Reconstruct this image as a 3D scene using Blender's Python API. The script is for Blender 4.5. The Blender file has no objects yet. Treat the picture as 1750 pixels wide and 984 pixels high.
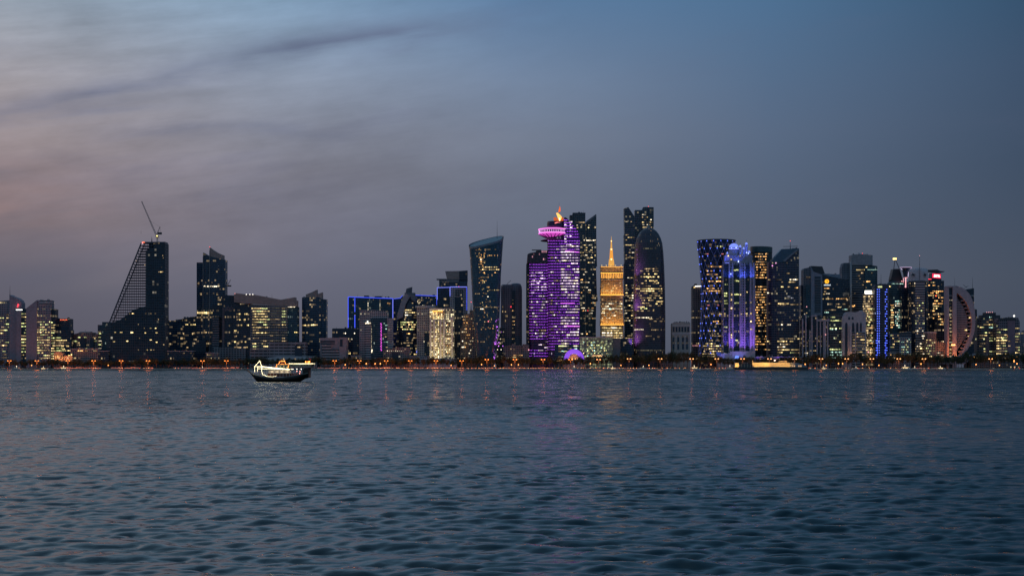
import bpy, math, random
import numpy as np
from mathutils import Vector, Matrix

C = bpy.context.scene
COL = C.collection
R = math.radians
rnd = random.Random(7)

# ------------------------------------------------------------------ camera, sky, sun, exposure
F = 1750 * 45.0 / 36.0          # focal length in photo pixels
CZ = 4.7                        # eye height above the water, metres
HOR = 627.3                     # photo row of the horizon
cam_d = bpy.data.cameras.new('camera'); cam = bpy.data.objects.new('camera', cam_d); COL.objects.link(cam)
cam_d.lens = 45.0; cam_d.sensor_width = 36.0; cam_d.sensor_fit = 'HORIZONTAL'
cam_d.shift_y = (HOR - 492.0) / 1750.0
cam_d.clip_start = 0.5; cam_d.clip_end = 60000
cam.location = (0, 0, CZ); cam.rotation_euler = (R(90), 0, 0)
C.camera = cam
C.view_settings.view_transform = 'Standard'; C.view_settings.look = 'None'
C.view_settings.gamma = 1.0; C.view_settings.exposure = 0.0; C.view_settings.use_curve_mapping = False
C.cycles.use_denoising = True
C.cycles.max_bounces = 6; C.cycles.glossy_bounces = 3; C.cycles.diffuse_bounces = 2
C.cycles.sample_clamp_indirect = 2.5; C.cycles.sample_clamp_direct = 4.0; C.cycles.caustics_reflective = False; C.cycles.caustics_refractive = False

def lin(r, g, b, a=1.0):
    f = lambda c: (c/255/12.92) if c/255 <= 0.04045 else ((c/255+0.055)/1.055)**2.4
    return (f(r), f(g), f(b), a)

SUN_EL, SUN_AZ = R(-3.0), R(-38.0)     # the sun has set beyond the left end of the bay

class NT:
    """small node builder"""
    def __init__(s, tree): s.t = tree; s.n = tree.nodes; s.l = tree.links
    def new(s, typ, **kw):
        n = s.n.new(typ)
        for k, v in kw.items(): setattr(n, k, v)
        return n
    def put(s, sock, v):
        if isinstance(v, bpy.types.NodeSocket): s.l.new(v, sock)
        else: sock.default_value = v
    def m(s, op, *a, clamp=False):
        n = s.new('ShaderNodeMath', operation=op, use_clamp=clamp)
        for i, v in enumerate(a): s.put(n.inputs[i], v)
        return n.outputs[0]
    def mix(s, f, a, b, blend='MIX'):
        n = s.new('ShaderNodeMix', data_type='RGBA', blend_type=blend)
        s.put(n.inputs[0], f); s.put(n.inputs[6], a); s.put(n.inputs[7], b)
        return n.outputs[2]
    def xyz(s, x, y, z):
        n = s.new('ShaderNodeCombineXYZ')
        for i, v in enumerate((x, y, z)): s.put(n.inputs[i], v)
        return n.outputs[0]
    def ramp(s, f, stops, interp='LINEAR'):
        n = s.new('ShaderNodeValToRGB'); cr = n.color_ramp; cr.interpolation = interp
        while len(cr.elements) > 1: cr.elements.remove(cr.elements[-1])
        cr.elements[0].position = stops[0][0]; cr.elements[0].color = stops[0][1]
        for p, c in stops[1:]:
            e = cr.elements.new(p); e.color = c
        s.put(n.inputs[0], f); return n.outputs[0]
    def rng(s, v, a, b, c=0.0, d=1.0, smooth=True):
        n = s.new('ShaderNodeMapRange', interpolation_type='SMOOTHSTEP' if smooth else 'LINEAR')
        for i, q in enumerate((v, a, b, c, d)): s.put(n.inputs[i], q)
        return n.outputs[0]
    def noise(s, vec, scale, detail=3.0, rough=0.5, dim='3D'):
        n = s.new('ShaderNodeTexNoise', noise_dimensions=dim)
        s.put(n.inputs['Vector'], vec); n.inputs['Scale'].default_value = scale
        n.inputs['Detail'].default_value = detail; n.inputs['Roughness'].default_value = rough
        return n.outputs[0]

def make_world():
    w = bpy.data.worlds.new("World"); C.world = w; w.use_nodes = True
    T = NT(w.node_tree); T.n.clear()
    tc = T.new('ShaderNodeTexCoord'); sp = T.new('ShaderNodeSeparateXYZ'); T.l.new(tc.outputs['Generated'], sp.inputs[0])
    x, y, z = sp.outputs
    hyp = T.m('SQRT', T.m('ADD', T.m('MULTIPLY', x, x), T.m('MULTIPLY', y, y)))
    el = T.m('MAXIMUM', T.m('DIVIDE', z, T.m('MAXIMUM', hyp, 0.001)), 0.0)
    az = T.m('ARCTAN2', x, y)
    P = (0.0, 0.03, 0.065, 0.115, 0.15, 0.18, 0.22, 0.287, 0.45, 1.0)
    def col(*st):
        e = [q[0] for q in st]; cols = [[np.interp(p, e, [q[1][k] for q in st]) for k in range(3)] for p in P]
        return T.ramp(T.m('MULTIPLY', el, 1.0, clamp=True), [(p, lin(*c)) for p, c in zip(P, cols)])
    K = [(-0.381, col((0, (88,86,98)), (.065, (98,97,111)), (.115, (130,117,124)), (.147, (147,133,138)), (.174, (160,148,150)), (.229, (163,162,170)), (.287, (143,160,177)), (.45, (128,164,190)), (1, (104,140,170)))),
         (-0.192, col((0, (90,92,106)), (.065, (102,104,122)), (.115, (119,118,133)), (.147, (132,130,142)), (.206, (142,148,164)), (.287, (132,160,187)), (.45, (118,158,188)), (1, (100,136,168)))),
         (0.0, col((0, (86,90,106)), (.065, (97,102,119)), (.124, (105,113,132)), (.17, (118,126,144)), (.215, (119,135,160)), (.287, (95,127,163)), (.45, (94,136,168)), (1, (88,124,156)))),
         (0.2, col((0, (78,84,100)), (.065, (88,95,112)), (.133, (86,100,122)), (.19, (90,108,134)), (.28, (78,112,147)), (.45, (76,120,152)), (1, (70,108,142)))),
         (0.379, col((0, (68,74,90)), (.055, (73,82,98)), (.147, (64,80,102)), (.215, (64,84,110)), (.287, (52,83,112)), (.45, (58,96,126)), (1, (56,88,120))))]
    glow = col((0, (120,96,92)), (.065, (132,108,104)), (.147, (165,142,136)), (.229, (172,160,160)), (.287, (150,158,170)), (.45, (128,152,178)), (1, (95,125,160)))
    back = col((0, (72,98,120)), (.15, (92,122,146)), (.45, (100,136,166)), (1, (95,128,162)))
    c = K[0][1]
    for (a0, _), (a1, c1) in zip(K, K[1:]): c = T.mix(T.rng(az, a0, a1, smooth=False), c, c1)
    c = T.mix(T.rng(az, -0.42, -0.95), c, glow)
    aabs = T.m('ABSOLUTE', az)
    c = T.mix(T.rng(aabs, 1.0, 1.7), c, back)
    # thin drifting cloud: long streaks rising towards the right
    u = T.m('ADD', T.m('MULTIPLY', az, 0.97), T.m('MULTIPLY', el, 0.22))
    v = T.m('SUBTRACT', T.m('MULTIPLY', el, 0.97), T.m('MULTIPLY', az, 0.16))
    n1 = T.noise(T.xyz(T.m('MULTIPLY', u, 4.2), T.m('MULTIPLY', v, 24.0), 3.7), 1.0, 6.0, 0.56)
    n2 = T.noise(T.xyz(T.m('MULTIPLY', u, 2.0), T.m('MULTIPLY', v, 9.0), 9.1), 1.0, 4.0, 0.5)
    leftm = T.rng(az, 0.12, -0.30)
    up = T.rng(el, 0.035, 0.14)
    dark = T.m('MULTIPLY', T.m('MULTIPLY', T.rng(n1, 0.50, 0.74), T.m('ADD', 0.22, T.m('MULTIPLY', leftm, 0.55))), up)
    c = T.mix(T.m('MULTIPLY', dark, 0.55), c, lin(98, 102, 128))
    warm = T.m('MULTIPLY', T.m('MULTIPLY', T.rng(n2, 0.50, 0.72), T.rng(az, -0.12, -0.42)), T.rng(el, 0.30, 0.12))
    c = T.mix(T.m('MULTIPLY', warm, 0.40), c, lin(180, 160, 154))
    pe = T.m('MULTIPLY', T.m('MULTIPLY', T.rng(az, -0.27, -0.40), T.rng(el, 0.08, 0.115)), T.m('MULTIPLY', T.rng(el, 0.160, 0.125), T.rng(n1, 0.36, 0.60)))
    c = T.mix(T.m('MULTIPLY', pe, 0.42), c, lin(166, 132, 124))
    # the long dark streak and the lower ones, frayed into strands
    n3 = T.noise(T.xyz(T.m('MULTIPLY', u, 9.0), T.m('MULTIPLY', v, 85.0), 1.3), 1.0, 6.0, 0.62)
    n4 = T.noise(T.xyz(T.m('MULTIPLY', u, 5.0), T.m('MULTIPLY', v, 11.0), 6.1), 1.0, 4.0, 0.55)
    wob = T.m('MULTIPLY', T.m('SUBTRACT', n2, 0.5), 0.060)
    wob2 = T.m('ADD', T.m('MULTIPLY', T.m('SUBTRACT', n1, 0.5), 0.036), T.m('MULTIPLY', T.m('SUBTRACT', n3, 0.5), 0.012))
    for (e0, sl, wd, a0, a1, k) in ((0.281, 0.28, 0.0095, -0.46, 0.04, 0.80), (0.246, 0.20, 0.006, -0.42, -0.16, 0.38), (0.182, 0.02, 0.006, -0.36, -0.05, 0.42), (0.238, 0.03, 0.007, -0.50, -0.30, 0.35), (0.150, 0.03, 0.008, -0.5, -0.27, 0.38)):
        line = T.m('ADD', e0, T.m('MULTIPLY', T.m('ADD', az, 0.034), sl))
        line = T.m('SUBTRACT', line, T.m('MULTIPLY', T.m('POWER', T.m('MAXIMUM', T.m('ADD', az, 0.16), 0.0), 2.0), 0.8))
        d = T.m('ABSOLUTE', T.m('ADD', T.m('SUBTRACT', el, line), T.m('ADD', wob, wob2)))
        g = T.m('EXPONENT', T.m('MULTIPLY', T.m('POWER', T.m('DIVIDE', d, wd), 1.6), -1.0))
        ext = T.m('MULTIPLY', T.rng(az, a0, a0 + 0.12), T.rng(az, a1, a1 - 0.14))
        g = T.m('MULTIPLY', T.m('MULTIPLY', g, ext), T.m('MULTIPLY', T.m('MULTIPLY', T.rng(n4, 0.30, 0.62, 0.35, 1.0), T.rng(n3, 0.3, 0.65, 0.55, 1.0)), k))
        c = T.mix(g, c, lin(90, 99, 126))
    fine = T.m('MULTIPLY', T.m('SUBTRACT', n3, 0.5), T.m('MULTIPLY', T.rng(az, 0.1, -0.3), T.rng(el, 0.05, 0.16)))
    n6 = T.noise(T.xyz(T.m('MULTIPLY', u, 7.0), T.m('MULTIPLY', v, 17.0), 4.4), 1.0, 5.0, 0.6)
    broad = T.m('MULTIPLY', T.m('SUBTRACT', n6, 0.5), T.m('MULTIPLY', T.rng(az, 0.22, -0.30), T.rng(el, 0.05, 0.13)))
    k5 = T.m('ADD', 1.0, T.m('ADD', T.m('MULTIPLY', fine, 0.45), T.m('MULTIPLY', broad, 0.95))); c = T.mix(1.0, c, T.xyz(k5, k5, k5), 'MULTIPLY')
    bg = T.new('ShaderNodeBackground'); T.l.new(c, bg.inputs[0]); bg.inputs[1].default_value = 0.97
    sky = T.new('ShaderNodeTexSky', sky_type='NISHITA'); sky.sun_disc = False
    sky.sun_elevation = SUN_EL; sky.sun_rotation = SUN_AZ; sky.dust_density = 2.0
    b2 = T.new('ShaderNodeBackground'); T.l.new(sky.outputs[0], b2.inputs[0]); b2.inputs[1].default_value = 0.02
    ad = T.new('ShaderNodeAddShader'); T.l.new(bg.outputs[0], ad.inputs[0]); T.l.new(b2.outputs[0], ad.inputs[1])
    out = T.new('ShaderNodeOutputWorld'); T.l.new(ad.outputs[0], out.inputs[0])
make_world()

sl = bpy.data.lights.new('sun_afterglow', 'SUN'); sl.energy = 0.03; sl.angle = R(30); sl.color = (1.0, 0.62, 0.5)
so = bpy.data.objects.new('sun_afterglow', sl); COL.objects.link(so)
so.rotation_euler = Vector((0.78, -0.6, -0.12)).to_track_quat('-Z', 'Y').to_euler()

# ------------------------------------------------------------------ mapping and mesh helpers
def X(px, Y): return (px - 875.0) * Y / F
def Z(py, Y): return CZ + (HOR - py) * Y / F
GZ = 2.0                         # ground level on the far shore

def mesh(name, verts, faces, uvs=None, smooth=False):
    me = bpy.data.meshes.new(name); me.from_pydata(verts, [], faces)
    if uvs:
        ul = me.uv_layers.new(name='UVMap'); i = 0
        flat = []
        for f in uvs:
            for q in f: flat += [q[0], q[1]]
        ul.data.foreach_set('uv', flat)
    if smooth: me.polygons.foreach_set('use_smooth', [True]*len(me.polygons))
    me.update(); return me
def obj(name, me, mat=None, parent=None, loc=None):
    o = bpy.data.objects.new(name, me); COL.objects.link(o)
    if mat is not None and me is not None and len(me.materials) == 0: me.materials.append(mat)
    if parent: o.parent = parent
    if loc: o.location = loc
    return o
def tag(o, label=None, cat=None, group=None, kind=None):
    if label: o['label'] = label
    if cat: o['category'] = cat
    if group: o['group'] = group
    if kind: o['kind'] = kind
    return o

class MB:
    """collects faces for one mesh"""
    def __init__(s): s.v = []; s.f = []; s.uv = []
    def face(s, pts, uv=None):
        b = len(s.v); s.v += [tuple(p) for p in pts]; s.f.append(tuple(range(b, b+len(pts))))
        s.uv.append(uv or [(0, 0)]*len(pts))
    def box(s, x0, x1, y0, y1, z0, z1):
        a = [(x0,y0,z0),(x1,y0,z0),(x1,y1,z0),(x0,y1,z0),(x0,y0,z1),(x1,y0,z1),(x1,y1,z1),(x0,y1,z1)]
        for q, w, h in (((0,1,5,4), x1-x0, z1-z0), ((1,2,6,5), y1-y0, z1-z0), ((2,3,7,6), x1-x0, z1-z0), ((3,0,4,7), y1-y0, z1-z0), ((4,5,6,7), x1-x0, y1-y0), ((3,2,1,0), x1-x0, y1-y0)):
            s.face([a[i] for i in q], [(0, 0), (w, 0), (w, h), (0, h)])
    def bar(s, p, q, r, n=4, r2=None):
        p = Vector(p); q = Vector(q); d = (q - p)
        if d.length < 1e-6: return
        d.normalize(); a = d.cross(Vector((0, 0, 1)) if abs(d.z) < 0.9 else Vector((0, 1, 0))).normalized(); b = d.cross(a)
        r2 = r if r2 is None else r2
        A = []; B = []
        for i in range(n):
            t = 2*math.pi*(i+0.5)/n; o = a*math.cos(t) + b*math.sin(t)
            A.append(p + o*r); B.append(q + o*r2)
        for i in range(n):
            j = (i+1) % n; s.face([A[i], A[j], B[j], B[i]])
        s.face(A[::-1]); s.face(B)
    def ball(s, c, r, n=6, rz=None):
        rz = rz or r; c = Vector(c)
        for i in range(n//2):
            a0 = math.pi*i/(n//2) - math.pi/2; a1 = math.pi*(i+1)/(n//2) - math.pi/2
            for j in range(n):
                b0 = 2*math.pi*j/n; b1 = 2*math.pi*(j+1)/n
                P = lambda a, b: c + Vector((r*math.cos(a)*math.cos(b), r*math.cos(a)*math.sin(b), rz*math.sin(a)))
                s.face([P(a0,b0), P(a0,b1), P(a1,b1), P(a1,b0)])
    def build(s, name, mat, parent=None, smooth=False):
        return obj(name, mesh(name, s.v, s.f, s.uv, smooth), mat, parent)

# ------------------------------------------------------------------ materials
MATS = {}
def plain(name, col, rough=0.6, metal=0.0, var=0.12, scale=0.25):
    if name in MATS: return MATS[name]
    m = bpy.data.materials.new(name); m.use_nodes = True; T = NT(m.node_tree)
    b = T.n['Principled BSDF']; tc = T.new('ShaderNodeTexCoord')
    n = T.noise(tc.outputs['Object'], scale, 4.0)
    k = T.rng(n, 0.3, 0.7, 1.0 - var, 1.0 + var)
    c = T.mix(1.0, (*col, 1), T.xyz(k, k, k), 'MULTIPLY')
    T.l.new(c, b.inputs['Base Color']); b.inputs['Roughness'].default_value = rough; b.inputs['Metallic'].default_value = metal
    MATS[name] = m; return m

def glow(name, col, strength, var=0.0, cell=0.0, sample=True, base=(0.02, 0.02, 0.02)):
    """a surface that gives off light; var = brightness spread between objects, cell = size in metres of the bright and dim patches behind the glass"""
    if name in MATS: return MATS[name]
    m = bpy.data.materials.new(name); m.use_nodes = True; T = NT(m.node_tree)
    b = T.n['Principled BSDF']; b.inputs['Base Color'].default_value = (*base, 1); b.inputs['Roughness'].default_value = 0.4
    b.inputs['Emission Color'].default_value = (*col, 1)
    s = strength
    if var:
        oi = T.new('ShaderNodeObjectInfo')
        s = T.m('MULTIPLY', strength, T.rng(oi.outputs['Random'], 0, 1, 1 - var, 1 + var, smooth=False))
    if cell:
        tc = T.new('ShaderNodeTexCoord'); sp = T.new('ShaderNodeSeparateXYZ'); T.l.new(tc.outputs['Object'], sp.inputs[0])
        wn = T.new('ShaderNodeTexWhiteNoise', noise_dimensions='2D')
        T.l.new(T.xyz(T.m('FLOOR', T.m('DIVIDE', sp.outputs[0], cell)), T.m('FLOOR', T.m('DIVIDE', sp.outputs[2], 3.9)), 0.0), wn.inputs['Vector'])
        mu = T.m('MULTIPLY', T.m('GREATER_THAN', T.m('FRACT', T.m('DIVIDE', sp.outputs[0], cell)), .22), T.m('POWER', wn.outputs['Value'], 1.4))
        s = T.m('MULTIPLY', s, T.rng(mu, 0.0, 1.0, 0.12, 2.2, smooth=False))
    T.put(b.inputs['Emission Strength'], s)
    if sample != 'light': m.cycles.emission_sampling = 'NONE'
    MATS[name] = m; return m

def facade(name, glass, wall, fh=4.0, ww=3.0, band=0.3, mull=0.1, lit=0.0, litc=(1, .8, .4), lits=0.6, run=5.0, rough=0.15, wrough=0.7, tall=0.0):
    """wall with rows of windows laid out in metres on the surface (UV); some of the rooms behind are lit"""
    if name in MATS: return MATS[name]
    m = bpy.data.materials.new(name); m.use_nodes = True; T = NT(m.node_tree)
    b = T.n['Principled BSDF']; uv = T.new('ShaderNodeUVMap'); sp = T.new('ShaderNodeSeparateXYZ'); T.l.new(uv.outputs[0], sp.inputs[0])
    u = T.m('DIVIDE', sp.outputs[0], ww); v = T.m('DIVIDE', sp.outputs[1], fh)
    fu = T.m('FRACT', u); fv = T.m('FRACT', v); iu = T.m('FLOOR', u); iv = T.m('FLOOR', v)
    g = T.m('MULTIPLY', T.m('GREATER_THAN', fu, mull), T.m('GREATER_THAN', fv, band))
    w1 = T.new('ShaderNodeTexWhiteNoise', noise_dimensions='2D'); T.l.new(T.xyz(iu, iv, 0.0), w1.inputs['Vector'])
    w2 = T.new('ShaderNodeTexWhiteNoise', noise_dimensions='2D')
    T.l.new(T.xyz(T.m('ADD', T.m('FLOOR', T.m('DIVIDE', u, run)), 71.0), iv, 0.0), w2.inputs['Vector'])
    r1 = w1.outputs['Value']; r2 = w2.outputs['Value']
    tc = T.new('ShaderNodeTexCoord'); nz = T.noise(tc.outputs['Object'], 0.03, 4.0)
    kv = T.rng(nz, 0.3, 0.7, 0.8, 1.2)
    gl = T.mix(r1, (glass[0]*0.6, glass[1]*0.6, glass[2]*0.6, 1), (glass[0]*1.5, glass[1]*1.5, glass[2]*1.5, 1))
    wl = T.mix(1.0, (*wall, 1), T.xyz(kv, kv, kv), 'MULTIPLY')
    T.l.new(T.mix(g, wl, gl), b.inputs['Base Color'])
    T.l.new(T.m('ADD', T.m('MULTIPLY', g, rough - wrough), wrough), b.inputs['Roughness'])
    if lit > 0:
        score = T.m('ADD', T.m('MULTIPLY', r1, 0.45), T.m('MULTIPLY', r2, 0.55)); lit = lit*1.9
        on = T.m('MULTIPLY', T.m('LESS_THAN', score, lit), g)
        s = T.m('MULTIPLY', on, T.m('MULTIPLY', lits*2.4, T.m('ADD', .08, T.m('POWER', T.m('FRACT', T.m('MULTIPLY', r1, 37.0)), 2.5))))
        b.inputs['Emission Color'].default_value = (*litc, 1); T.l.new(s, b.inputs['Emission Strength'])
        m.cycles.emission_sampling = 'NONE'
    MATS[name] = m; return m

WY = glow('office_light_yellow', (1, .72, .30), 1.3, 0.6, 3.1, False)
WW = glow('office_light_white', (1, .84, .58), 1.4, 0.6, 3.1, False)
WO = glow('room_light_amber', (1, .50, .16), 1.3, 0.6, 3.1, False)
WC = glow('office_light_cool', (.62, 1, .82), 1.0, 0.6, 3.1, False)
WG = glow('office_light_olive', (.86, .90, .36), 1.0, 0.6, 3.1, False)
WD = glow('office_light_dim', (1, .68, .34), 0.34, 0.7, 3.1, False)
WP = glow('violet_glow_pane', (.62, .16, 1), 1.3, 0.7, 1.5, False)  # violet glow by the leaning tower, put in as bright panes
SW = glow('lamp_white', (1, .96, .85), 3.2)
SY = glow('lamp_yellow', (1, .72, .25), 3.0)
SR = glow('lamp_red', (1, .04, .06), 3.0)
SB = glow('strip_blue', (.06, .10, 1), 1.3)
SBL = glow('strip_pale_blue', (.22, .26, 1), 1.3)
SBD = glow('lamp_blue', (.10, .17, 1), 2.6)
SV = glow('strip_violet', (.42, .06, 1), 1.6)
SM = glow('strip_magenta', (.95, .20, .95), 2.0)
SG = glow('strip_gold', (1, .46, .07), 2.2)
SPK = glow('strip_pink', (1, .42, .45), 1.6)
CON = plain('pale_concrete', (.48, .43, .44), 0.8)
COND = plain('brown_stone', (.34, .25, .22), 0.8)
CONW = plain('white_stone', (.62, .57, .57), 0.8)
DARK = plain('dark_metal', (.04, .045, .055), 0.5)
STEEL = plain('grey_steel', (.20, .20, .21), 0.5)
NAVY = plain('navy_panel', (.02, .035, .06), 0.3)
ROOF = plain('roof_gravel', (.14, .13, .13), 0.9)

# ------------------------------------------------------------------ building kit
ALLB = {}
BL = []                          # (x0, x1, short name) for telling trees and lamps where they stand
class Bld:
    def __init__(s, kind, Y, pxc, label, cat='building', near=None, group=None):
        s.Y = Y; s.x = X(pxc, Y)
        s.root = bpy.data.objects.new(kind, None); COL.objects.link(s.root); s.root.location = (s.x, Y, GZ)
        s.root.empty_display_size = 5
        tag(s.root, label, cat, group); s.win = []; s.surf = lambda px, py: 0.0
        if near: ALLB[near] = s
        if near: BL.append((pxc, near))
    def P(s, px, py, dy=0.0):        # photo position at the depth of this building's front -> local point
        y = s.Y + dy
        z = GZ if py is None else Z(py, y)
        return (X(px, y) - s.x, dy, z - GZ)
    def plan(s, part, chain, D, mat, ybot=None, own=True, parent=None):
        """walls stand on a front line of corner points (px, dy, top row); closed D metres behind"""
        D = D if D < 15 else 15 + (D-15)*.2
        m = MB(); n = len(chain); mdy = max(c[1] for c in chain); u = 0.0; segs = []
        T = [s.P(c[0], c[2], c[1]) for c in chain]
        zb = 0.0 if ybot is None else s.P(chain[0][0], ybot, chain[0][1])[2]
        for i in range(n-1):
            a, b = T[i], T[i+1]; L = math.hypot(b[0]-a[0], b[1]-a[1])
            m.face([(a[0],a[1],zb),(b[0],b[1],zb),b,a], [(u,zb),(u+L,zb),(u+L,b[2]),(u,a[2])]); u += L
        Bk = [(t[0], mdy + D, t[2]) for t in T]
        for i in range(n-1): m.face([T[i], T[i+1], Bk[i+1], Bk[i]], [(0, .1)]*4)
        a, b = T[-1], Bk[-1]; m.face([(a[0],a[1],zb),(b[0],b[1],zb),b,a], [(0,zb),(b[1]-a[1],zb),(b[1]-a[1],b[2]),(0,a[2])])
        a, b = Bk[0], T[0]; m.face([(a[0],a[1],zb),(b[0],b[1],zb),b,a], [(0,zb),(a[1]-b[1],zb),(a[1]-b[1],b[2]),(0,a[2])])
        for i in range(n-1):
            a, b = Bk[i+1], Bk[i]; L = abs(a[0]-b[0]); m.face([(a[0],a[1],zb),(b[0],b[1],zb),b,a], [(0,zb),(L,zb),(L,b[2]),(0,a[2])])
        if ybot is not None: m.face([(t[0],t[1],zb) for t in T] + [(t[0],t[1],zb) for t in Bk[::-1]])
        o = m.build(part, mat, parent or s.root)
        if own:
            ch = [(c[0], c[1]) for c in chain]
            def f(px, py, ch=ch):
                for (a, da), (b, db) in zip(ch, ch[1:]):
                    if a <= px <= b: return da + (db-da)*(px-a)/max(b-a, 1e-6)
                return ch[0][1] if px < ch[0][0] else ch[-1][1]
            s.surf = f
        return o
    def box(s, part, x0, x1, y0, y1, D, mat, dy=0.0, own=False, parent=None):
        return s.plan(part, [(x0, dy, y0), (x1, dy, y0)], D, mat, y1, own, parent)
    def prism(s, part, pts, dy, D, mat, parent=None):
        """an outline in photo rows and columns at depth dy, D metres thick"""
        D = D if D < 15 else 15 + (D-15)*.2
        A = [s.P(x, y, dy) for x, y in pts]; ar = sum(A[i][0]*A[(i+1)%len(A)][2]-A[(i+1)%len(A)][0]*A[i][2] for i in range(len(A)))
        if ar < 0: A = A[::-1]
        B = [(a[0], dy + D, a[2]) for a in A]; m = MB()
        m.face(A, [(a[0], a[2]) for a in A]); m.face(B[::-1], [(a[0], a[2]) for a in B[::-1]])
        for i in range(len(A)):
            j = (i+1) % len(A); m.face([A[j], A[i], B[i], B[j]], [(0, A[j][2]), (0, A[i][2]), (D, B[i][2]), (D, B[j][2])])
        return m.build(part, mat, parent or s.root)
    def loft(s, part, lv, mat, n=40, ex=2.0, own=True, tilt=0.0, fdrop=0.0, shear=0.0, depth=1.0, parent=None, cap=True, dcy=None):
        """rings (row, centre px, half width px); depth = ratio of depth to width; tilt = rows the right edge of the top ring rises"""
        rings = []; cy = dcy if dcy is not None else max(l[2] for l in lv) * s.Y / F * depth
        for k, (py, pc, hw) in enumerate(lv):
            r = []
            for i in range(n):
                a = 2*math.pi*i/n; ca, sa = math.cos(a), math.sin(a)
                cx = math.copysign(abs(ca)**(2/ex), ca); sy = math.copysign(abs(sa)**(2/ex), sa)
                p = s.P(pc, py, cy) if py is not None else s.P(pc, None, cy)
                hwm = hw * (s.Y + cy) / F
                z = p[2] + ((tilt * cx + fdrop * sy) * (s.Y/F) if k == 0 or (fdrop and k == 1 and len(lv) == 2) else 0)
                r.append((p[0] + hwm*cx, cy + hwm*depth*sy, z))
            rings.append(r)
        m = MB(); per = 2*math.pi*max(l[2] for l in lv)*s.Y/F
        for k in range(len(rings)-1):
            a, b = rings[k], rings[k+1]
            for i in range(n):
                j = (i+1) % n; u0 = per*i/n; u1 = per*(i+1)/n
                s0 = shear*a[i][2]; s1 = shear*b[i][2]
                m.face([b[i], b[j], a[j], a[i]], [(u0+s1, b[i][2]), (u1+s1, b[j][2]), (u1+s0, a[j][2]), (u0+s0, a[i][2])])
        if cap: m.face(rings[0][::-1] if False else rings[0], [(0, .1)]*n)
        o = m.build(part, mat, parent or s.root)
        if own:
            zz = [(l[0] if l[0] is not None else 632.0, l[1], l[2]) for l in lv]
            def f(px, py):
                for (y0, c0, h0), (y1, c1, h1) in zip(zz, zz[1:]):
                    if y0 <= py <= y1:
                        t = (py-y0)/max(y1-y0, 1e-6); c = c0+(c1-c0)*t; h = h0+(h1-h0)*t; break
                else: _, c, h = zz[-1] if py > zz[-1][0] else zz[0]
                # widen for the centre standing cy behind the front
                # where the line of sight through this column meets the curved wall
                yc = s.Y + cy; xc = X(c, yc); Rr = h*yc/F; lo, hi = yc - Rr*depth, yc
                def g(y): return abs((X(px, y)-xc)/Rr)**ex + abs((y-yc)/(Rr*depth))**ex - 1
                if g(hi) > -.02: return cy - .15*Rr*depth
                for _ in range(22):
                    mid = (lo+hi)/2
                    if g(mid) > 0: lo = mid
                    else: hi = mid
                return hi - s.Y
            s.surf = f
        return o
    def quad(s, xa, xb, ya, yb, proud=0.3):
        """a thin pane lying on the facade"""
        V = []
        for (x, y) in ((xa, yb), (xb, yb), (xb, ya), (xa, ya)): V.append(s.P(x, y, s.surf(x, y) - proud))
        V += [(p[0], p[1] + proud + 0.25, p[2]) for p in V]
        return V
    def w(s, xa, xb, ya, yb, mat, proud=0.3):
        s.win.append(((xb-xa)*(yb-ya), s.quad(xa, xb, ya, yb, proud), mat))
    def lit(s, x0, x1, y0, y1, pitch, prob, wr, mats, h=0.5, gap=0.8, seed=None, rowp=None):
        """rows of lit windows between two rows of the photo; prob = share lit, wr = run lengths in px"""
        rr = random.Random(seed if seed is not None else int(x0*7 + y0*13))
        if not isinstance(mats, (list, tuple)): mats = [mats]
        y = y0
        while y < y1:
            q = prob
            if rowp is not None: q = prob if rr.random() < rowp else prob*0.12
            x = x0 + rr.random()*1.0
            while x < x1 - wr[0]*0.8:
                L = min(rr.uniform(*wr), x1 - x)
                if rr.random() < min(1, q*1.15): s.w(x, x + L, y + pitch*h*.12, y + pitch*h*.88, rr.choice(mats))
                x += L + gap
            y += pitch
    def line(s, pts, r, mat, name='light_strip', proud=0.6):
        m = MB(); Q = []
        for p in pts:
            dy = p[2] if len(p) > 2 else s.surf(p[0], p[1]) - proud
            Q.append(s.P(p[0], p[1], dy))
        for a, b in zip(Q, Q[1:]): m.bar(a, b, r)
        return m.build(name, mat, s.root)
    def mast(s, px, y0, y1, r=0.35, name='mast', mat=None, dy=10, tip=0.1):
        m = MB(); m.bar(s.P(px, y1, dy), s.P(px, y0, dy), r, 6, tip); return m.build(name, mat or DARK, s.root)
    def dot(s, px, py, r, mat, name='lamp', dy=None, proud=0.8):
        m = MB(); m.ball(s.P(px, py, s.surf(px, py) - proud if dy is None else dy), r); return m.build(name, mat, s.root)
    def flood(s, px, py, dy, w, power, col, aim=(0, 0.35, 1), length=1.0, spread=140):
        l = bpy.data.lights.new('floodlight', 'AREA'); l.shape = 'RECTANGLE'; l.size = w; l.size_y = length; l.energy = power; l.color = col; l.spread = R(spread)
        o = bpy.data.objects.new('floodlight', l); COL.objects.link(o); o.parent = s.root
        o.location = s.P(px, py, dy); o.rotation_euler = Vector(aim).to_track_quat('-Z', 'Y').to_euler()
    def done(s, cap=100):
        s.win.sort(key=lambda q: -q[0]); F6 = [(0,1,2,3),(4,7,6,5),(0,4,5,1),(1,5,6,2),(2,6,7,3),(3,7,4,0)]
        for a, V, mat in s.win[:cap]:
            obj('lit_window', mesh('lit_window', V, F6), mat, s.root)
        rest = s.win[cap:]
        if rest:
            v = []; f = []; mm = []; idx = []
            for a, V, mat in rest:
                if mat not in mm: mm.append(mat)
                b = len(v); v += V; f += [tuple(i+b for i in q) for q in F6]; idx += [mm.index(mat)]*6
            me = mesh('lit_windows', v, f)
            for q in mm: me.materials.append(q)
            me.polygons.foreach_set('material_index', idx)
            o = obj('lit_windows', me, None, s.root); o['kind'] = 'stuff'
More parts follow.
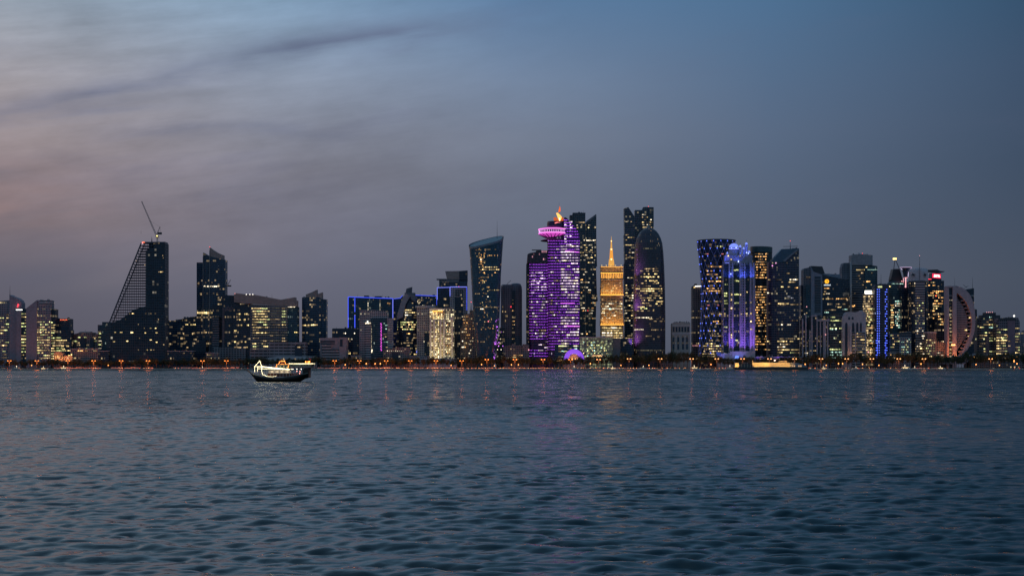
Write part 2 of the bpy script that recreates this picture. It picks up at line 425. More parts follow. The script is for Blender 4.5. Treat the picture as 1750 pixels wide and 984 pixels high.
# ------------------------------------------------------------------ the bay
def make_water():
    rs = np.random.RandomState(11)
    ys = [-60., -20., 0., 8.]; y = 12.0
    while y < 210: ys.append(y); y += max(0.055, 0.07*(y/30.0)**0.8)
    while y < 2196: ys.append(y); y *= 1.05
    ys.append(2196.0); ys = np.array(ys)
    t = np.concatenate([[-5, -2.5, -1.2, -.8], np.linspace(-.54, .54, 860), [.8, 1.2, 2.5, 5]])
    YY, TT = np.meshgrid(ys, t, indexing='ij'); XX = TT*(np.maximum(YY, 10) + 6)
    far = np.abs(TT) > 0.6; XX = np.where(far, TT*1.0*(np.maximum(YY, 300)), XX)
    H = np.zeros_like(XX); DX = np.zeros_like(XX); DY = np.zeros_like(XX)
    N = 110
    lam = np.exp(rs.uniform(np.log(0.24), np.log(3.6), N))
    th = np.radians(-96) + rs.normal(0, 0.48, N)
    wgt = np.exp(-((np.log(lam) - np.log(0.85))/0.75)**2)
    sl = 0.185*np.sqrt(2.0)*np.sqrt(wgt/wgt.sum())
    step = np.gradient(ys)[:, None]
    for i in range(N):
        k = 2*np.pi/lam[i]; a = sl[i]/k
        ph = k*(XX*np.cos(th[i]) + YY*np.sin(th[i])) + rs.uniform(0, 2*np.pi)
        fade = np.clip((lam[i]/(step*2.6) - 1.0), 0, 1)      # no wave shorter than the grid can carry
        sn = np.sin(ph)*a*fade; H += sn
        DX -= 0.85*np.cos(ph)*a*fade*np.cos(th[i]); DY -= 0.85*np.cos(ph)*a*fade*np.sin(th[i])
    gust = 0.85 + 0.25*np.sin(XX/17 + 1.3*np.sin(YY/31)) * np.sin(YY/23 + 0.8*np.sin(XX/29))
    f2 = np.clip((YY - 8)/4, 0, 1)*(~far)*np.clip((205 - YY)/60, 0, 1)
    H *= gust*f2; XX = XX + DX*gust*f2; YY = YY + DY*gust*f2
    nr, nc = XX.shape; V = np.stack([XX, YY, H], -1).reshape(-1, 3).astype(np.float32)
    i = np.arange((nr-1)*nc).reshape(nr-1, nc)[:, :-1].reshape(-1)
    q = np.stack([i, i+1, i+nc+1, i+nc], -1).astype(np.int32)
    me = bpy.data.meshes.new('water'); me.vertices.add(len(V)); me.vertices.foreach_set('co', V.reshape(-1))
    me.loops.add(q.size); me.loops.foreach_set('vertex_index', q.reshape(-1))
    me.polygons.add(len(q)); me.polygons.foreach_set('loop_start', np.arange(0, q.size, 4, dtype=np.int32))
    me.polygons.foreach_set('loop_total', np.full(len(q), 4, np.int32)) if bpy.app.version < (4, 1) else None
    me.update(calc_edges=True); me.polygons.foreach_set('use_smooth', [True]*len(q))
    m = bpy.data.materials.new('sea_water'); m.use_nodes = True; T = NT(m.node_tree); b = T.n['Principled BSDF']
    b.inputs['Base Color'].default_value = (0.007, 0.028, 0.034, 1); b.inputs['IOR'].default_value = 1.34
    geo = T.new('ShaderNodeNewGeometry'); sp = T.new('ShaderNodeSeparateXYZ'); T.l.new(geo.outputs['Position'], sp.inputs[0])
    px, py = sp.outputs[0], sp.outputs[1]
    dist = T.m('SQRT', T.m('ADD', T.m('MULTIPLY', px, px), T.m('MULTIPLY', py, py)))
    farw = T.rng(dist, 70, 190)
    # slopes of the small waves, taken straight from noise fields of several sizes
    def slope(sx, sy, sc, det, seed):
        v = T.xyz(T.m('MULTIPLY', px, sx), T.m('MULTIPLY', py, sy), seed)
        n = T.new('ShaderNodeTexNoise', noise_dimensions='3D'); T.l.new(v, n.inputs['Vector']); n.inputs['Scale'].default_value = sc
        n.inputs['Detail'].default_value = det; n.inputs['Roughness'].default_value = 0.6
        q = T.new('ShaderNodeSeparateColor'); T.l.new(n.outputs['Color'], q.inputs[0])
        return T.m('SUBTRACT', q.outputs[0], 0.5), T.m('SUBTRACT', q.outputs[1], 0.5)
    r = slope(0.62, 1.75, 3.3, 4.0, 1.0)           # ripples everywhere
    a = slope(0.7, 1.1, 1.15, 4.0, 7.0)           # waves of one to three metres
    bb = slope(0.75, 0.22, 0.42, 4.0, 13.0)       # trains of waves
    cc = slope(0.10, 0.020, 0.30, 3.0, 19.0)      # gusts far out
    fc = T.rng(dist, 150, 600)
    def tot(i):
        s = T.m('MULTIPLY', r[i], 0.50)
        s = T.m('ADD', s, T.m('MULTIPLY', T.m('MULTIPLY', a[i], farw), 2.4))
        s = T.m('ADD', s, T.m('MULTIPLY', T.m('MULTIPLY', bb[i], farw), 1.7))
        return T.m('ADD', s, T.m('MULTIPLY', T.m('MULTIPLY', cc[i], fc), 1.1))
    vec = T.new('ShaderNodeVectorMath', operation='ADD'); T.l.new(geo.outputs['Normal'], vec.inputs[0])
    # far out only the faces of the waves turned this way are seen over the crests before them
    ty = tot(1); ty = T.m('MULTIPLY', ty, T.m('ADD', .75, T.m('MULTIPLY', T.m('ABSOLUTE', ty), 1.6))); ty = T.m('SUBTRACT', ty, T.m('MULTIPLY', T.m('ADD', .125, T.m('MULTIPLY', T.m('ABSOLUTE', ty), .55)), T.rng(dist, 60, 320)))
    T.l.new(T.xyz(T.m('MULTIPLY', tot(0), 0.7), ty, 0.0), vec.inputs[1])
    nn = T.new('ShaderNodeVectorMath', operation='NORMALIZE'); T.l.new(vec.outputs[0], nn.inputs[0]); T.l.new(nn.outputs[0], b.inputs['Normal'])
    T.put(b.inputs['Roughness'], T.rng(dist, 20, 300, 0.11, 0.17))
    o = obj('water', me, m); tag(o, kind='structure')
make_water()

# ------------------------------------------------------------------ the far shore
GROUND = plain('shore_ground', (.10, .09, .075), 0.9, 0, 0.25, 0.05)
ASPH = plain('asphalt', (.05, .05, .052), 0.85)
PAVE = plain('paving', (.32, .29, .26), 0.8)
m = MB(); m.box(-30000, 30000, 2196, 30000, -3, 1.98); tag(m.build('ground', GROUND), kind='structure')
m = MB(); m.box(-3000, 3000, 2197.0, 2204, 1.6, 2.12); tag(m.build('promenade', PAVE), kind='structure')
m = MB(); m.box(-3000, 3000, 2204.3, 2222, 1.6, 2.0); tag(m.build('road', ASPH), kind='structure')
m = MB()
for i in range(-150, 150): m.box(i*9, i*9 + 3.2, 2213.1, 2213.25, 1.9, 2.004)
tag(m.build('lane_markings', plain('road_paint', (.75, .75, .72))), kind='structure')
m = MB(); m.box(-3000, 3000, 2222.3, 2246, 1.6, 2.13); tag(m.build('verge', plain('verge_grass', (.05, .07, .03), 0.9)), kind='structure')
m = MB(); m.box(-3000, 3000, 2194.6, 2196.9, -2, 2.25); m.box(-3000, 3000, 2194.9, 2195.6, 2.25, 2.75)
tag(m.build('sea_wall', plain('sea_wall_stone', (.42, .36, .31), 0.85, 0, .3, .4)), 'long low stone sea wall along the whole waterfront', 'sea wall')
m = MB()
for i in range(1500):
    x = rnd.uniform(-1000, 1000); r = rnd.uniform(.35, .8); m.ball((x, 2194.2 - rnd.random()*1.8, rnd.uniform(-.1, .9)), r, 6, r*.7)
_r = m
tag(m.build('shore_rocks', plain('rock', (.16, .14, .12), 0.9)), 'dark rubble heaped at the foot of the sea wall', 'rocks', kind='stuff')

# ------------------------------------------------------------------ the dhow
def make_dhow():
    Y = 418.0; S = Y / F; x0 = 478.0
    root = bpy.data.objects.new('dhow', None); COL.objects.link(root); root.location = (X(x0, Y), Y, 0)
    tag(root, 'dark wooden dhow strung with glowing lights on the open water', 'boat')
    def p(px, py, dy=0.0): return Vector((X(px, Y) - X(x0, Y), dy, Z(py, Y)))
    wood = plain('dark_hull_wood', (.018, .013, .011), 0.45); wood2 = plain('varnished_wood', (.16, .07, .035), 0.5)
    white = plain('white_boat_paint', (.7, .68, .62), 0.5); canv = plain('canopy_canvas', (.32, .30, .22), 0.8)
    # hull stations: px, row of gunwale, row of keel, half beam gunwale, half beam waterline
    st = [(428, 636.6, 638.2, .15, .04), (432, 638.6, 643.5, .9, .1), (438, 640.8, 651, 1.7, .35), (446, 642.6, 654, 2.3, 1.1), (458, 644.3, 655, 2.7, 1.9), (472, 645.0, 655, 2.85, 2.3),
          (486, 644.6, 655, 2.85, 2.3), (500, 642.6, 655, 2.75, 2.1), (510, 640.8, 654.5, 2.6, 1.7), (516, 639.6, 650.5, 2.5, 1.2), (522, 638.4, 646.8, 2.45, 1.2), (529, 637.2, 645.2, 2.4, 1.3)]
    m = MB(); nseg = 7; rows = []
    for (px, yg, yk, bg, bw) in st:
        r = []
        for sgn in (-1, 1):
            for k in range(nseg):
                t = k/(nseg-1); row = yg + (yk-yg)*t
                b = bg*(1-t)**0.55 + bw*(t*(1-t))*1.6; r.append(p(px, row, sgn*max(b, .03)))
        rows.append(r)
    for a, b in zip(rows, rows[1:]):
        for s_ in (0, nseg):
            for k in range(nseg-1): m.face([a[s_+k], b[s_+k], b[s_+k+1], a[s_+k+1]])
        m.face([a[0], a[nseg], b[nseg], b[0]])          # deck
    e = rows[-1]; m.face(e[:nseg] + e[nseg:][::-1])
    m.build('hull', wood, root)
    m = MB()                                             # raised stern box, rub rails
    for sgn in (-1, 1):
        for a, b in zip(st, st[1:]): m.bar(p(a[0], a[1]-.2, sgn*(a[3]+.06)), p(b[0], b[1]-.2, sgn*(b[3]+.06)), .10, 4)
        for a, b in zip(st[2:-2], st[3:-2]): m.bar(p(a[0], a[1]+2.0, sgn*(a[3]*.93+.06)), p(b[0], b[1]+2.0, sgn*(b[3]*.93+.06)), .05, 4)
    m.build('rub_rail', plain('pale_rail', (.28, .27, .24)), root)
    m = MB(); m.bar(p(432, 640), p(424, 633.4), .22, 6, .16); m.bar(p(424, 633.4), p(415.5, 628.8), .16, 6, .07); m.bar(p(424, 633.5, 0), p(437, 640.3, 0), .05)
    m.build('prow', wood2, root)
    m = MB(); a = p(519, 641, -2.35); b = p(529.3, 628, 2.35); m.box(a.x, b.x, -2.35, -2.2, p(0, 640.5).z, p(0, 631).z); m.box(a.x, b.x, 2.2, 2.35, p(0, 640.5).z, p(0, 631).z)
    m.box(b.x-.15, b.x, -2.35, 2.35, p(0, 645).z, p(0, 627.8).z); m.box(p(521, 0).x, b.x, -1.9, 1.9, p(0, 631).z, p(0, 628.4).z)
    m.build('stern_castle', wood, root)
    # cabin
    m = MB(); m.box(p(459, 0).x, p(499, 0).x, -2.1, 2.1, p(0, 643.5).z, p(0, 637.6).z)
    m.build('cabin', plain('red_brown_paint', (.13, .045, .03), 0.5), root)
    cab = MB(); cab.box(p(453, 0).x, p(497, 0).x, -2.35, 2.35, p(0, 631.9).z, p(0, 631.2).z); cr = cab.build('cabin_roof', white, root)
    for i in range(9):
        x = 453.5 + i*5.4
        for s in (-2.2, 2.2): m = MB(); m.bar(p(x, 643.6, s), p(x, 631.6, s), .05); m.build('post', white, root)
    m = MB(); m.box(p(460, 0).x, p(496, 0).x, -1.2, 1.3, p(0, 637.5).z, p(0, 632.4).z); m.build('saloon_window_wall', glow('lit_cabin_wall', (1, .80, .55), .22, base=(.5, .46, .4)), root)
    for i in range(4):
        m = MB(); x = 464 + i*8.4; m.box(p(x, 0).x, p(x+4.6, 0).x, -1.26, -1.22, p(0, 636.4).z, p(0, 633.6).z)
        m.build('window', glow('saloon_window', (1, .78, .48), .8), root)
    # wheelhouse
    m = MB(); m.box(p(474, 0).x, p(495, 0).x, -1.7, 1.7, p(0, 631.2).z, p(0, 623.2).z); m.build('wheelhouse', plain('wheelhouse_paint', (.30, .28, .20)), root)
    m = MB(); m.box(p(478.5, 0).x, p(488.5, 0).x, -1.3, 1.3, p(0, 623.2).z, p(0, 617.6).z); m.build('wheelhouse_top', plain('wheelhouse_dark', (.10, .06, .05)), root)
    for i in range(3):
        m = MB(); x = 476.5 + i*5.6; m.box(p(x, 0).x, p(x+3.4, 0).x, -1.76, -1.72, p(0, 628.6).z, p(0, 625).z); m.build('window', NAVY, root)
    # stern canopy
    m = MB(); m.box(p(494.5, 0).x, p(536, 0).x, -2.4, 2.4, p(0, 622.3).z, p(0, 621.5).z)
    z0, z1 = p(0, 626.6).z, p(0, 622.3).z; m.box(p(495, 0).x, p(535, 0).x, 2.2, 2.26, z0, z1)
    m.face([(p(496, 0).x, -2.4, z1), (p(535, 0).x, -2.4, z1), (p(533, 0).x, -2.3, z0), (p(498, 0).x, -2.3, z0)])
    m.build('canopy', canv, root)
    for x in (498, 505, 512, 519.5, 527, 533.5):
        zt = 639.5 if x < 530 else 628
        for s in (-2.25, 2.25): m = MB(); m.bar(p(x, zt, s), p(x, 622, s), .06); m.build('post', wood2, root)
    m = MB(); m.box(p(498, 0).x, p(520, 0).x, -1.8, 1.8, p(0, 642).z, p(0, 640.4).z)
    for x in (501, 506, 511, 516): m.box(p(x, 0).x, p(x+1.8, 0).x, -1.6, -1.1, p(0, 640.4).z, p(0, 637.4).z); m.box(p(x, 0).x, p(x+1.8, 0).x, 1.1, 1.6, p(0, 640.4).z, p(0, 637.4).z)
    m.build('bench', plain('bench_cloth', (.35, .14, .13)), root)
    for i, (x, y, c) in enumerate([(502, 630.6, 'w'), (508, 630.3, 'w'), (514.8, 630.4, 'w'), (514, 634.5, 'p'), (518.5, 633, 'w'), (519, 637, 'p'), (513.2, 638, 'p'), (508, 634, 'p')]):
        m = MB(); m.ball(p(x, y, -1.5 + (i % 3)*.8), .14 if c == 'w' else .12)
        m.build('lantern_or_blob', glow('lantern_white', (1, .9, .75), 14) if c == 'w' else glow('deck_blob_pink', (1, .38, .3), 6), root)  # white ones are lanterns; pink glowing balls are added for blurred deck shapes
    # light strings
    LW = glow('string_light_warm_white', (1, .86, .50), 12, sample='light'); LO = glow('string_light_amber', (1, .30, .05), 6, sample='light')
    def strand(pts, r, mat, bulbs=True):
        m = MB()
        for a, b in zip(pts, pts[1:]):
            a = p(*a); b = p(*b); L = (b-a).length; n = max(1, int(L/.42)); sag = min(.12, L*.01)
            for i in range(n + 1):
                t = i/n; c = a.lerp(b, t); c.z -= sag*math.sin(math.pi*t); m.ball(c, r*rnd.uniform(.5, .85), 6)
            m.bar(a, b, .03)
        m.build('light_string', mat, root)
    mf = -2.3
    strand([(437.8, 634.7, mf), (437.5, 626.2, mf), (443.9, 616.4, 0), (449.8, 626, mf), (437.5, 626.2, mf)], .105, LW)
    strand([(437.8, 634.7, -mf), (437.5, 626.6, -mf), (449.8, 626.4, -mf)], .09, LW)
    strand([(449.5, 626, mf), (462, 627.6, mf-.05), (478, 629.2, mf-.05), (496.6, 631, mf-.05)], .20, LW)
    strand([(449.6, 626.4, -mf), (470, 628.8, -mf), (496.6, 630.4, -mf)], .13, LW)
    strand([(444, 629.6, mf), (462, 629.9, mf), (496, 631.2, mf)], .13, LW)
    strand([(450, 627, mf), (449.6, 634, mf-.2), (451.6, 639.6, mf-.3), (458.5, 642.4, -2.78)], .125, LW)
    strand([(458.5, 642.6, -2.8), (468, 643.4, -2.95), (475, 642.5, -2.95)], .05, LW)
    strand([(496.4, 621.1, -2.45), (536, 621.1, -2.45)], .14, LW)
    strand([(496.4, 621.1, 2.45), (536, 621.1, 2.45)], .10, LW)
    strand([(473.6, 629.5, -1.8), (473.4, 626.5, -1.8), (474.6, 622.6, -1.8), (478, 622.1, -1.8), (479.2, 617.6, -1.4), (488, 617.2, -1.4), (489.4, 622, -1.4), (497, 621.6, -1.8)], .085, LO)
    strand([(481.5, 616.6, -1), (487, 616.4, -1)], .13, LO); strand([(480.5, 621.9, -1.4), (487, 622.1, -1.4)], .07, LO)
    strand([(495.6, 622, -1.9), (494.6, 625.5, -1.9), (493.6, 629.4, -1.9)], .10, LO)
    for x in (523.4, 527.5, 529.8):
        m = MB(); m.ball(p(x, 618 if x < 529 else 617.6, -1), .20); m.bar(p(x, 621.5, -1), p(x, 618, -1), .04); m.build('deck_lamp', LO, root)
    m = MB()
    for q in ((443.9, 616.6, 0),): m.bar(p(*q), p(416.5, 629.4), .025); m.bar(p(*q), p(480, 617.8), .025); m.bar(p(*q), p(455, 643, -2.4), .02); m.bar(p(*q), p(455, 643, 2.4), .02)
    m.build('rigging', plain('rope', (.25, .22, .17)), root)
    m = MB(); m.bar(p(532, 621, 0), p(532, 611.5, 0), .05); m.build('flag_pole', wood2, root)
    m = MB(); m.box(p(527.6, 0).x, p(532, 0).x, -.02, .02, p(0, 614.4).z, p(0, 611.8).z); m.build('flag', plain('maroon_flag', (.20, .03, .06)), root)
    for (x, y, dy) in ((443.9, 616.2, 0),):
        m = MB(); m.bar(p(443.9, 642.5), p(443.9, 616.4), .09, 6, .05); m.build('mast', wood2, root)
    m = MB()
    for x in (438, 440.5, 443, 446, 449, 452): m.bar(p(x, 642, -1.6 - (x-438)*.05), p(x, 637.6, -1.6 - (x-438)*.05), .04)
    m.bar(p(437, 637.8, -1.5), p(453, 637.8, -2.2), .05); m.build('bow_rail', wood2, root)
make_dhow()

pw = plain('added_glow_wall_stone', (.60, .46, .38), .85, 0, .35, .6)  # low walls added to catch the lamp light as an orange shore band
for (xa, xb, h, lb) in ((92, 172, 2.9, 'added low wall catching the orange lamp light left of the sloping tower'), (190, 262, 3.1, 'added low wall catching the orange lamp light before the sloping tower'), (296, 408, 3.0, 'added low wall catching the orange lamp light left of the dhow'),
    (542, 668, 2.6, 'added low wall catching orange lamp light before the blue outlined block'), (676, 812, 2.5, 'added low wall catching orange lamp light before the pale gold hotel'), (818, 945, 2.4, 'added low wall catching orange lamp light right of the leaning glass tower'),
    (1006, 1120, 2.2, 'added low wall catching amber lamp light before the golden spired tower'), (1560, 1612, 2.4, 'added low wall catching amber lamp light before the red sign tower')):
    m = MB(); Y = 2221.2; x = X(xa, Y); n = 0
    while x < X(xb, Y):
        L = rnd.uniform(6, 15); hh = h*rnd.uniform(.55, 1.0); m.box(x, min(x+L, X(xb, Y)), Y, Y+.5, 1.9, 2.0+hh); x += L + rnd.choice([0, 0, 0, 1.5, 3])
    tag(m.build('added_glow_wall', pw), lb, 'low wall', 'added light catching walls along the shore road')
# ------------------------------------------------------------------ the towers, west to east along the bay
GB = facade('dark_blue_glass', (.006, .022, .050), (.075, .115, .155), 4.0, 3.0, .28, .10, .12, (1, .72, .38), .22)
GBD = facade('black_blue_glass', (.005, .014, .032), (.05, .07, .10), 4.0, 2.4, .22, .12, .09, (1, .74, .42), .22)
GT = facade('teal_glass', (.006, .032, .052), (.075, .13, .16), 4.0, 1.8, .2, .1, .05, (.8, 1, .9), .16)
CG = facade('pale_concrete_grid', (.02, .025, .035), (0.420, 0.378, 0.392), 4.2, 3.6, .45, .35, .05, (1, .85, .55), .35, wrough=.85)
CB = facade('brown_stone_grid', (.02, .02, .026), (0.280, 0.210, 0.203), 4.0, 3.4, .45, .4, .11, (1, .72, .36), .35, wrough=.85)
CM = facade('mauve_stone_grid', (.02, .022, .03), (0.364, 0.294, 0.329), 4.0, 3.0, .4, .35, .10, (1, .78, .35), .4, wrough=.85)
CL = facade('banded_concrete', (.018, .024, .034), (0.462, 0.420, 0.434), 4.2, 60, .5, .0, .0, wrough=.8)
CW = facade('white_grid', (.03, .035, .045), (0.588, 0.546, 0.532), 3.8, 2.6, .4, .3, .08, (1, .85, .55), .6, wrough=.85)
GS = facade('striped_glass', (.010, .018, .030), (0.182, 0.175, 0.196), 4.3, 30, .34, .0, .0)
SCR = facade('louvred_screen', (.018, .022, .032), (.10, .10, .13), 2.4, 1.6, .3, .3, .0)

# --- left group
b = Bld('twin_fin_tower', 2300, 14, 'mauve tower with a swept fin roof and red lamp at the left edge', near='the swept fin tower')
b.plan('wall', [(-14, 6, 516), (1, 4, 514), (16, 6, 513)], 30, CM); b.lit(-14, 15, 537, 612, 5.2, .42, (3, 9), [WY, WG, WD], .38)
b.plan('fin_wall', [(16, 0, 503.5), (20, 0, 506), (28, 0, 509), (34, 2, 513), (37.5, 5, 518)], 18, plain('mauve_stone', (.32, .25, .28), .85)); b.mast(17, 488, 506, .5)
b.plan('office_wing', [(27, -4, 529), (48, -4, 527)], 26, GBD); b.line([(27.5, 529.3), (38, 529.3)], .9, SW); b.lit(36, 48, 535, 612, 5.4, .62, (4, 9), [WY, WG, WD], .4)
b.plan('stone_edge', [(27, -6, 531), (36, -6, 531)], 10, plain('mauve_stone', (.32, .25, .28))); b.dot(31, 521, 1.7, SR, 'beacon', -4); b.dot(30, 524, 1.1, SR, 'beacon', -4); b.done()
b = Bld('stepped_tower', 2290, 70, 'mauve tower of three stepped slabs with a slanted left edge, yellow office rows', near='the stepped mauve tower')
b.plan('stone_edge', [(44.5, 0, 527), (56, 0, 518), (63, 0, 512.5)], 24, plain('mauve_stone', (.32, .25, .28)))
b.plan('office_wing', [(63, 2, 513.5), (64.5, 2, 513.5), (86.5, 2, 516)], 30, CM); b.lit(60, 86, 549, 612, 4.4, .6, (2, 8), [WY, WY, WG, WD], .42); b.lit(60, 66, 532, 548, 4.2, .5, (3, 4), WD)
b.box('roof_band', 67, 87, 513, 520.5, 20, CL, 1); b.plan('side_wing', [(85, 6, 528), (94, 6, 528)], 24, GBD); b.lit(85, 94, 550, 612, 4.4, .7, (3, 8), [WY, WG], .42); b.done()
b = Bld('office_block', 2310, 106, 'dark office block topped by a row of small red lights', near='the block with red roof lights')
b.plan('wall', [(93, 2, 546), (93.5, 0, 544.5), (119, 0, 544.5)], 26, GBD); b.box('front_wing', 95, 121.5, 563.5, 630, 20, GBD, -8, True)
for i in range(5): b.dot(103.5+i*2.6, 546.4, .85, glow('lamp_orange_red', (1, .16, .06), 2.4), 'roof_lamp', -1.2)
b.lit(96, 120, 576, 600, 4.4, .75, (8, 20), [WG, WD, WY], .42); b.lit(100, 118, 590, 612, 5, .25, (3, 5), WY); b.done()
b = Bld('lit_villa', 2262, 106, 'low sandstone house washed in orange light before the dark office block', near='the orange lit house')
b.box('wall', 92, 107, 602, 640, 14, CB, 0, True); b.box('side_wing', 107, 124, 607, 640, 12, CB, 2); b.box('porch', 95, 103, 600.5, 604, 10, COND, -1)
for x in (94, 98, 102, 106): b.w(x, x+1.6, 607, 612, WO)
for x in (99, 113): b.flood(x, 616, -5, 14, 2600, (1, .36, .10), (0, .5, 1))
b.dot(122, 606, 1.2, SY, 'lamp', -3); b.dot(118, 607, .9, SY, 'lamp', -3); b.done()
b = Bld('domed_block', 2320, 146, 'brown stone block with a shallow rounded crown, left of the sloped tower', near='the rounded brown block')
b.plan('wall', [(125, 4, 571), (134, 0, 569), (135, 0, 568), (158, 0, 568), (159, 3, 569.5), (167, 4, 570.5)], 30, CB); b.loft('crown', [(566.6, 146, 8), (568.5, 146, 11.5)], COND, depth=.9, own=False)
b.lit(127, 166, 575, 612, 6.5, .17, (3, 5), [WD, WG], .4)
b.box('arch_bay', 137, 146, 577, 600, 3, NAVY, -2.2); b.box('arch_bay', 154, 160, 577, 600, 3, NAVY, -2.2); b.done()
b = Bld('glass_block', 2330, 178, 'narrow dark glass block leaning close to the sloped tower', near='the narrow glass block')
b.plan('curtain_wall', [(167, 0, 555), (174.5, 0, 555)], 26, GB); b.lit(167.6, 173.6, 569, 612, 6.3, .75, (4, 6), [WW, WG], .26); b.plan('side_wing', [(174.5, -3, 550), (188.5, -3, 550)], 26, GT, own=False); b.done()

# --- the sloped tower under construction
b = Bld('sloped_tower', 2280, 240, 'tall unfinished tower with a steep sloping side and open floor slabs', near='the sloping unfinished tower')
def lx(y):
    return 241.5 + (187.0-241.5)*(y-416)/(552-416) if y < 552 else 187 - (y-552)*0.02
b.plan('glazed_wing', [(262, 6, 415.5), (268, 0, 415.5), (281.4, 0, 415)], 42, GB)
sl = plain('raw_slab', (.07, .085, .11), .85)
k = 0; y = 420.0
while y < 612:
    m = MB(); x0, x1 = b.P(lx(y), y, 0), b.P(269, y, 0)
    m.box(x0[0], x1[0], 0, 20, x0[2]-.55, x0[2]+.55); m.build('floor_slab', sl, b.root); y += 4.55; k += 1
m = MB()
for i in range(22):
    x = 188 + i*3.75; yt = 416 + (241.5-x)*(552-416)/54.5 if x < 241.5 else 417
    for dy in (1.0, 19.0):
        p, q = b.P(x, None, dy), b.P(x, yt, dy); m.bar((p[0], dy, p[2]), (q[0], dy, q[2]), .40)
m.build('columns', sl, b.root)['kind'] = 'stuff'
m = MB(); a, c = b.P(241.5, 415, 0), b.P(187, 551, 0); m.bar((a[0], .3, a[2]), (c[0], .3, c[2]), 1.3); m.bar((a[0], 19.5, a[2]), (c[0], 19.5, c[2]), 1.0); m.build('sloping_edge_beam', NAVY, b.root)
b.box('lift_core', 254, 268, 417, 640, 16, plain('core_wall', (.03, .04, .055), .8), 4)
# enclosed lower floors
b.plan('curtain_wall', [(181, 5, 552), (188, -1, 553), (206, -1, 546), (228, -1, 529), (249, -1, 523), (249.2, -1, 428), (263, -1, 424), (264, -1, 416.5), (281.7, -1, 415.6)], 40, facade('tower_net_glass', (.004, .018, .034), (.022, .050, .075), 4.55*2280/F, 3.9, .24, .16, .05, (1, .9, .7), .2))
m = MB()
for i in range(43):
    yy = 418 + i*4.55; p = b.P(282.4, yy, 0); m.box(p[0]-.9, p[0]+.5, -.6, 20, p[2]-.35, p[2]+.35)
m.build('edge_ribs', sl, b.root)
for (x, y_, w) in [(271, 464, 2.6), (274, 464, 3), (277.5, 463.6, 2), (264.5, 535, 2.4), (257, 535, 2), (248, 535, 2.2), (225.5, 535, 4), (221, 535.2, 2), (245.5, 560, 2), (256, 560, 3), (265, 560, 3), (195, 567, 4), (205, 567, 5), (223.5, 567.5, 5), (266, 567.8, 3.6), (247.5, 568, 3),
                   (193, 583, 4), (215, 582, 5), (256, 580, 4), (266, 584, 3.4), (250, 597, 3), (257, 597, 3), (262, 597, 2.6), (236, 553.5, 1.5), (238, 577, 1.2), (277.5, 436, 2.4), (278, 440, 2), (275.5, 456, 1.2), (236, 597, 1.6), (279, 588, 2), (214, 545, 1.3), (232, 445, 1.4), (247, 452, 1.2), (270, 545, 1.6)]:
    b.w(x, x+w*.8, y_, y_+1.3, WY if w > 2.9 else WD)
b.line([(243, 414), (247, 414)], .8, glow('lamp_orange_red', (1, .16, .06), 2.4), proud=1.5); b.dot(243.2, 415.6, 1.1, SPK, 'site_lamp', -3)
b.box('roof_parapet', 243, 282, 413.2, 415.6, 38, NAVY, .5); b.mast(259, 404, 415, .5); b.mast(259.8, 406, 415, .7, 'roof_post'); b.mast(241, 394, 400, .2); b.done()
b = Bld('tower_crane', 2290, 268, 'white luffing tower crane with raised jib on top of the sloping tower', 'crane'); b.surf = lambda x, y: 12
yel = plain('crane_paint', (.42, .36, .25), .5)
def lattice(P0, P1, w, mat, name, par, n=14):
    m = MB(); P0 = Vector(P0); P1 = Vector(P1); d = (P1-P0).normalized(); s_ = d.cross(Vector((0, 1, 0))).normalized()*w; t_ = Vector((0, w, 0))
    for o in (s_+t_, s_-t_, -s_+t_, -s_-t_): m.bar(P0+o, P1+o*.6, w*.22)
    for i in range(n):
        a = P0.lerp(P1, i/n); c = P0.lerp(P1, (i+1)/n); q = 1-.4*i/n
        m.bar(a+(s_+t_)*q, c+(-s_+t_)*q, w*.13); m.bar(a+(-s_-t_)*q, c+(s_-t_)*q, w*.13); m.bar(a+(s_-t_)*q, c+(s_+t_)*q, w*.13)
    return m.build(name, mat, par)
b.root['category'] = 'crane'
lattice(b.P(269, 415, 12), b.P(268.6, 403, 12), 1.1, yel, 'mast', b.root, 6); lattice(b.P(267.5, 403, 12), b.P(242, 344, 12), .95, plain('crane_grey', (.12, .12, .13), .5), 'jib', b.root, 26)
lattice(b.P(268, 401, 12), b.P(273.6, 387.5, 12), .6, plain('crane_grey', (.12, .12, .13)), 'back_mast', b.root, 6); b.box('counterweight', 269, 276, 397, 400.5, 3, DARK, 10.5)
m = MB(); m.bar(b.P(273.6, 387.5, 12), b.P(255, 377, 12), .12); m.bar(b.P(273.6, 387.5, 12), b.P(275, 397.5, 12), .15); m.build('pendant_ropes', DARK, b.root)
b.box('cab', 265.5, 270.5, 401.5, 404.5, 2.5, plain('crane_cab', (.5, .48, .42)), 9.5); b.dot(268.3, 403.2, 1.15, SY, 'work_light', 8.5); b.box('slewing_ring', 266, 271, 404.5, 406, 4, yel, 10)

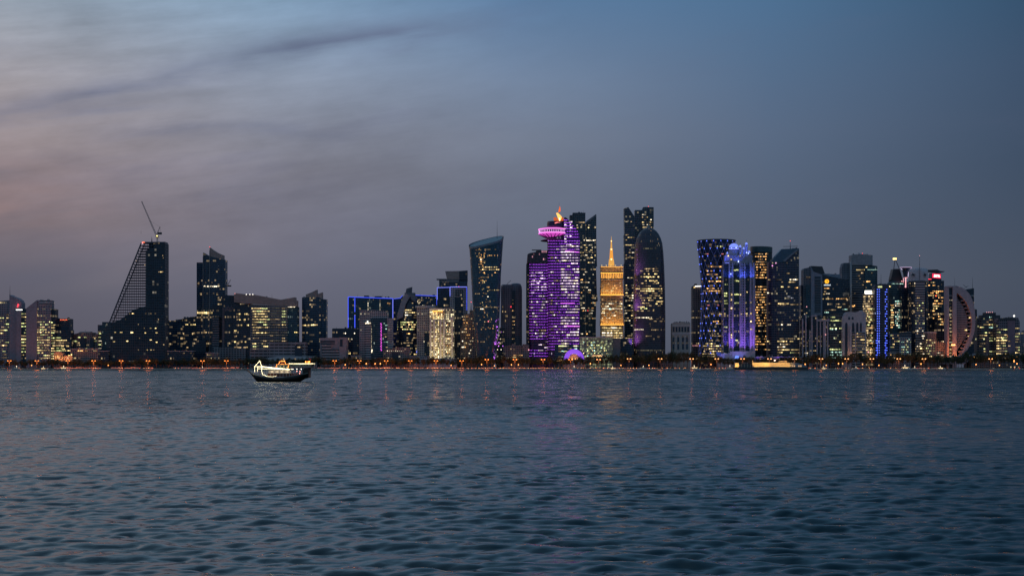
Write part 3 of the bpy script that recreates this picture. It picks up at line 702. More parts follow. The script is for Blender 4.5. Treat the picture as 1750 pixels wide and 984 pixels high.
# --- behind and right of it
b = Bld('low_office', 2420, 298, 'low dark office block with one bright floor line, right of the sloping tower', near='the low office block')
b.plan('wall', [(284, 4, 548.5), (286, 0, 548), (288, 0, 547.6), (303, 0, 547.6)], 30, GB); b.plan('roof_house', [(298, 4, 548), (302, 4, 545.5), (303.5, 4, 546)], 10, COND, 552); b.line([(286, 564.2), (296, 564.4)], .7, WY, 'lit_strip'); b.line([(284, 597.4), (304, 597.4)], .8, WY, 'lit_strip'); b.lit(287, 302, 572, 590, 6, .15, (2, 4), WD); b.done()
b = Bld('mid_office', 2400, 322, 'dark office block with a sloping roof edge under the twin shard tower', near='the sloped roof office')
b.plan('wall', [(303, 0, 552), (303.5, 0, 546), (311.5, 0, 545), (312, -3, 544), (336, -3, 540)], 30, GB); b.line([(317, 554.4), (322, 554.4)], .7, WY, 'lit_strip'); b.line([(326, 554.6), (334, 554.4)], .8, WY, 'lit_strip'); b.lit(305, 334, 560, 608, 8, .12, (2, 4), WD); b.done()
b = Bld('shard_tower', 2360, 360, 'tall dark glass tower of three stepped shards with brown pointed crowns', near='the shard topped tower')
b.plan('low_shard', [(336, 6, 448.5), (347, 3, 448.5)], 34, GB); b.plan('mid_shard', [(347, 0, 431.5), (352, 0, 434.5), (358, 0, 438)], 34, GB, own=False)
b.plan('tall_shard', [(358, -3, 438), (384.8, -3, 444)], 38, GB)
b.plan('crown', [(358.2, -2.4, 422.6), (364, -2.4, 427), (372, -2.4, 432), (381.5, -2.4, 436)], 12, COND, 446, own=False); b.plan('crown', [(347.2, .6, 431.5), (352, .6, 434.5), (358, .6, 438)], 12, plain('dark_stone', (.08, .07, .075)), 440, own=False)
b.surf = lambda x, y: -3; b.box('pilaster', 346.4, 347.4, 438, 640, 2, STEEL, -4); b.box('pilaster', 357.6, 358.6, 428, 640, 2, STEEL, -4.6)
for (x, w) in ((348, 4), (353.5, 3), (358.5, 5), (364.5, 6), (371.5, 4)): b.w(x, x+w, 488.2, 490.2, WW)
for (x, w) in ((336.5, 8), (345, 4.5), (350.5, 9), (361, 3.5)): b.w(x, x+w, 532.8, 536, WY)
b.w(347, 353, 567, 568.6, WD); b.w(366, 369, 566, 567.6, WD); b.w(367, 370, 534, 535.4, WD); b.w(337, 339, 488.6, 490, WD)
b.lit(338, 382, 455, 608, 9, .05, (1.5, 3), WD); b.box('podium', 324, 352, 581, 640, 30, GBD, -14); b.done()
b = Bld('site_crane', 2380, 387, 'small dark crane jib standing beside the shard topped tower', 'crane')
lattice(b.P(387, 510, 0), b.P(387, 489, 0), 1.0, DARK, 'mast', b.root, 8); lattice(b.P(388, 489, 0), b.P(394.5, 477.5, 0), .6, DARK, 'jib', b.root, 6); b.box('counterweight', 386.5, 395, 487.3, 489.6, 2, DARK, 0)
b = Bld('arched_hotel', 2340, 394, 'dark hotel block with a tall arched recess and crossed roof lattice', near='the arched dark hotel')
b.plan('wall', [(363, 6, 521), (378.8, 6, 521), (379, 0, 504), (410, 0, 505), (428, 0, 508)], 34, GBD)
b.plan('recess_frame', [(380, -1.5, 526), (413, -1.5, 526)], 3, plain('dusky_concrete', (.12, .115, .13), .85), own=False)
b.plan('recess', [(384, -2, 534), (386, -2, 531.6), (397, -2, 530.4), (408.5, -2, 531.6), (410.6, -2, 534)], 2, GBD, own=False)
m = MB()
for i in range(5):
    x = 385 + i*5.4; m.bar(b.P(x, 531, -2.5), b.P(x+5.4, 523, -2.5), .4); m.bar(b.P(x+5.4, 531, -2.5), b.P(x, 523, -2.5), .4)
m.build('roof_lattice', plain('pale_truss', (.22, .21, .24)), b.root)
for i, x in enumerate((381.5, 411.5)): b.box('pier', x-1.2, x+1.2, 526, 640, 3, plain('dusky_concrete', (.12, .115, .13)), -3.5)
b.plan('podium', [(366, -10, 593), (420, -10, 593)], 20, facade('dusky_grid', (.02, .022, .03), (0.210, 0.196, 0.210), 4, 5, .45, .3, .05, (1, .8, .5), .6)); b.plan('stepped_side', [(363, -5, 541), (374, -5, 541)], 14, GS, own=False); b.done()
b = Bld('wide_ministry', 2330, 455, 'wide office block glowing yellow in floors under a sweeping brown roof', near='the wide yellow lit office')
b.plan('side_wall', [(399, 4, 518), (428, 2, 520)], 40, GBD)
b.plan('office_front', [(428, 0, 519), (432, 0, 520), (491.5, 0, 523.5)], 40, facade('ministry_floors', (.016, .022, .03), (0.224, 0.217, 0.231), 4.62, 3.4, .42, .14, .0))
b.plan('glass_wing', [(491.8, 2, 524), (508.5, 5, 524)], 40, GT, own=False)
b.prism('roof_parapet', [(400, 500.5), (418, 502.5), (432, 503), (480, 512), (504, 507.8), (504.2, 512.8), (507.2, 513.4), (507.2, 523.8), (428, 518.5), (420, 519), (400, 516)], -1.5, 30, COND)
for x in (401.5, 421, 427, 432): b.dot(x, 501.5 if x < 410 else 503, .7, SPK if x < 410 else SW, 'roof_lamp', -2)
b.surf = lambda x, y: 0
yy = 526.0
for i in range(18):
    q = [.9, .95, .9, .9, .95, .85, .7, .9, .1, .9, .1, .05, .06, .6, .65, .55, .3, .35][i]
    b.lit(430 if i < 1 else 431, 460.5, yy, yy+1, 4.62, q, (5, 12), [WY, WY, WG] if q > .5 else WD, .40, .5, 200+i)
    q2 = [.2, .9, .8, .85, .2, .8, .8, .1, .1, .08, .05, .08, .05, .7, .75, .7, .7, .2][i]
    b.lit(481, 491.5, yy, yy+1, 4.62, q2, (4, 9), [WY, WG] if q2 > .5 else WD, .40, .5, 300+i)
    b.lit(462, 480, yy, yy+1, 4.62, .12, (2, 5), WD, .4, .8, 400+i)
    b.w(430 if i % 3 else 445, 491, yy+.1, yy+.7, glow('office_light_faint', (1, .85, .5), .10, .3, 2.2, False)) if i not in (8, 11) else None
    yy += 4.62
b.lit(400, 426, 535, 600, 9.5, .28, (2, 4), [WD, WY], .3); b.line([(492, 524.6), (504, 524.4)], .5, WW, 'lit_strip', 2)
for x in (504, 507): b.dot(x, 567.6, .9, SY, 'lamp', 0)
b.done()
b = Bld('podium_block', 2285, 485, 'long low grey podium behind the glowing dhow', near='the long grey podium')
b.plan('wall', [(427, 8, 596), (459, 4, 595.5), (459.2, 0, 583.5), (491, 0, 583.5), (491.2, 2, 584), (522.5, 2, 584)], 30, facade('podium_bands', (.03, .03, .035), (0.280, 0.252, 0.266), 5.5, 8, .55, .12, .0)); b.plan('front_hall', [(458, -14, 611), (476, -14, 608.5), (540, -14, 608.5)], 12, CON); b.lit(480, 520, 612, 616, 5, .2, (2, 4), WD)
b.box('window_bay', 504, 516, 590, 612, 2, NAVY, -.8); b.w(508, 514, 592, 594, WD); b.done()
b = Bld('peaked_glass_tower', 2370, 537, 'slim dark glass tower with two brown pointed peaks and one lit floor line', near='the peaked glass tower')
b.plan('curtain_wall', [(516, 3, 508), (521, 0, 508), (545.5, 0, 508), (550, 3, 510.8), (557.6, 6, 511.5)], 34, GB)
b.plan('crown', [(522.6, .5, 503.2), (532, .5, 499.6), (541.6, .5, 494.8), (542, .5, 508)], 12, COND, 509.4, own=False); b.plan('crown', [(542.4, 1.5, 502.5), (551, 3, 499.4), (551.2, 3, 511)], 10, COND, 511, own=False)
b.surf = lambda x, y: -0.2
for (x, w, t) in ((515.8, 2, 0), (518, 6, 0), (524.3, 7, -.3), (531.6, 3, -.5), (534.8, 5, -.7), (540.2, 2.4, -.8)): b.w(x, x+w, 554.8+t, 556.6+t, WY if w > 2.9 else WD)
b.done()
b = Bld('terraced_block', 2290, 570, 'low pinkish stepped block with white balcony bands', near='the pinkish stepped block')
pk = plain('pinkish_render', (.34, .28, .29), .85)
b.plan('rear_wall', [(546.5, 6, 577), (578.5, 6, 577), (579, 4, 576.4), (592.8, 4, 576.4)], 24, pk); b.plan('front_wall', [(550, -2, 589), (553.5, -2, 588.5), (566, -2, 588.5), (566.2, -2, 597), (579.8, -2, 597)], 16, facade('balcony_bands', (.03, .03, .035), (.36, .31, .32), 5.0, 200, .5, 0, 0))
b.box('side_pier', 580, 591, 592, 640, 12, pk, -2); b.box('window_recess', 581, 585.5, 579.5, 592, 2, NAVY, 3.2); b.box('window_recess', 548, 572, 582, 584.6, 2, NAVY, 5.2); b.box('window_recess', 548, 572, 586.3, 588, 2, NAVY, 5.2); b.done()
b = Bld('dark_block', 2340, 592, 'plain black glass block behind the pinkish stepped one', near='the plain black block')
b.plan('curtain_wall', [(567.5, 0, 562), (568.5, 0, 561), (614.5, 0, 561)], 40, GBD); b.lit(570, 612, 568, 600, 10, .1, (1.5, 2.5), WW, .25); b.w(592.5, 599, 601.8, 604.8, WY); b.w(603.5, 606, 602, 604.4, WD); b.w(607, 610.5, 601.8, 604.4, WD); b.mast(575, 558.5, 561, .3); b.done()
b = Bld('blue_edged_block', 2420, 633, 'wide dark glass block outlined in glowing blue strips', near='the blue outlined block')
b.plan('curtain_wall', [(595, 0, 507), (671.6, 0, 510)], 44, GT)
b.surf = lambda x, y: 0
b.line([(595, 560), (595, 507.2), (671.4, 510), (671.4, 592)], .75, SB); b.line([(606.4, 509), (606.4, 533)], .8, SB); b.line([(606.4, 538), (606.4, 560)], .9, SB)
b.line([(671.4, 512), (671.4, 592)], .6, SBL, proud=1.4)
for i in range(9): b.dot(629, 514+i*2, .75, WW, 'lamp')
for i in range(14): b.dot(649.5, 512+i*2.2, .7, WW, 'lamp')
for (x, y) in ((638, 512), (622, 516), (612, 524), (652, 525), (606.5, 538)): b.dot(x, y, .8, WD, 'lamp')
b.w(662, 664.2, 517, 519, WO); b.w(665, 667.2, 517.4, 519.4, WO); b.lit(598, 668, 514, 545, 6, .05, (1.5, 2.5), WD); b.box('roof_plant', 622, 630, 505, 507.5, 8, DARK, 8); b.box('roof_plant', 640, 652, 506, 508.5, 8, DARK, 8); b.done()
b = Bld('grid_office', 2320, 640, 'pale gridded concrete office with a blue glass middle and a bright lit roof sign', near='the pale gridded office')
b.plan('rear_wall', [(614.5, 6, 530), (630, 6, 530), (662.5, 6, 531)], 30, CG)
b.plan('glass_front', [(633.5, 2, 544), (661.5, 2, 543.5)], 10, GT, own=False); b.plan('stair_tower', [(624.5, -2, 550.5), (634, -2, 550.5)], 16, CL, own=False); b.plan('side_wing', [(662.5, 3, 543), (670.5, 3, 543)], 20, CG, own=False)
b.surf = lambda x, y: -2.4
b.w(624.4, 628, 551, 553.6, WW); b.w(628.4, 633.6, 551, 553.4, WW); b.dot(628.3, 549.2, 1.2, SW, 'sign_lamp', -3)
b.surf = lambda x, y: 1.6
for i in range(19): b.dot(634.6, 557+i*2.5, .75, WW, 'lamp')
b.line([(636, 597), (635.2, 601.5)], 1.0, WW)
for i in range(22): b.dot(651 + (i % 2)*.7, 553+i*2.15, .8 if i % 3 else 1.1, glow('lamp_magenta', (.85, .10, .75), 1.5), 'lamp')
b.lit(655, 662, 552, 596, 4.5, .35, (1.5, 3), [WD, WC], .35); b.w(658, 661.5, 554.8, 556.6, WC); b.done()
b = Bld('stone_lowrise', 2285, 678, 'low brown block with a row of pale roof lamps before the curved tower', near='the low brown block')
b.plan('wall', [(655, 4, 599), (669, 2, 595), (680, 0, 593), (700, 2, 594)], 26, CB)
for i in range(9): b.dot(662+i*3.4, 599.4 + (i % 2)*.4, .65, WW, 'lamp', -.5)
b.w(681, 684, 608, 610, WW); b.box('glass_bay', 670, 681, 601, 640, 2, NAVY, -.6); b.done()
b = Bld('blue_rimmed_offices', 2440, 712, 'low dark offices with a thin blue light along the roof behind the curved tower', near='the blue rimmed offices')
b.plan('west_wing', [(672.5, 0, 511), (684, 0, 509.5), (688, 0, 505)], 30, GB); b.surf = lambda x, y: 0; b.line([(673, 510.6), (684, 509.3), (688, 504.6)], .55, SB)
b.plan('east_wing', [(700, 0, 504), (746.5, 0, 506)], 30, GB); b.line([(706, 504.2), (746.5, 505.6)], .6, SB); b.line([(746.3, 506), (746.3, 521)], .4, SB); b.lit(710, 745, 508, 522, 3.2, .18, (1, 2), [WD, WW], .4); b.lit(674, 684, 520, 600, 9, .12, (1, 2), WD); b.done()
b = Bld('curved_tower', 2350, 700, 'bulging glass tower with a sail shaped left side and bright yellow middle floors', near='the bulging sail tower')
b.loft('curtain_wall', [(506, 701, 9), (515, 700, 13), (528, 698.5, 17), (545, 697.5, 20.3), (560, 698, 20.7), (580, 698, 20.6), (None, 698, 20.4)], GBD, depth=.7)
b.loft('crown', [(500.5, 700.5, 9.3), (506.5, 701, 9.6)], plain('mid_grey_panel', (.16, .155, .17), .6), depth=.7, own=False, dcy=21); b.loft('roof_drum', [(492, 699.5, 5.2), (501, 698.5, 5.6)], plain('drum_grey', (.10, .10, .12), .6), depth=.9, own=False, tilt=1.6, dcy=21)
b.prism('sail_fin', [(694, 501.5), (701, 505.5), (693, 520), (688, 542), (678.2, 546.5), (680, 534), (685, 517), (689.5, 506)], -1, 3, plain('sail_panel', (.27, .26, .29), .5))
b.prism('fin_shoulder', [(700.5, 502), (709.5, 505), (710, 516), (703, 512)], -1, 3, plain('mid_grey_panel', (.16, .155, .17)))
b.lit(695, 708, 517, 520, 4.2, .5, (2, 5), [WD], .4); b.lit(692, 712, 524.5, 545, 4.3, .5, (2, 6), [WY, WD, WW], .42, seed=5)
b.lit(679, 718.5, 549.5, 565.5, 4.0, .85, (4, 10), [WY, WY, WG], .5, .5, seed=9); b.lit(694, 704, 569, 571, 4, .8, (4, 8), WO); b.lit(686, 716, 576, 590, 4.3, .3, (2, 5), WD)
b.lit(694, 717, 594, 596, 4.2, .9, (4, 9), WY); b.lit(693, 717, 604, 612, 4.1, .9, (5, 10), [WY, WG]); b.prism('blue_screen', [(716, 596), (713, 603), (711, 602), (714, 595)], 4, 1, SBL); b.done()
b = Bld('colonnade_block', 2325, 724, 'pale gridded block with flat roof slab and dark glass slot beside the golden hotel', near='the pale block with a dark slot')
b.plan('wall', [(712.5, 0, 525), (740, 0, 525)], 30, CG); b.plan('roof_slab', [(709.5, -2, 522.3), (744, -2, 522.3)], 32, CON, 525, own=False); b.plan('glass_slot', [(725.5, -.8, 566), (733.5, -.8, 566)], 3, GBD, own=False); b.done()
b = Bld('golden_hotel', 2300, 753, 'ornate stone hotel floodlit pale gold up its pillars, glowing top arcade', near='the pale gold floodlit hotel')
gs = facade('hotel_stone', (.03, .03, .03), (.42, .36, .29), 3.95, 2.9, .45, .42, .30, (1, .86, .5), 1.0, wrough=.85)
b.plan('wall', [(733.5, 0, 529), (760, 0, 529), (760.2, 3, 528), (775.5, 5, 528)], 30, gs); b.plan('cornice', [(733, -1.5, 526.8), (760.5, -1.5, 526.8)], 30, CONW, 529.4, own=False); b.box('roof_house', 760.2, 772, 525.2, 528.4, 12, COND, 5)
b.surf = lambda x, y: 0 if x < 760 else 4
for i, x in enumerate((734.6, 740.4, 751.6, 757.4, 771.2)): b.box('pilaster', x, x+2.9, 545, 640, 2.2, CONW, -2.2 if x < 760 else 2.0)
b.plan('balcony', [(768, .8, 541), (774.5, .8, 541)], 3, CONW, 547, own=False); b.w(768.4, 774, 543.4, 545.6, WY)
b.surf = lambda x, y: -.4 if x < 760 else 3.6
b.w(739, 756.5, 531, 532.4, SG)
for x in (740, 745, 750, 754.5): b.w(x, x+1.9, 533, 536.6, WO)
for i in range(8): b.w(740+i*2.1, 741.2+i*2.1, 539.6, 545, WY)
for i in range(16):
    yy = 550 + i*3.95
    for x in (743.7, 746.2, 748.7): b.w(x, x+1.6, yy, yy+2.2, [WY, WW, WD, WY][(i*3+int(x)) % 4])
    for x in (761.4, 764.2, 767.4):
        if (i*5+int(x)*3) % 3: b.w(x, x+1.3, yy, yy+1.8, [WO, WD, WW][(i+int(x)) % 3])
for x in (736, 741.9, 753, 758.8): b.flood(x, 617, -7, 3.2, 2900, (1, .78, .28), (0, .16, 1), 1.5, 70)
b.flood(772.6, 617, -3, 3.2, 2900, (1, .78, .28), (0, .16, 1), 1.5, 70); b.flood(747, 545, -4.5, 18, 2400, (1, .62, .22), (0, .32, 1), 1.0); b.flood(747, 613, -10, 18, 2200, (1, .80, .42), (0, .4, 1), 1.5); b.done()
b = Bld('blue_capped_tower', 2390, 773, 'pale concrete tower with a dark glass centre and blue lines round its top', near='the blue capped tower')
b.plan('glass_wing', [(747.2, 6, 491.6), (769, 6, 491)], 30, GBD); b.lit(749, 768, 500, 600, 9, .12, (1, 3), WD)
b.plan('wall', [(769, 0, 490.5), (798.4, 0, 490.5)], 34, CG); b.plan('glass_centre', [(777, -1, 508.4), (791.5, -1, 508.4)], 3, GBD, own=False)
for x in (779, 782.4, 785.8, 789.2): b.box('window_slot', x, x+1.3, 494.5, 506.5, 1.5, NAVY, -.7)
b.surf = lambda x, y: 0
b.line([(747.2, 512), (747.2, 491.4), (769, 490.8), (769, 506)], .6, SBL, proud=1.5); b.line([(769, 490.2), (797.8, 490.2)], .7, SBL); b.line([(797.8, 490.4), (797.8, 530)], .5, SB); b.done()
b = Bld('slab_roofed_office', 2470, 775, 'office with a wedge shaped brown roof box and flat helipad, behind the blue capped tower', near='the wedge roofed office')
b.plan('wall', [(750.5, 0, 478.6), (798.6, 0, 478.6)], 34, GB); b.prism('roof_box', [(760.8, 463.4), (784.6, 463), (784.6, 477.4), (764, 477.4)], -2, 26, COND); b.plan('roof_wing', [(784.8, 0, 463), (799, 0, 462)], 26, GBD, 480, own=False)
b.box('helipad', 746, 763, 476.2, 477.8, 20, STEEL, -3); b.box('plant_floor', 752, 784, 478, 482, 20, STEEL, -1); b.surf = lambda x, y: -.2; b.lit(752, 784, 481, 489, 3.6, .2, (1, 3), WD); b.done()
b = Bld('setback_apartments', 2330, 800, 'brown apartment building stepping up in terraces left of the leaning glass tower', near='the stepped brown apartments')
b.plan('wall', [(787, 6, 563), (790.5, 6, 552), (790.6, 4, 541), (793, 4, 536.5), (802.5, 0, 536), (802.6, 0, 530.2), (812.6, 0, 529.6), (817, 2, 545)], 28, CB)
b.mast(805.2, 513, 530, .8, 'antenna'); b.dot(805.2, 516, .7, SR, 'beacon', 8); b.surf = lambda x, y: 0; b.lit(789, 814, 540, 612, 5.2, .2, (1, 2.2), [WW, WD, WO], .4); b.done()

# --- the leaning glass tower
b = Bld('leaning_glass_tower', 2270, 829, 'tapering blue glass tower narrowing to its base with a slanted oval top', near='the leaning glass tower')
lg = facade('leaning_glass', (.02, .07, .11), (.05, .11, .15), 3.9, 1.7, .16, .12, .05, (1, .58, .25), .22, 4.0)
b.loft('curtain_wall', [(414.5, 831, 29.2), (440, 830.6, 27.4), (470, 830.5, 25.7), (510, 831, 23.8), (550, 831.5, 21.8), (580, 831, 19), (None, 829.5, 14.5)], lg, n=56, ex=2.6, tilt=7.2, fdrop=6.4, shear=.10, depth=.72)
zs = b.surf
b.loft('roof_rim', [(412.2, 831, 30.0), (415.6, 831, 29.6)], plain('rim_steel', (.20, .24, .28), .35), n=56, ex=2.6, own=False, tilt=7.4, fdrop=6.7, depth=.72, dcy=22, cap=False)
b.loft('roof_screen', [(413.3, 831, 27.5), (420, 831, 27.0)], plain('oval_roof_glass', (.055, .105, .14), .35), n=48, ex=2.4, own=False, tilt=7.4, fdrop=6.5, depth=.7, dcy=22)
b.surf = zs; b.mast(849.6, 377, 408, .45, 'antenna')
for (y, x0, x1, q, mt) in ((425.5, 818, 852, .55, WD), (428, 822, 830, .6, WO), (435.6, 816, 846, .35, WO), (439.5, 818, 824, .9, WO), (442.5, 820, 826, .9, WW), (446, 818, 832, .6, WO), (450, 820, 824, .6, WO), (455.6, 818, 852, .85, WY), (459.8, 816, 854, .8, WY), (460, 836, 852, 1, WY), (465, 820, 850, .25, WO), (473, 818, 836, .5, WO), (478, 820, 828, .7, WO), (483, 822, 834, .5, WD), (490, 824, 846, .25, WO), (494.8, 834, 853, .9, WY), (501, 811, 838, .5, WD), (506, 832, 836, .6, WW), (513, 836, 848, .4, WD), (524, 812, 852, .85, WD), (527, 820, 826, .4, WW), (538.6, 816, 834, .35, WD), (549, 824, 850, .25, WD), (558.6, 822, 832, .4, WD), (583, 821, 828, .9, WW), (584, 824, 829, .7, WC)):
    b.lit(x0, x1, y, y+1, 5, q, (1.2, 3.2), [mt, mt, WD], .32, .7)
rr = random.Random(14)
for i in range(105):
    y = 424 + rr.random()**1.3*140; x = 819 + (y-424)*.10 + rr.gauss(0, 3.2 + (y-424)*.03); b.w(x, x+rr.uniform(.8, 1.9), y, y+1.2, rr.choice([WO, WO, WY, WD]))
b.dot(834.6, 549, 1.0, glow('lamp_rose', (1, .2, .3), 2.2), 'lamp'); b.dot(833.6, 438, .6, WO, 'lamp')
rr = random.Random(3)
for i in range(44):
    y = 542 + rr.random()*72; x = 850.5 - (y-542)*.08 + rr.gauss(0, 1.5); b.surf = zs
    if abs(x-831) < 20.5 - max(0, y-560)*.07: b.w(x, x+rr.uniform(.8, 1.8), y, y+1.5, WP)
for i in range(26):
    y = 430 + i*4.1; b.w(856.2 - i*.12, 857.4 - i*.12, y, y+1.2, glow('edge_light_violet', (.45, .14, .7), .55, .6, 0, False)) if False else None
b.done()
b = Bld('dim_office', 2330, 857, 'narrow dark office with a few white windows between the leaning and rounded towers', near='the narrow dark office')
b.plan('wall', [(848, 4, 592), (853, 0, 570), (853.2, 0, 560), (863, 0, 560)], 20, GBD); b.lit(849, 862, 566, 610, 6, .35, (1, 2), [WW, WD, WP], .35); b.done()
b = Bld('rounded_grey_tower', 2350, 874, 'grey twin slab tower with rounded shoulders and a dark centre stripe', near='the rounded grey tower')
gr = facade('lavender_panels', (.06, .065, .085), (0.161, 0.161, 0.203), 3.6, 1.8, .4, .3, .0)
b.loft('west_slab', [(486.5, 867, 9), (488.2, 867, 10.6), (492, 867, 11.2), (None, 867, 11.4)], gr, n=28, ex=4, depth=.8); b.loft('east_slab', [(484.2, 881.5, 5), (485.8, 881.5, 8.4), (490, 881.5, 10.2), (496, 881.5, 10.8), (None, 881.5, 10.8)], gr, n=28, ex=3.4, depth=1.1, own=False)
b.plan('centre_stripe', [(875, -1.5, 497), (880.5, -1.5, 496)], 4, GBD, own=False); m = MB(); m.bar(b.P(865, 487, 8), b.P(873, 479, 8), .5); m.build('roof_crane_arm', DARK, b.root)
b.surf = lambda x, y: -1.8; b.dot(873.2, 524, .9, SR, 'beacon', -3); b.lit(875, 880, 506, 600, 6, .45, (1, 2.2), [WD, WO], .25)
b.lit(858, 868, 506, 600, 8, .15, (1, 2), WD); b.done()
b = Bld('stone_podium', 2300, 884, 'low brown stone block with lit ground floor beside the violet towers', near='the low block by the violet towers')
b.plan('wall', [(860.5, 0, 591), (869, 0, 591), (869.2, 4, 590), (893, 4, 590), (893.2, 0, 588), (904.5, 0, 588)], 30, CB); b.surf = lambda x, y: -.2; b.lit(874, 893, 606, 613, 3.2, .6, (1.2, 2.4), [WO, WY], .5); b.dot(873, 596, .9, WD, 'lamp', -1); b.dot(903.5, 597.6, 1.1, SPK, 'lamp', -2); b.done()
# --- the violet towers
def violet_spill_wall(name):
    return facade(name, (.018, .010, .045), (.085, .03, .14), 4.82, 2.2, .3, .12, .06, (.85, .7, .9), .2)  # violet spill from the lamp bands is put into the wall colour
def ledmat(name, seed, dots, gaps=.10):
    """a light strip of separate bright lamps with a violet wash between them (metres along the strip in UV)"""
    m = bpy.data.materials.new(name); m.use_nodes = True; T = NT(m.node_tree); b_ = T.n['Principled BSDF']
    uv = T.new('ShaderNodeUVMap'); sp = T.new('ShaderNodeSeparateXYZ'); T.l.new(uv.outputs[0], sp.inputs[0])
    u = T.m('DIVIDE', sp.outputs[0], dots); f = T.m('FRACT', u); wn = T.new('ShaderNodeTexWhiteNoise', noise_dimensions='2D')
    T.l.new(T.xyz(T.m('FLOOR', u), T.m('ADD', T.m('FLOOR', T.m('DIVIDE', sp.outputs[1], 4.0)), float(seed)), 0.0), wn.inputs['Vector'])
    on = T.m('MULTIPLY', T.m('LESS_THAN', f, .45), T.m('GREATER_THAN', wn.outputs['Value'], gaps))
    T.l.new(T.mix(on, (.38, .04, .90, 1), (.48, .085, 1, 1)), b_.inputs['Emission Color']); T.l.new(T.m('ADD', .13, T.m('MULTIPLY', on, 2.7)), b_.inputs['Emission Strength'])
    b_.inputs['Base Color'].default_value = (.03, .02, .05, 1); m.cycles.emission_sampling = 'NONE'; return m
LED = ledmat('violet_lamp_strip', 3, 2.9); LEDM = ledmat('magenta_lamp_strip', 5, 4.2, .02)
WVW = glow('violet_tower_room', (1, .78, .90), 1.05, .55, 2.4, False)
def bands(b, x0, x1, y0, y1, pitch, mat, h=.85, skip=()):
    y = y0; i = 0
    while y < y1:
        if i not in skip:
            xa = x0(y) if callable(x0) else x0; xb = x1(y) if callable(x1) else x1; n = max(4, int((xb-xa)/2.5)); m = MB(); u = 0
            P_ = []
            for k in range(n+1):
                x = xa + (xb-xa)*k/n; P_.append(b.P(x, y, b.surf(x, y) - .55))
            hh = h*b.Y/F/2
            for p, q in zip(P_, P_[1:]):
                L = math.hypot(q[0]-p[0], q[1]-p[1])
                m.face([(p[0], p[1], p[2]-hh), (q[0], q[1], q[2]-hh), (q[0], q[1], q[2]+hh), (p[0], p[1], p[2]+hh)], [(u, p[2]), (u+L, p[2]), (u+L, p[2]), (u, p[2])])
                m.face([(p[0], p[1], p[2]+hh), (q[0], q[1], q[2]+hh), (q[0], q[1]+.8, q[2]+hh), (p[0], p[1]+.8, p[2]+hh)])
                m.face([(p[0], p[1]+.8, p[2]-hh), (q[0], q[1]+.8, q[2]-hh), (q[0], q[1], q[2]-hh), (p[0], p[1], p[2]-hh)]); u += L
            m.build('lamp_band', mat, b.root)
        y += pitch; i += 1
b = Bld('violet_slab_tower', 2300, 921, 'shorter violet lamp banded tower, left of the pair, with a dark ragged crown', near='the shorter violet tower')
b.plan('rear_fin', [(899.2, 12, 470), (899.4, 12, 452), (901.5, 12, 445.5), (904, 12, 447)], 20, GBD)
b.loft('wall', [(447, 921, 15.5), (449, 921, 17.4), (475, 921, 17.6), (None, 921.5, 17.4)], violet_spill_wall('violet_spill_wall_west'), n=40, ex=3.0, depth=.75)
ws = b.surf
b.plan('crown', [(900.5, 3, 447), (901.5, 1, 434.5), (905, -1, 432.5), (916, -2, 430.4), (916.2, -2, 428.4), (936, -2, 428)], 20, facade('ragged_crown', (.02, .018, .03), (.08, .06, .085), 4.5, 2.5, .3, .3, .12, (.9, .4, .5), .5), 449.5, own=False)
b.box('roof_canopy', 909, 925, 426.6, 427.4, 10, DARK, 2); b.surf = ws
bands(b, 904.6, 937.6, 452, 612, 4.88, LED, .42, (27, 28, 29)); b.surf = lambda x, y: ws(x, y) - .7
b.lit(907, 934, 465, 500, 4.88, .5, (2, 6), WVW, .32, .6, 77); b.lit(906, 922, 478, 486, 4.88, .4, (2, 6), WVW, .4, .6, 78); b.lit(920, 937, 505, 610, 4.88, .55, (3, 9), [WVW, WD, WVW], .32, .5, 79, rowp=.6); b.lit(906, 920, 505, 570, 4.88, .18, (2, 5), WVW, .4, .6, 80)
b.plan('shaft', [(903.8, 9, 452), (904.6, 4, 452)], 4, DARK, own=False)
for i in range(22): b.dot(902.4 + (i % 2)*.9, 470 + i*6, .7, WD, 'lamp', 5)
b.done()
b = Bld('violet_crowned_tower', 2290, 962, 'tall violet lamp banded tower with a glowing pink ring and golden flame sculpture', near='the violet towers')
def rx(y): return 991.0 if y > 408 else 967 + 24*math.sin(min(1, (y-371)/37.0)*math.pi/2)
b.loft('drum', [(379, 952, 16.5), (405, 952, 17), (430, 954, 18.6), (520, 955, 19), (None, 955, 19)], violet_spill_wall('violet_spill_wall_east'), n=44, ex=2.4, depth=.8)
ds = b.surf
b.prism('curved_wing', [(963, 640), (963, 372), (967, 371.4)] + [(rx(y), y) for y in (374, 378, 383, 389, 395, 402, 408, 420, 500, 560, 640)], 1, 30, violet_spill_wall('violet_spill_wall_wing'))
b.box('glass_base', 948, 991.3, 588, 640, 4, GT, -2)
b.surf = lambda x, y: (ds(x, y) if x < 958 else min(ds(x, y), .6))
bands(b, lambda y: 936.4 if y < 520 else 936, lambda y: rx(y)-.6, 411.5, 600, 4.88, LED, .42, ())
bands(b, 964, lambda y: rx(y)-.4, 376, 410, 4.88, LED, .45)
b.line([(965, 556.8), (990.5, 557.4)], .6, SM, proud=1.8); b.line([(966, 429), (990, 431)], .5, SM, proud=1.8); b.line([(958, 518), (982, 518)], .4, SM, proud=1.8)
b.surf = (lambda s0: (lambda x, y: s0(x, y) - .8))(b.surf)
b.lit(958, 990, 420, 586, 4.88, .66, (4, 12), [WVW, WVW, WW, WVW], .34, .5, 81, rowp=.72); b.lit(940, 957, 425, 586, 4.88, .4, (2, 6), [WVW, WD], .32, .5, 82, rowp=.35); b.lit(964, 978, 378, 418, 4.88, .4, (2, 5), WVW, .4, .5, 83)
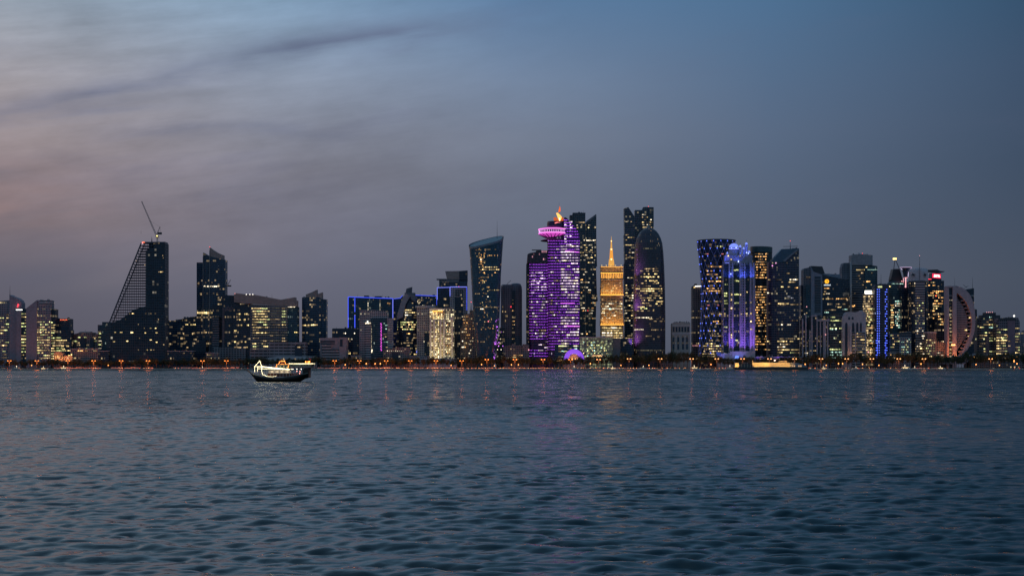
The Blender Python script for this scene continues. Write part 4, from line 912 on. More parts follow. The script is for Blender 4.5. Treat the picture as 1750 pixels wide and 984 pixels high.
b.surf = lambda x, y: -2.6; b.lit(954, 990, 590, 612, 4.6, .7, (4, 10), [WG, WW, WC, WD], .45, .5, 84)
# ring restaurant
def ring(name, prof, mat, n=48):
    m = MB(); cy = 16.5*b.Y/F*.8*1.0
    for (y0, h0), (y1, h1) in zip(prof, prof[1:]):
        for i in range(n):
            a0, a1 = 2*math.pi*i/n, 2*math.pi*(i+1)/n; q = []
            for (yy, hh, a) in ((y1, h1, a0), (y1, h1, a1), (y0, h0, a1), (y0, h0, a0)):
                c = b.P(944.6, yy, cy); w = hh*(b.Y+cy)/F; q.append((c[0]+w*math.cos(a), cy+w*math.sin(a), c[2]))
            m.face(q)
    return m.build(name, mat, b.root)
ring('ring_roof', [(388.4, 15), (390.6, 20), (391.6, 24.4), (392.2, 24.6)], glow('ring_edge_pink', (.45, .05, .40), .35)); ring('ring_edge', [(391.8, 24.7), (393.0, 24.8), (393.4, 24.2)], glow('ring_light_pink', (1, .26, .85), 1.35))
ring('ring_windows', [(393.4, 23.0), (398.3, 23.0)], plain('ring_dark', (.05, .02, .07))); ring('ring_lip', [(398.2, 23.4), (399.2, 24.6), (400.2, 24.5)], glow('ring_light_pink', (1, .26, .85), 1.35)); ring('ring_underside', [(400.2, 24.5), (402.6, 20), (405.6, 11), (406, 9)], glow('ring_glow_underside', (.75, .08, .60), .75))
m = MB(); cy = 16.5*b.Y/F*.8
for i in range(18):
    a = 2*math.pi*i/18; c0 = b.P(944.6, 400.6, cy); c1 = b.P(944.6, 405.6, cy); w0 = 23.5*(b.Y+cy)/F; w1 = 12*(b.Y+cy)/F
    m.bar((c0[0]+w0*math.cos(a), cy+w0*math.sin(a)*1.01, c0[2]-.6), (c1[0]+w1*math.cos(a), cy+w1*math.sin(a), c1[2]-.9), .55, 4, 1.0)
m.build('ring_ribs', plain('ring_dark', (.05, .02, .07)), b.root)
for r_, yy in ((0, 394.9), (1, 396.9)):
    m = MB()
    for i in range(46):
        a = 2*math.pi*(i+.5)/46; c0 = b.P(944.6, yy, cy); w0 = 23.3*(b.Y+cy)/F; m.ball((c0[0]+w0*math.cos(a), cy+w0*math.sin(a), c0[2]), .62)
    m.build('ring_lamp_row', glow('ring_lamp_pink', (.95, .5, 1), 1.8), b.root)
b.loft('upper_drum', [(381, 949.5, 14.6), (389.5, 949.5, 14.8)], plain('drum_black', (.02, .018, .03), .3), own=False, depth=.9, dcy=16)
ring('magenta_collar', [(408.6, 12), (410, 17.5), (411.4, 21), (412, 20.6)], plain('collar', (.12, .03, .12)))
b.box('roof_terrace', 937, 966, 379.8, 381.2, 16, plain('terrace_stone', (.4, .3, .22)), 6)
# flame sculpture
fl = glow('flame_gold', (1, .52, .12), 1.5); fr = glow('flame_copper', (.8, .14, .03), .75)
b.prism('flame_base', [(947.5, 380.2), (946, 372), (950, 371), (953, 374), (960, 370.6), (966, 374), (967, 380.2)], 8, 5, fr)
b.prism('flame_blade', [(950.5, 364), (953.5, 363.6), (959.6, 369.8), (960, 372), (956.4, 379.8), (953.4, 372)], 6, 2.5, fl); b.prism('flame_core', [(955.2, 372), (957.5, 373), (956.6, 380)], 5.4, .5, glow('flame_white_gold', (1, .78, .4), 3))
b.prism('flame_tip', [(954, 362), (956.6, 352), (957.8, 356), (958, 360.8), (955.6, 362.6)], 9, 1.5, glow('flame_red', (1, .16, .03), 1.0)); m = MB(); m.bar(b.P(955.2, 371, 10), b.P(955.4, 361.5, 10), 1.0, 6, .5); m.bar(b.P(955.5, 361.5, 10), b.P(955.6, 346, 10), .25, 6, .1); m.build('flame_mast', COND, b.root)
b.flood(949, 381, 2, 16, 4200, (1, .42, .12), (0.2, .5, 1)); b.done()

b = Bld('notched_tower', 2420, 996, 'dark twin shafted tower with notched zigzag sides behind the violet towers', near='the notched dark tower')
zz = facade('notched_glass', (.008, .022, .036), (.09, .115, .135), 4.2, 3.6, .3, .15, .12, (1, .86, .55), .15)
b.plan('west_shaft', [(973.5, 4, 368.5), (974, 2, 368.5), (978.8, 0, 368.5), (979, 0, 364.4), (1000.4, 0, 364.4)], 34, zz); b.box('roof_cap', 978.6, 1000.6, 363.6, 366, 33, NAVY, -.5); b.box('roof_cap', 973.6, 978.5, 367.6, 369.6, 33, NAVY, -.4)
b.prism('east_shaft', [(1001, 381), (1002, 378.5), (1018.4, 366.4), (1019.2, 367.4), (1019.2, 411), (1020.4, 455), (1018.6, 456), (1020, 500), (1021.6, 514), (1019, 516), (1018.2, 560), (1019.6, 640), (1001, 640)], 2, 34, zz)
b.prism('crown_edge', [(1001, 381), (1002, 378), (1018.4, 366), (1019, 370), (1006, 379.4)], 1.2, 3, plain('crown_steel', (.10, .12, .14), .4)); b.surf = lambda x, y: 0 if x < 1001 else 2
b.lit(983, 999, 379, 381, 4.2, .9, (3, 6), WD, .5); b.lit(1002, 1018, 410, 412, 4.2, .8, (3, 7), WW, .4); b.lit(985, 1018, 384, 455, 4.25, .3, (1.2, 4), [WD, WY, WD, WW], .4, rowp=.6); b.lit(992, 1018, 455, 575, 4.4, .24, (1.2, 5), [WD, WD, WO, WW], .4, rowp=.7); b.dot(1004.5, 530.6, .7, SR, 'beacon', 0); b.done()

# --- the golden stepped tower
b = Bld('golden_stepped_tower', 2330, 1046, 'glowing golden tower of flared tiers with a tall lit spire', near='the golden spired tower')
gw = facade('gold_wall', (.07, .05, .04), (.44, .32, .18), 4.1, 2.7, .36, .25, .16, (1, .66, .28), .22, wrough=.8)
T_ = [(456, 1045.5, 18.6, 478.5, 1046.3, 19.4), (478.5, 1045.5, 18.3, 505, 1046, 19.8), (505, 1045.5, 18.6, 531, 1045.7, 18.6), (531, 1045.7, 18.4, 556, 1046.2, 20.2), (556, 1046, 19.0, 640, 1047, 21.0)]
for (ya, ca, wa, yb, cb, wb) in T_:
    b.prism('tier', [(ca-wa, ya), (ca+wa, ya), (cb+wb, yb), (cb-wb, yb)], 0, 38, gw)
b.box('roof_slab', 1026, 1065.5, 454.6, 456, 38, CONW, -.5); b.surf = lambda x, y: 0
for (y, w0) in ((478, 19.6), (504.6, 20.0), (555.6, 20.4)): b.box('ledge', 1046-w0, 1046+w0, y-.5, y+.9, 3, plain('ledge_stone', (.5, .4, .28)), -2.6)
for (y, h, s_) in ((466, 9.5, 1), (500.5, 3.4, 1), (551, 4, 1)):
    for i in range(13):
        x = 1027.4 + i*2.95; b.w(x, x+1.1, y, y+h, glow('gold_wall_uplight', (1, .44, .07), 1.05, .35, 0, False))  # glowing panes put in for uplight on the wall, not windows
b.line([(1026.6, 466.4), (1065, 466.4)], .55, SG); b.line([(1026.6, 503.6), (1065.6, 503.6)], .8, SG, proud=2.9); b.line([(1026.2, 554.6), (1066, 554.6)], .8, SG, proud=2.9); b.line([(1027, 456.2), (1065, 456.2)], .35, SG, proud=.8)
for (y, p) in ((478, 16000), (504, 20000), (555, 20000)): b.flood(1046, y-1, -5.5, 38, p, (1, .50, .11), (0, .22, 1), 1.2, 120)
b.flood(1046, 452, -3, 20, 3000, (1, .50, .11), (0, .35, 1)); b.flood(1046, 600, -10, 36, 9000, (1, .66, .28), (0, .3, 1), 1.2)
b.lit(1028, 1064, 483, 500, 4.3, .35, (2, 6), [WY, WD, WO], .35); b.lit(1028, 1064, 518, 531, 4.3, .8, (4, 11), [WY, WD, WW], .4); b.lit(1028, 1064, 534, 549, 4.3, .4, (2, 6), [WD, WW], .35); b.lit(1028, 1064, 559, 578, 4.3, .95, (5, 14), [WY, WY, WW], .5, .4); b.w(1041, 1044.5, 526, 529, WC)
for x in (1028.5, 1036, 1044, 1052, 1061.5): b.dot(x, 453.6, .55, SY, 'roof_lamp', 1)
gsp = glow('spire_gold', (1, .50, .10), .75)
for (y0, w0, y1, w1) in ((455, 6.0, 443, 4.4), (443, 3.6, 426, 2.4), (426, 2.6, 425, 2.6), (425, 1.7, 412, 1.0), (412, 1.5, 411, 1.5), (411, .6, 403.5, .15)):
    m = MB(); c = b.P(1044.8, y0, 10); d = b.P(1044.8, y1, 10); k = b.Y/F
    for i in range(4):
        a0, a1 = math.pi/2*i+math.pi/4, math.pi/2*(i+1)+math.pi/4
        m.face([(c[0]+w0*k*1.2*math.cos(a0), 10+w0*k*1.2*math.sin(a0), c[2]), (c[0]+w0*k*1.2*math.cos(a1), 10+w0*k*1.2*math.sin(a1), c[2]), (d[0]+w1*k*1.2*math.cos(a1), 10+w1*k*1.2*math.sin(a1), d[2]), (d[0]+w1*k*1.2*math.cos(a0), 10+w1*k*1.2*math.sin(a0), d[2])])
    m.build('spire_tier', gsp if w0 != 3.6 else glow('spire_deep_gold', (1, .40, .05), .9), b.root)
b.line([(1040, 450), (1044.8, 434), (1049.6, 450)], .35, SG, proud=0) if False else None
for (y, r_) in ((443, 1.5), (426, 1.3), (412, .9)): b.dot(1044.8, y, r_, glow('spire_lamp', (1, .7, .3), 3), 'spire_lamp', 6)
b.done()
b = Bld('gridded_palace', 2290, 1020, 'wide low concrete office with pale green lit rooms between the violet and golden towers', near='the wide low green lit office')
b.plan('wall', [(990.5, 0, 577), (1046.5, 0, 577)], 30, facade('palace_grid', (.03, .035, .03), (.27, .25, .22), 4.6, 3.8, .42, .22, .40, (.88, .95, .5), .18)); b.plan('side_wall', [(1046.5, 3, 577.5), (1060, 3, 577.5)], 28, plain('palace_side', (.17, .15, .155)), own=False); b.surf = lambda x, y: 0
b.lit(994, 1038, 584, 608, 4.6, .5, (1, 2.4), [WG, WC, WG, WY], .42, 1.2, rowp=.9); b.plan('roof_slab', [(989.5, -1, 575.6), (1047, -1, 575.6)], 31, CON, 577.4, own=False)
b.box('entrance_canopy', 1012, 1030, 606, 609, 8, CONW, -9); b.flood(1021, 610, -10, 16, 1800, (1, .55, .15), (0, .3, 1)); b.dot(1003, 609.6, 1.2, SY, 'lamp', -8); b.done()
b = Bld('black_annex', 2300, 1068, 'plain black block between the green lit office and the rounded dome tower', near='the plain black annex')
b.plan('curtain_wall', [(1060.2, 0, 578), (1080, 0, 578)], 26, GBD); b.dot(1052.5, 611, .9, SW, 'lamp', -3); b.plan('low_wing', [(1070, -6, 596), (1083, -6, 596)], 12, GBD, own=False); b.done()
b = Bld('violet_arch_gate', 2262, 981, 'glowing violet half ring arch lit gold inside at the foot of the violet towers', 'gate', near='the violet arch')
m = MB(); n = 26; ro, ri = 17.2, 9.6
def ap(r, t, dy): return b.P(981 - r*math.cos(t), 614.5 - r*1.06*math.sin(t), dy)
for i in range(n):
    t0, t1 = math.pi*i/n, math.pi*(i+1)/n
    m.face([ap(ro, t0, 0), ap(ro, t1, 0), ap(ri, t1, 0), ap(ri, t0, 0)]); m.face([ap(ro, t0, 0), ap(ro, t1, 0), ap(ro, t1, 8), ap(ro, t0, 8)]); m.face([ap(ri, t0, 0), ap(ri, t1, 0), ap(ri, t1, 8), ap(ri, t0, 8)]); m.face([ap(ro, t0, 8), ap(ro, t1, 8), ap(ri, t1, 8), ap(ri, t0, 8)])
m.build('arch', glow('arch_violet', (.28, .06, .95), .75), b.root)
for k in range(31):
    m = MB(); t = math.pi*(k+.5)/31; m.bar(ap(ri+.3, t, -.4), ap(ro+.2, t, -.4), .22); m.build('rib', glow('arch_rib', (.42, .2, 1), 1.2), b.root)
m = MB(); pts = [ap(ri-.6, math.pi*i/n, 5) for i in range(n+1)]; m.face(pts); m.build('inner_wall', plain('arch_inner', (.5, .36, .2)), b.root)
b.flood(981, 613, -1, 16, 2600, (1, .45, .10), (0, .4, 1)); b.box('base', 962, 1000, 613.5, 640, 10, CON, -.5)
for x in (974, 978, 983, 987): b.dot(x, 613, .9, glow('lamp_amber', (1, .5, .12), 3.2), 'lamp', -1.5)
b = Bld('lit_canopy', 2265, 953, 'low gold lit canopy left of the violet arch', 'pavilion', near='the gold canopy')
b.prism('roof', [(944, 612.6), (964, 611.6), (964, 613.6), (949, 616.4)], 0, 10, CONW); b.prism('lit_soffit', [(945.5, 613.6), (963.6, 613.8), (963.6, 616), (950, 616.8)], .6, 8, glow('soffit_gold', (1, .55, .16), 1.1))
for x in (947, 955, 963): b.box('column', x, x+.7, 615, 640, .7, CON, 2)

# --- twin notched tower and the domed tower
b = Bld('notched_twin', 2430, 1091, 'very tall dark notched tower with slanted twin tops behind the domed tower', near='the tall notched tower')
b.prism('west_shaft', [(1066.6, 356), (1074, 354.2), (1085.2, 371.4), (1085.2, 640), (1066, 640), (1067.4, 560), (1065.4, 505), (1067, 502), (1066, 452), (1067.4, 448), (1066.4, 402), (1067.6, 399)], 0, 36, zz)
b.plan('centre', [(1085, 5, 359), (1098.4, 5, 359)], 30, zz, own=False); b.plan('east_shaft', [(1098, 0, 360), (1099.4, 0, 354), (1107.4, 0, 353.6), (1107.6, 1, 354), (1117.2, 3, 354.2)], 36, zz, own=False)
b.box('mullion_line', 1107.2, 1108, 354, 392, 1, NAVY, -1); b.surf = lambda x, y: 0
b.lit(1068, 1084, 378, 382, 4.3, .5, (2, 4), [WD, WW], .4); b.lit(1068, 1084, 392, 600, 4.3, .42, (2, 6), [WD, WW, WY, WD], .4, rowp=.6)
b.lit(1097, 1116, 366, 392, 4.3, .55, (1.5, 4), [WD, WW, WY], .4); b.done()
b = Bld('domed_tower', 2290, 1109, 'dark cylindrical tower with a rounded dome top and small finial', near='the domed dark tower')
dm = facade('mesh_skin', (.03, .032, .048), (.07, .066, .085), 3.9, 1.6, .3, .25, .045, (1, .66, .34), .14)
prof = [(386.6, 1108.5, .6), (389.6, 1108.5, 4.8), (391.6, 1108.5, 8.5), (395, 1108.5, 13.2), (400, 1108.6, 17), (407, 1108.7, 20.4), (416, 1109, 22.8), (432, 1109.2, 24.4), (455, 1109.4, 25.6), (490, 1109.5, 26.8), (540, 1109.5, 27.6), (None, 1109.4, 27.4)]
b.loft('shell', prof, dm, n=60, depth=.95); ds2 = b.surf
b.mast(1108.5, 378.5, 389, 1.4, 'finial', STEEL, 26); b.loft('finial_dome', [(386.2, 1108.5, 1.2), (389.2, 1108.5, 3.2)], STEEL, own=False, dcy=26)
b.surf = ds2
for (y, x0, x1, q, mt) in ((423.6, 1099, 1122, .95, glow('office_light_faint', (1, .85, .5), .10)), (458.2, 1100, 1127, .95, WD), (462, 1094, 1128, .4, WD), (467, 1100, 1130, .5, WY), (472, 1098, 1129, .8, WY), (478.6, 1088, 1128, .55, WY), (483, 1092, 1130, .5, WD), (487.6, 1088, 1132, .5, WD), (492.4, 1086, 1133, .96, WY), (496, 1088, 1132, .6, WY), (500, 1088, 1132, .6, WD), (504, 1090, 1132, .5, WD), (508, 1088, 1132, .65, WY), (512, 1090, 1130, .5, WD), (514, 1122, 1133, .8, WY), (518, 1120, 1132, .5, WY), (523.4, 1083, 1102, .85, WY), (526, 1094, 1106, .5, WG), (521, 1104, 1134, .6, WD), (517, 1088, 1110, .5, WD), (530, 1088, 1132, .35, WD), (552, 1088, 1134, .3, WD), (573, 1088, 1134, .2, WD), (541.6, 1086, 1114, .8, WW), (543.8, 1104, 1134, .75, WD), (547.6, 1110, 1136, .6, WD), (562, 1084, 1102, .7, WW), (562.4, 1112, 1136, .8, WD), (597.4, 1085, 1135, .9, glow('office_light_faint', (1, .85, .5), .10))):
    b.lit(x0, x1, y, y+1, 5, q, (2, 6), [mt], .42, .6)
b.w(1123, 1127, 418, 420.8, WW)
for (x, y) in ((1095, 472), (1107, 474), (1118, 480.5), (1124, 482.5), (1098, 517), (1108, 512), (1116, 528), (1125, 505)): b.w(x, x+2, y, y+1.6, WY)
rr = random.Random(5)
for i in range(34):
    y = 424 + rr.random()*180; b.w(1084.5 + rr.random()*4 + max(0, 440-y)*.12, 0, 0, 0, WP) if False else None
for i in range(20):
    y = 426+i*8.6; x = 1109.4 - (24 + min(1, (y-426)/80)*2.6)*(.90 - (i % 3)*.03); b.w(x, x+1.1, y, y+1.2, glow('shell_violet_wash', (.5, .12, .8), .5, .6, 0, False))  # violet wash on the left of the shell, put in as glowing panes
m = MB()
for i in range(7): m.ball(b.P(1086+i*.3, 600-i*2, 14), .5)
b.done()
for i, (y, p) in enumerate(((588, 7000), (530, 7000), (470, 5000))): b.flood(1079, y, 4, 6, p, (.60, .18, .75), (.45, .5, 1), 6, 120)
b = Bld('arcaded_block', 2320, 1164, 'short pale stone block with four tall dark arched bays standing alone', near='the lone arcaded block')
b.plan('wall', [(1148.4, 0, 553), (1151.6, 0, 551), (1163, 0, 551), (1163.2, 0, 549.6), (1169, 0, 549.6), (1169.2, 0, 551), (1179.5, 0, 551)], 26, plain('sand_stone', (.46, .39, .34), .85))
for i in range(4):
    x = 1149.4 + i*8.1 - (1.2 if i == 3 else 0); b.plan('arched_bay', [(x, -.6, 576), (x+1, -.6, 573.4), (x+2.2, -.6, 573.4), (x+3.3, -.6, 576)], 2, GB, 597, own=False)
for i in range(6): b.box('window', 1149.6+i*5, 1152.8+i*5, 558.5, 567, 2, NAVY, -.5)
for i in range(2): b.box('cornice', 1148, 1180, 555.5+i*13.4, 557+i*13.4, 3, CONW, -1)
b.lit(1152, 1176, 605, 609, 4, .2, (1, 2), WD); b.done()
b = Bld('slim_brown_tower', 2380, 1191, 'slim brown tower with white lit roof edge beside the blue lattice tower', near='the slim brown tower')
b.plan('wall', [(1183, 2, 493), (1184.2, 0, 488.4), (1200, 0, 488)], 26, CB); b.surf = lambda x, y: 0; b.line([(1188, 489), (1199, 488.8)], .9, SW); b.line([(1185.6, 491), (1188, 491)], .5, SY); b.box('roof_house', 1186.5, 1200, 487, 489, 12, COND, 3)
for i in range(6): b.dot(1184+i*2.2, 590.4, .55, SPK, 'lamp')
b.done()

# --- the blue lattice tower
b = Bld('blue_lattice_tower', 2310, 1224, 'waisted tower wrapped in a diagonal lattice dotted with blue lamps', near='the blue lattice tower')
lt = [(413, 1224, 32.8), (440, 1224, 29.3), (470, 1224, 26.6), (500, 1224, 25.2), (530, 1224, 25.4), (560, 1224, 26.6), (590, 1224, 28.6), (None, 1224, 31.2)]
b.loft('curtain_wall', lt, facade('lattice_glass', (.008, .016, .038), (.025, .038, .075), 4.1, 2.2, .24, .1, .12, (1, .62, .28), .16), n=48, depth=.9)
b.loft('roof_rim', [(411, 1224, 33.2), (413.6, 1224, 33)], NAVY, n=48, own=False, depth=.9, dcy=31); ls = b.surf
def lat(t, y):   # t angle on the front, row -> point
    zz_ = [(l[0] if l[0] is not None else 632, l[2]) for l in lt]; h = zz_[-1][1]
    for (y0, h0), (y1, h1) in zip(zz_, zz_[1:]):
        if y0 <= y <= y1: h = h0+(h1-h0)*(y-y0)/(y1-y0); break
    cy = 32.8*b.Y/F*.9; w = (h+.55)*(b.Y+cy)/F; c = b.P(1224, y, cy); return (c[0]+w*math.cos(t), cy+w*.9*math.sin(t), c[2])
NS, dyr = 17, 12.6
for s_ in (1, -1):
    m = MB()
    for i in range(NS):
        t = 2*math.pi*i/NS; y = 414.0
        for k in range(16):
            m.bar(lat(t + s_*math.pi/NS*k, y), lat(t + s_*math.pi/NS*(k+1), y+dyr), .34); y += dyr
    m.build('lattice', glow('lattice_lamp_spill', (.10, .16, .62), .13, base=(.12, .13, .18)), b.root)  # faint blue glow put into the members for light from the lamps
k = 0
for r_ in range(16):
    y = 414 + r_*dyr
    for i in range(NS):
        t = 2*math.pi*(i + .5*(r_ % 2))/NS
        if math.sin(t) < .12 and (i*7+r_*3) % 11 not in (2, 5):
            p = lat(t, y); m = MB(); m.ball((p[0], p[1]-.3, p[2]), .95 if math.cos(t) < 0 else .8, 4); m.build('lattice_lamp', SBD if (i+r_) % 5 else SBL, b.root); k += 1
b.surf = lambda x, y: ls(x, y) - .2
for (y, x0, x1, q, mt) in ((420, 1221, 1236, .8, WG), (433, 1204, 1211, .6, glow('room_rose', (1, .3, .3), .6)), (433, 1229, 1237, .5, glow('room_rose', (1, .3, .3), .6)), (444, 1203, 1210, .5, WD), (454.6, 1209, 1236, .85, WO), (462, 1205, 1220, .3, WO), (468, 1204, 1228, .4, WO), (472, 1204, 1212, .5, WG), (472.6, 1224, 1236, .5, WG), (479.6, 1210, 1236, .9, WO), (491.8, 1208, 1238, .6, WO), (496, 1202, 1232, .8, WO), (499, 1218, 1234, .6, WD), (514, 1206, 1232, .75, WD), (520.6, 1208, 1234, .4, glow('room_rose', (1, .3, .3), .6)), (535.4, 1210, 1238, .6, WY), (540, 1204, 1214, .5, WD), (548, 1208, 1236, .5, WO), (552, 1218, 1238, .5, WY), (557, 1208, 1228, .35, WD), (564.5, 1206, 1226, .6, WY), (569, 1210, 1236, .5, WY), (573, 1220, 1238, .7, WD), (577, 1204, 1214, .4, WO), (581, 1212, 1240, .6, WY), (586, 1206, 1240, .7, WY), (590, 1200, 1240, .7, WY), (594.6, 1206, 1236, .75, WY), (599, 1202, 1238, .7, WY), (603.6, 1200, 1236, .75, WY), (608, 1200, 1234, .7, WY)):
    b.lit(x0, x1, y, y+1, 5, q, (1.6, 5), [mt, mt, WD], .38, .7)
b.done()
b = Bld('blue_crowned_hotel', 2280, 1263, 'stone hotel tower with blue lit domed crown, turrets and violet washed pillars', near='the blue crowned hotel')
st_ = facade('hotel_tower_stone', (.015, .022, .04), (.38, .34, .42), 4.6, 4.4, .42, .45, .0, wrough=.8)
b.plan('wall', [(1236, 5, 451), (1247, 3, 450), (1247.2, 0, 449), (1286, 0, 449.5), (1286.2, 4, 452), (1291, 5, 453)], 34, st_)
b.plan('glass_bay', [(1237.4, 2.4, 452), (1244.4, 1.6, 452)], 2, GBD, own=False); b.plan('glass_bay', [(1254.4, -.8, 452), (1263.4, -.8, 452)], 2, GBD, own=False); b.plan('glass_bay', [(1275, -.8, 452), (1280.6, -.8, 452)], 2, GBD, own=False)
b.box('shoulder', 1238.5, 1286, 436, 450, 28, plain('shoulder_stone', (.28, .26, .34)), 2)
for x in (1245.6, 1251.6, 1264.2, 1272, 1281.8, 1287.4): b.box('pillar', x, x+1.8, 449, 640, 2.5, plain('pillar_stone', (.40, .36, .42)), -1.8)
b.loft('crown_drum', [(425, 1254, 8.6), (437, 1254, 8.8)], plain('crown_stone', (.36, .36, .46)), own=False, depth=.9, dcy=12); b.loft('crown_dome', [(415.8, 1254, 1), (417, 1254, 4.6), (419.4, 1254, 7.2), (422, 1254, 8.2)], glow('dome_blue_uplight', (.22, .30, 1), 1.05), own=False, depth=.9, dcy=12)  # blue light on dome and turret caps is put in as emission
for (x, yt, w) in ((1265, 418.5, 2.3), (1275.6, 414, 2.7), (1271, 422, 2.0), (1280.4, 428, 2.2), (1243, 430, 1.8), (1239.6, 438, 1.8)):
    b.loft('turret', [(yt+4, x, w), (yt+5.4, x, w*1.25), (yt+6.4, x, w*.95), (448, x, w)], plain('crown_stone', (.36, .36, .46)), n=14, own=False, dcy=6); b.loft('turret_cap', [(yt, x, .3), (yt+1.6, x, w*.7), (yt+4, x, w)], glow('dome_blue_uplight', (.22, .30, 1), 1.05), n=14, own=False, dcy=6)
    b.mast(x, yt-5, yt+.4, .3, 'finial', DARK, 6)
b.surf = lambda x, y: -2.4
b.line([(1245.6, 424.8), (1262.4, 424.8)], 1.1, SBL); b.line([(1239, 449.4), (1246, 449.4)], .5, SBL)
for (x, y) in ((1250, 424), (1258, 423), (1262, 447.5), (1249, 468), (1276, 431.6), (1279, 433), (1262, 446)): b.dot(x, y, 1.0, glow('flood_head_blue', (.4, .5, 1), 3), 'flood_head', -3)
for (x, y, w, p) in ((1254, 426, 16, 2600), (1272, 440, 14, 3000), (1275.6, 428, 6, 1800), (1241, 449, 8, 2000), (1261, 449, 12, 2000), (1240, 477, 8, 1500), (1266, 476, 5, 2200), (1273, 476, 5, 2200), (1285, 476, 4, 2200), (1249, 476, 4, 1600)): b.flood(x, y, -5, w, p, (.08, .14, 1), (0, .28, 1), 1.5, 100)
for x in (1240, 1250, 1253, 1268, 1273, 1284, 1289): b.flood(x, 599, -5, 2.6, 6500, (.34, .14, 1), (0, .15, 1), 1.5, 60)
b.surf = lambda x, y: -1.0
for (x, y, w) in ((1254, 460.4, 8), (1256, 478.6, 7), (1239.6, 485, 4), (1237.6, 500, 5), (1238, 504.4, 5), (1255, 502, 8), (1238, 513, 5), (1238.6, 517.4, 5), (1255, 516.6, 8), (1237.6, 558, 6), (1275.6, 497.6, 2), (1265, 502.4, 2), (1250, 502.2, 2), (1249, 511, 1.8), (1249.4, 525.4, 1.8), (1237.6, 535.2, 3), (1266, 535, 1.8), (1274.6, 534.6, 2.6), (1282.6, 534.6, 2.2), (1282.6, 548, 2.2), (1282.8, 561.6, 2.6), (1249, 571.2, 1.8), (1249, 575.8, 1.8), (1257, 580.4, 4.4), (1282.6, 516, 1.6), (1274.6, 516, 1.2), (1244, 436, 2), (1248.6, 442, 2), (1264, 436, 2), (1266.4, 603, 2.6), (1237, 603.4, 4), (1237, 607.6, 4), (1248.6, 607.4, 5)): b.w(x, x+w, y, y+2.1, WG if w > 3 else WY, 1.9)
b.plan('podium', [(1227, -10, 603.5), (1247, -10, 603.5), (1247.2, -10, 600), (1290, -10, 600)], 10, CON, own=False)
b.prism('sign_panel', [(1256.6, 608), (1262.6, 608), (1262.6, 613), (1256.6, 613)], -12, .8, glow('sign_blue', (.16, .3, 1), 1.3)); b.box('blue_kiosk', 1226, 1232, 601.5, 607, 5, glow('kiosk_blue', (.05, .12, .7), .3), -14); b.done()
for x in (1263, 1230): b.flood(x, 612, -18, 12, 2500, (.2, .2, 1), (0, .5, 1))
b = Bld('round_front_tower', 2390, 1301, 'tall rounded glass tower with a grid of warm rooms behind the blue crowned hotel', near='the warm rounded tower')
b.loft('curtain_wall', [(423, 1301, 18.3), (450, 1301, 18.6), (None, 1302, 19)], facade('warm_round_glass', (.012, .02, .03), (.04, .045, .055), 4.5, 3.2, .3, .2, .06, (1, .6, .25), .25), n=44, depth=.9, tilt=-.6); b.loft('crown', [(422.4, 1301, 18.8), (432, 1301, 18.7)], plain('crown_teal', (.03, .07, .08), .25), own=False, depth=.9, n=44, dcy=17, cap=False, tilt=-.6)
b.lit(1290, 1311, 433, 475, 4.5, .72, (1.2, 2.6), [WO, WO, WD], .42, .8, 90, rowp=.95); b.lit(1290, 1312, 489, 515, 4.5, .78, (1.2, 2.6), [WO, WO, WD], .42, .8, 91); b.lit(1290, 1312, 515, 600, 4.5, .7, (1.2, 2.6), [WO, WO, WD], .42, .8, 92, rowp=.75); b.done(100)
b = Bld('slant_roofed_tower', 2320, 1340, 'broad dark office tower with a steep slanted glass roof and roof cross mast', near='the slant roofed tower')
b.loft('rounded_wing', [(448, 1322, 10.5), (500, 1321, 11), (None, 1321.5, 11.5)], facade('violet_grey_glass', (.014, .016, .036), (.075, .065, .11), 4.3, 2.6, .3, .15, .10, (1, .85, .55), .15), n=32, ex=2.4, depth=1.2)
b.plan('wall', [(1327, 2, 447), (1340, 0, 444), (1342.6, 0, 441), (1364, 0, 426), (1365.6, 1, 424.5)], 34, facade('slant_glass', (.008, .016, .032), (.095, .10, .14), 4.3, 2.8, .3, .15, .10, (1, .85, .55), .15))
b.prism('slanted_roof', [(1318, 446.5), (1336, 425.6), (1365, 424.4), (1365, 428), (1341, 445.5), (1340, 448), (1318, 448)], -1, 30, plain('slanted_roof_glass', (.05, .10, .14), .35)); b.prism('roof_edge_frame', [(1337.5, 445.5), (1360.5, 427.3), (1364.4, 426.8), (1341, 447.4)], -2.2, 1.5, plain('frame_grey', (.20, .21, .23)))
b.mast(1350.6, 412, 426, .8, 'mast', DARK, 10); m = MB(); m.bar(b.P(1338.6, 421.4, 10), b.P(1363.4, 420.8, 10), .55); m.build('cross_arm', DARK, b.root)
b.surf = lambda x, y: -.6 if x > 1327 else 3
b.dot(1320, 454, 1.3, glow('lamp_violet_pink', (.9, .35, .8), 1.6), 'lamp', 0); b.dot(1326, 449.5, 1.0, glow('lamp_violet_pink', (.9, .35, .8), 1.6), 'lamp', 0); b.dot(1345, 449, .8, WD, 'lamp', -1); b.dot(1358.4, 443.4, .6, WW, 'lamp', -1)
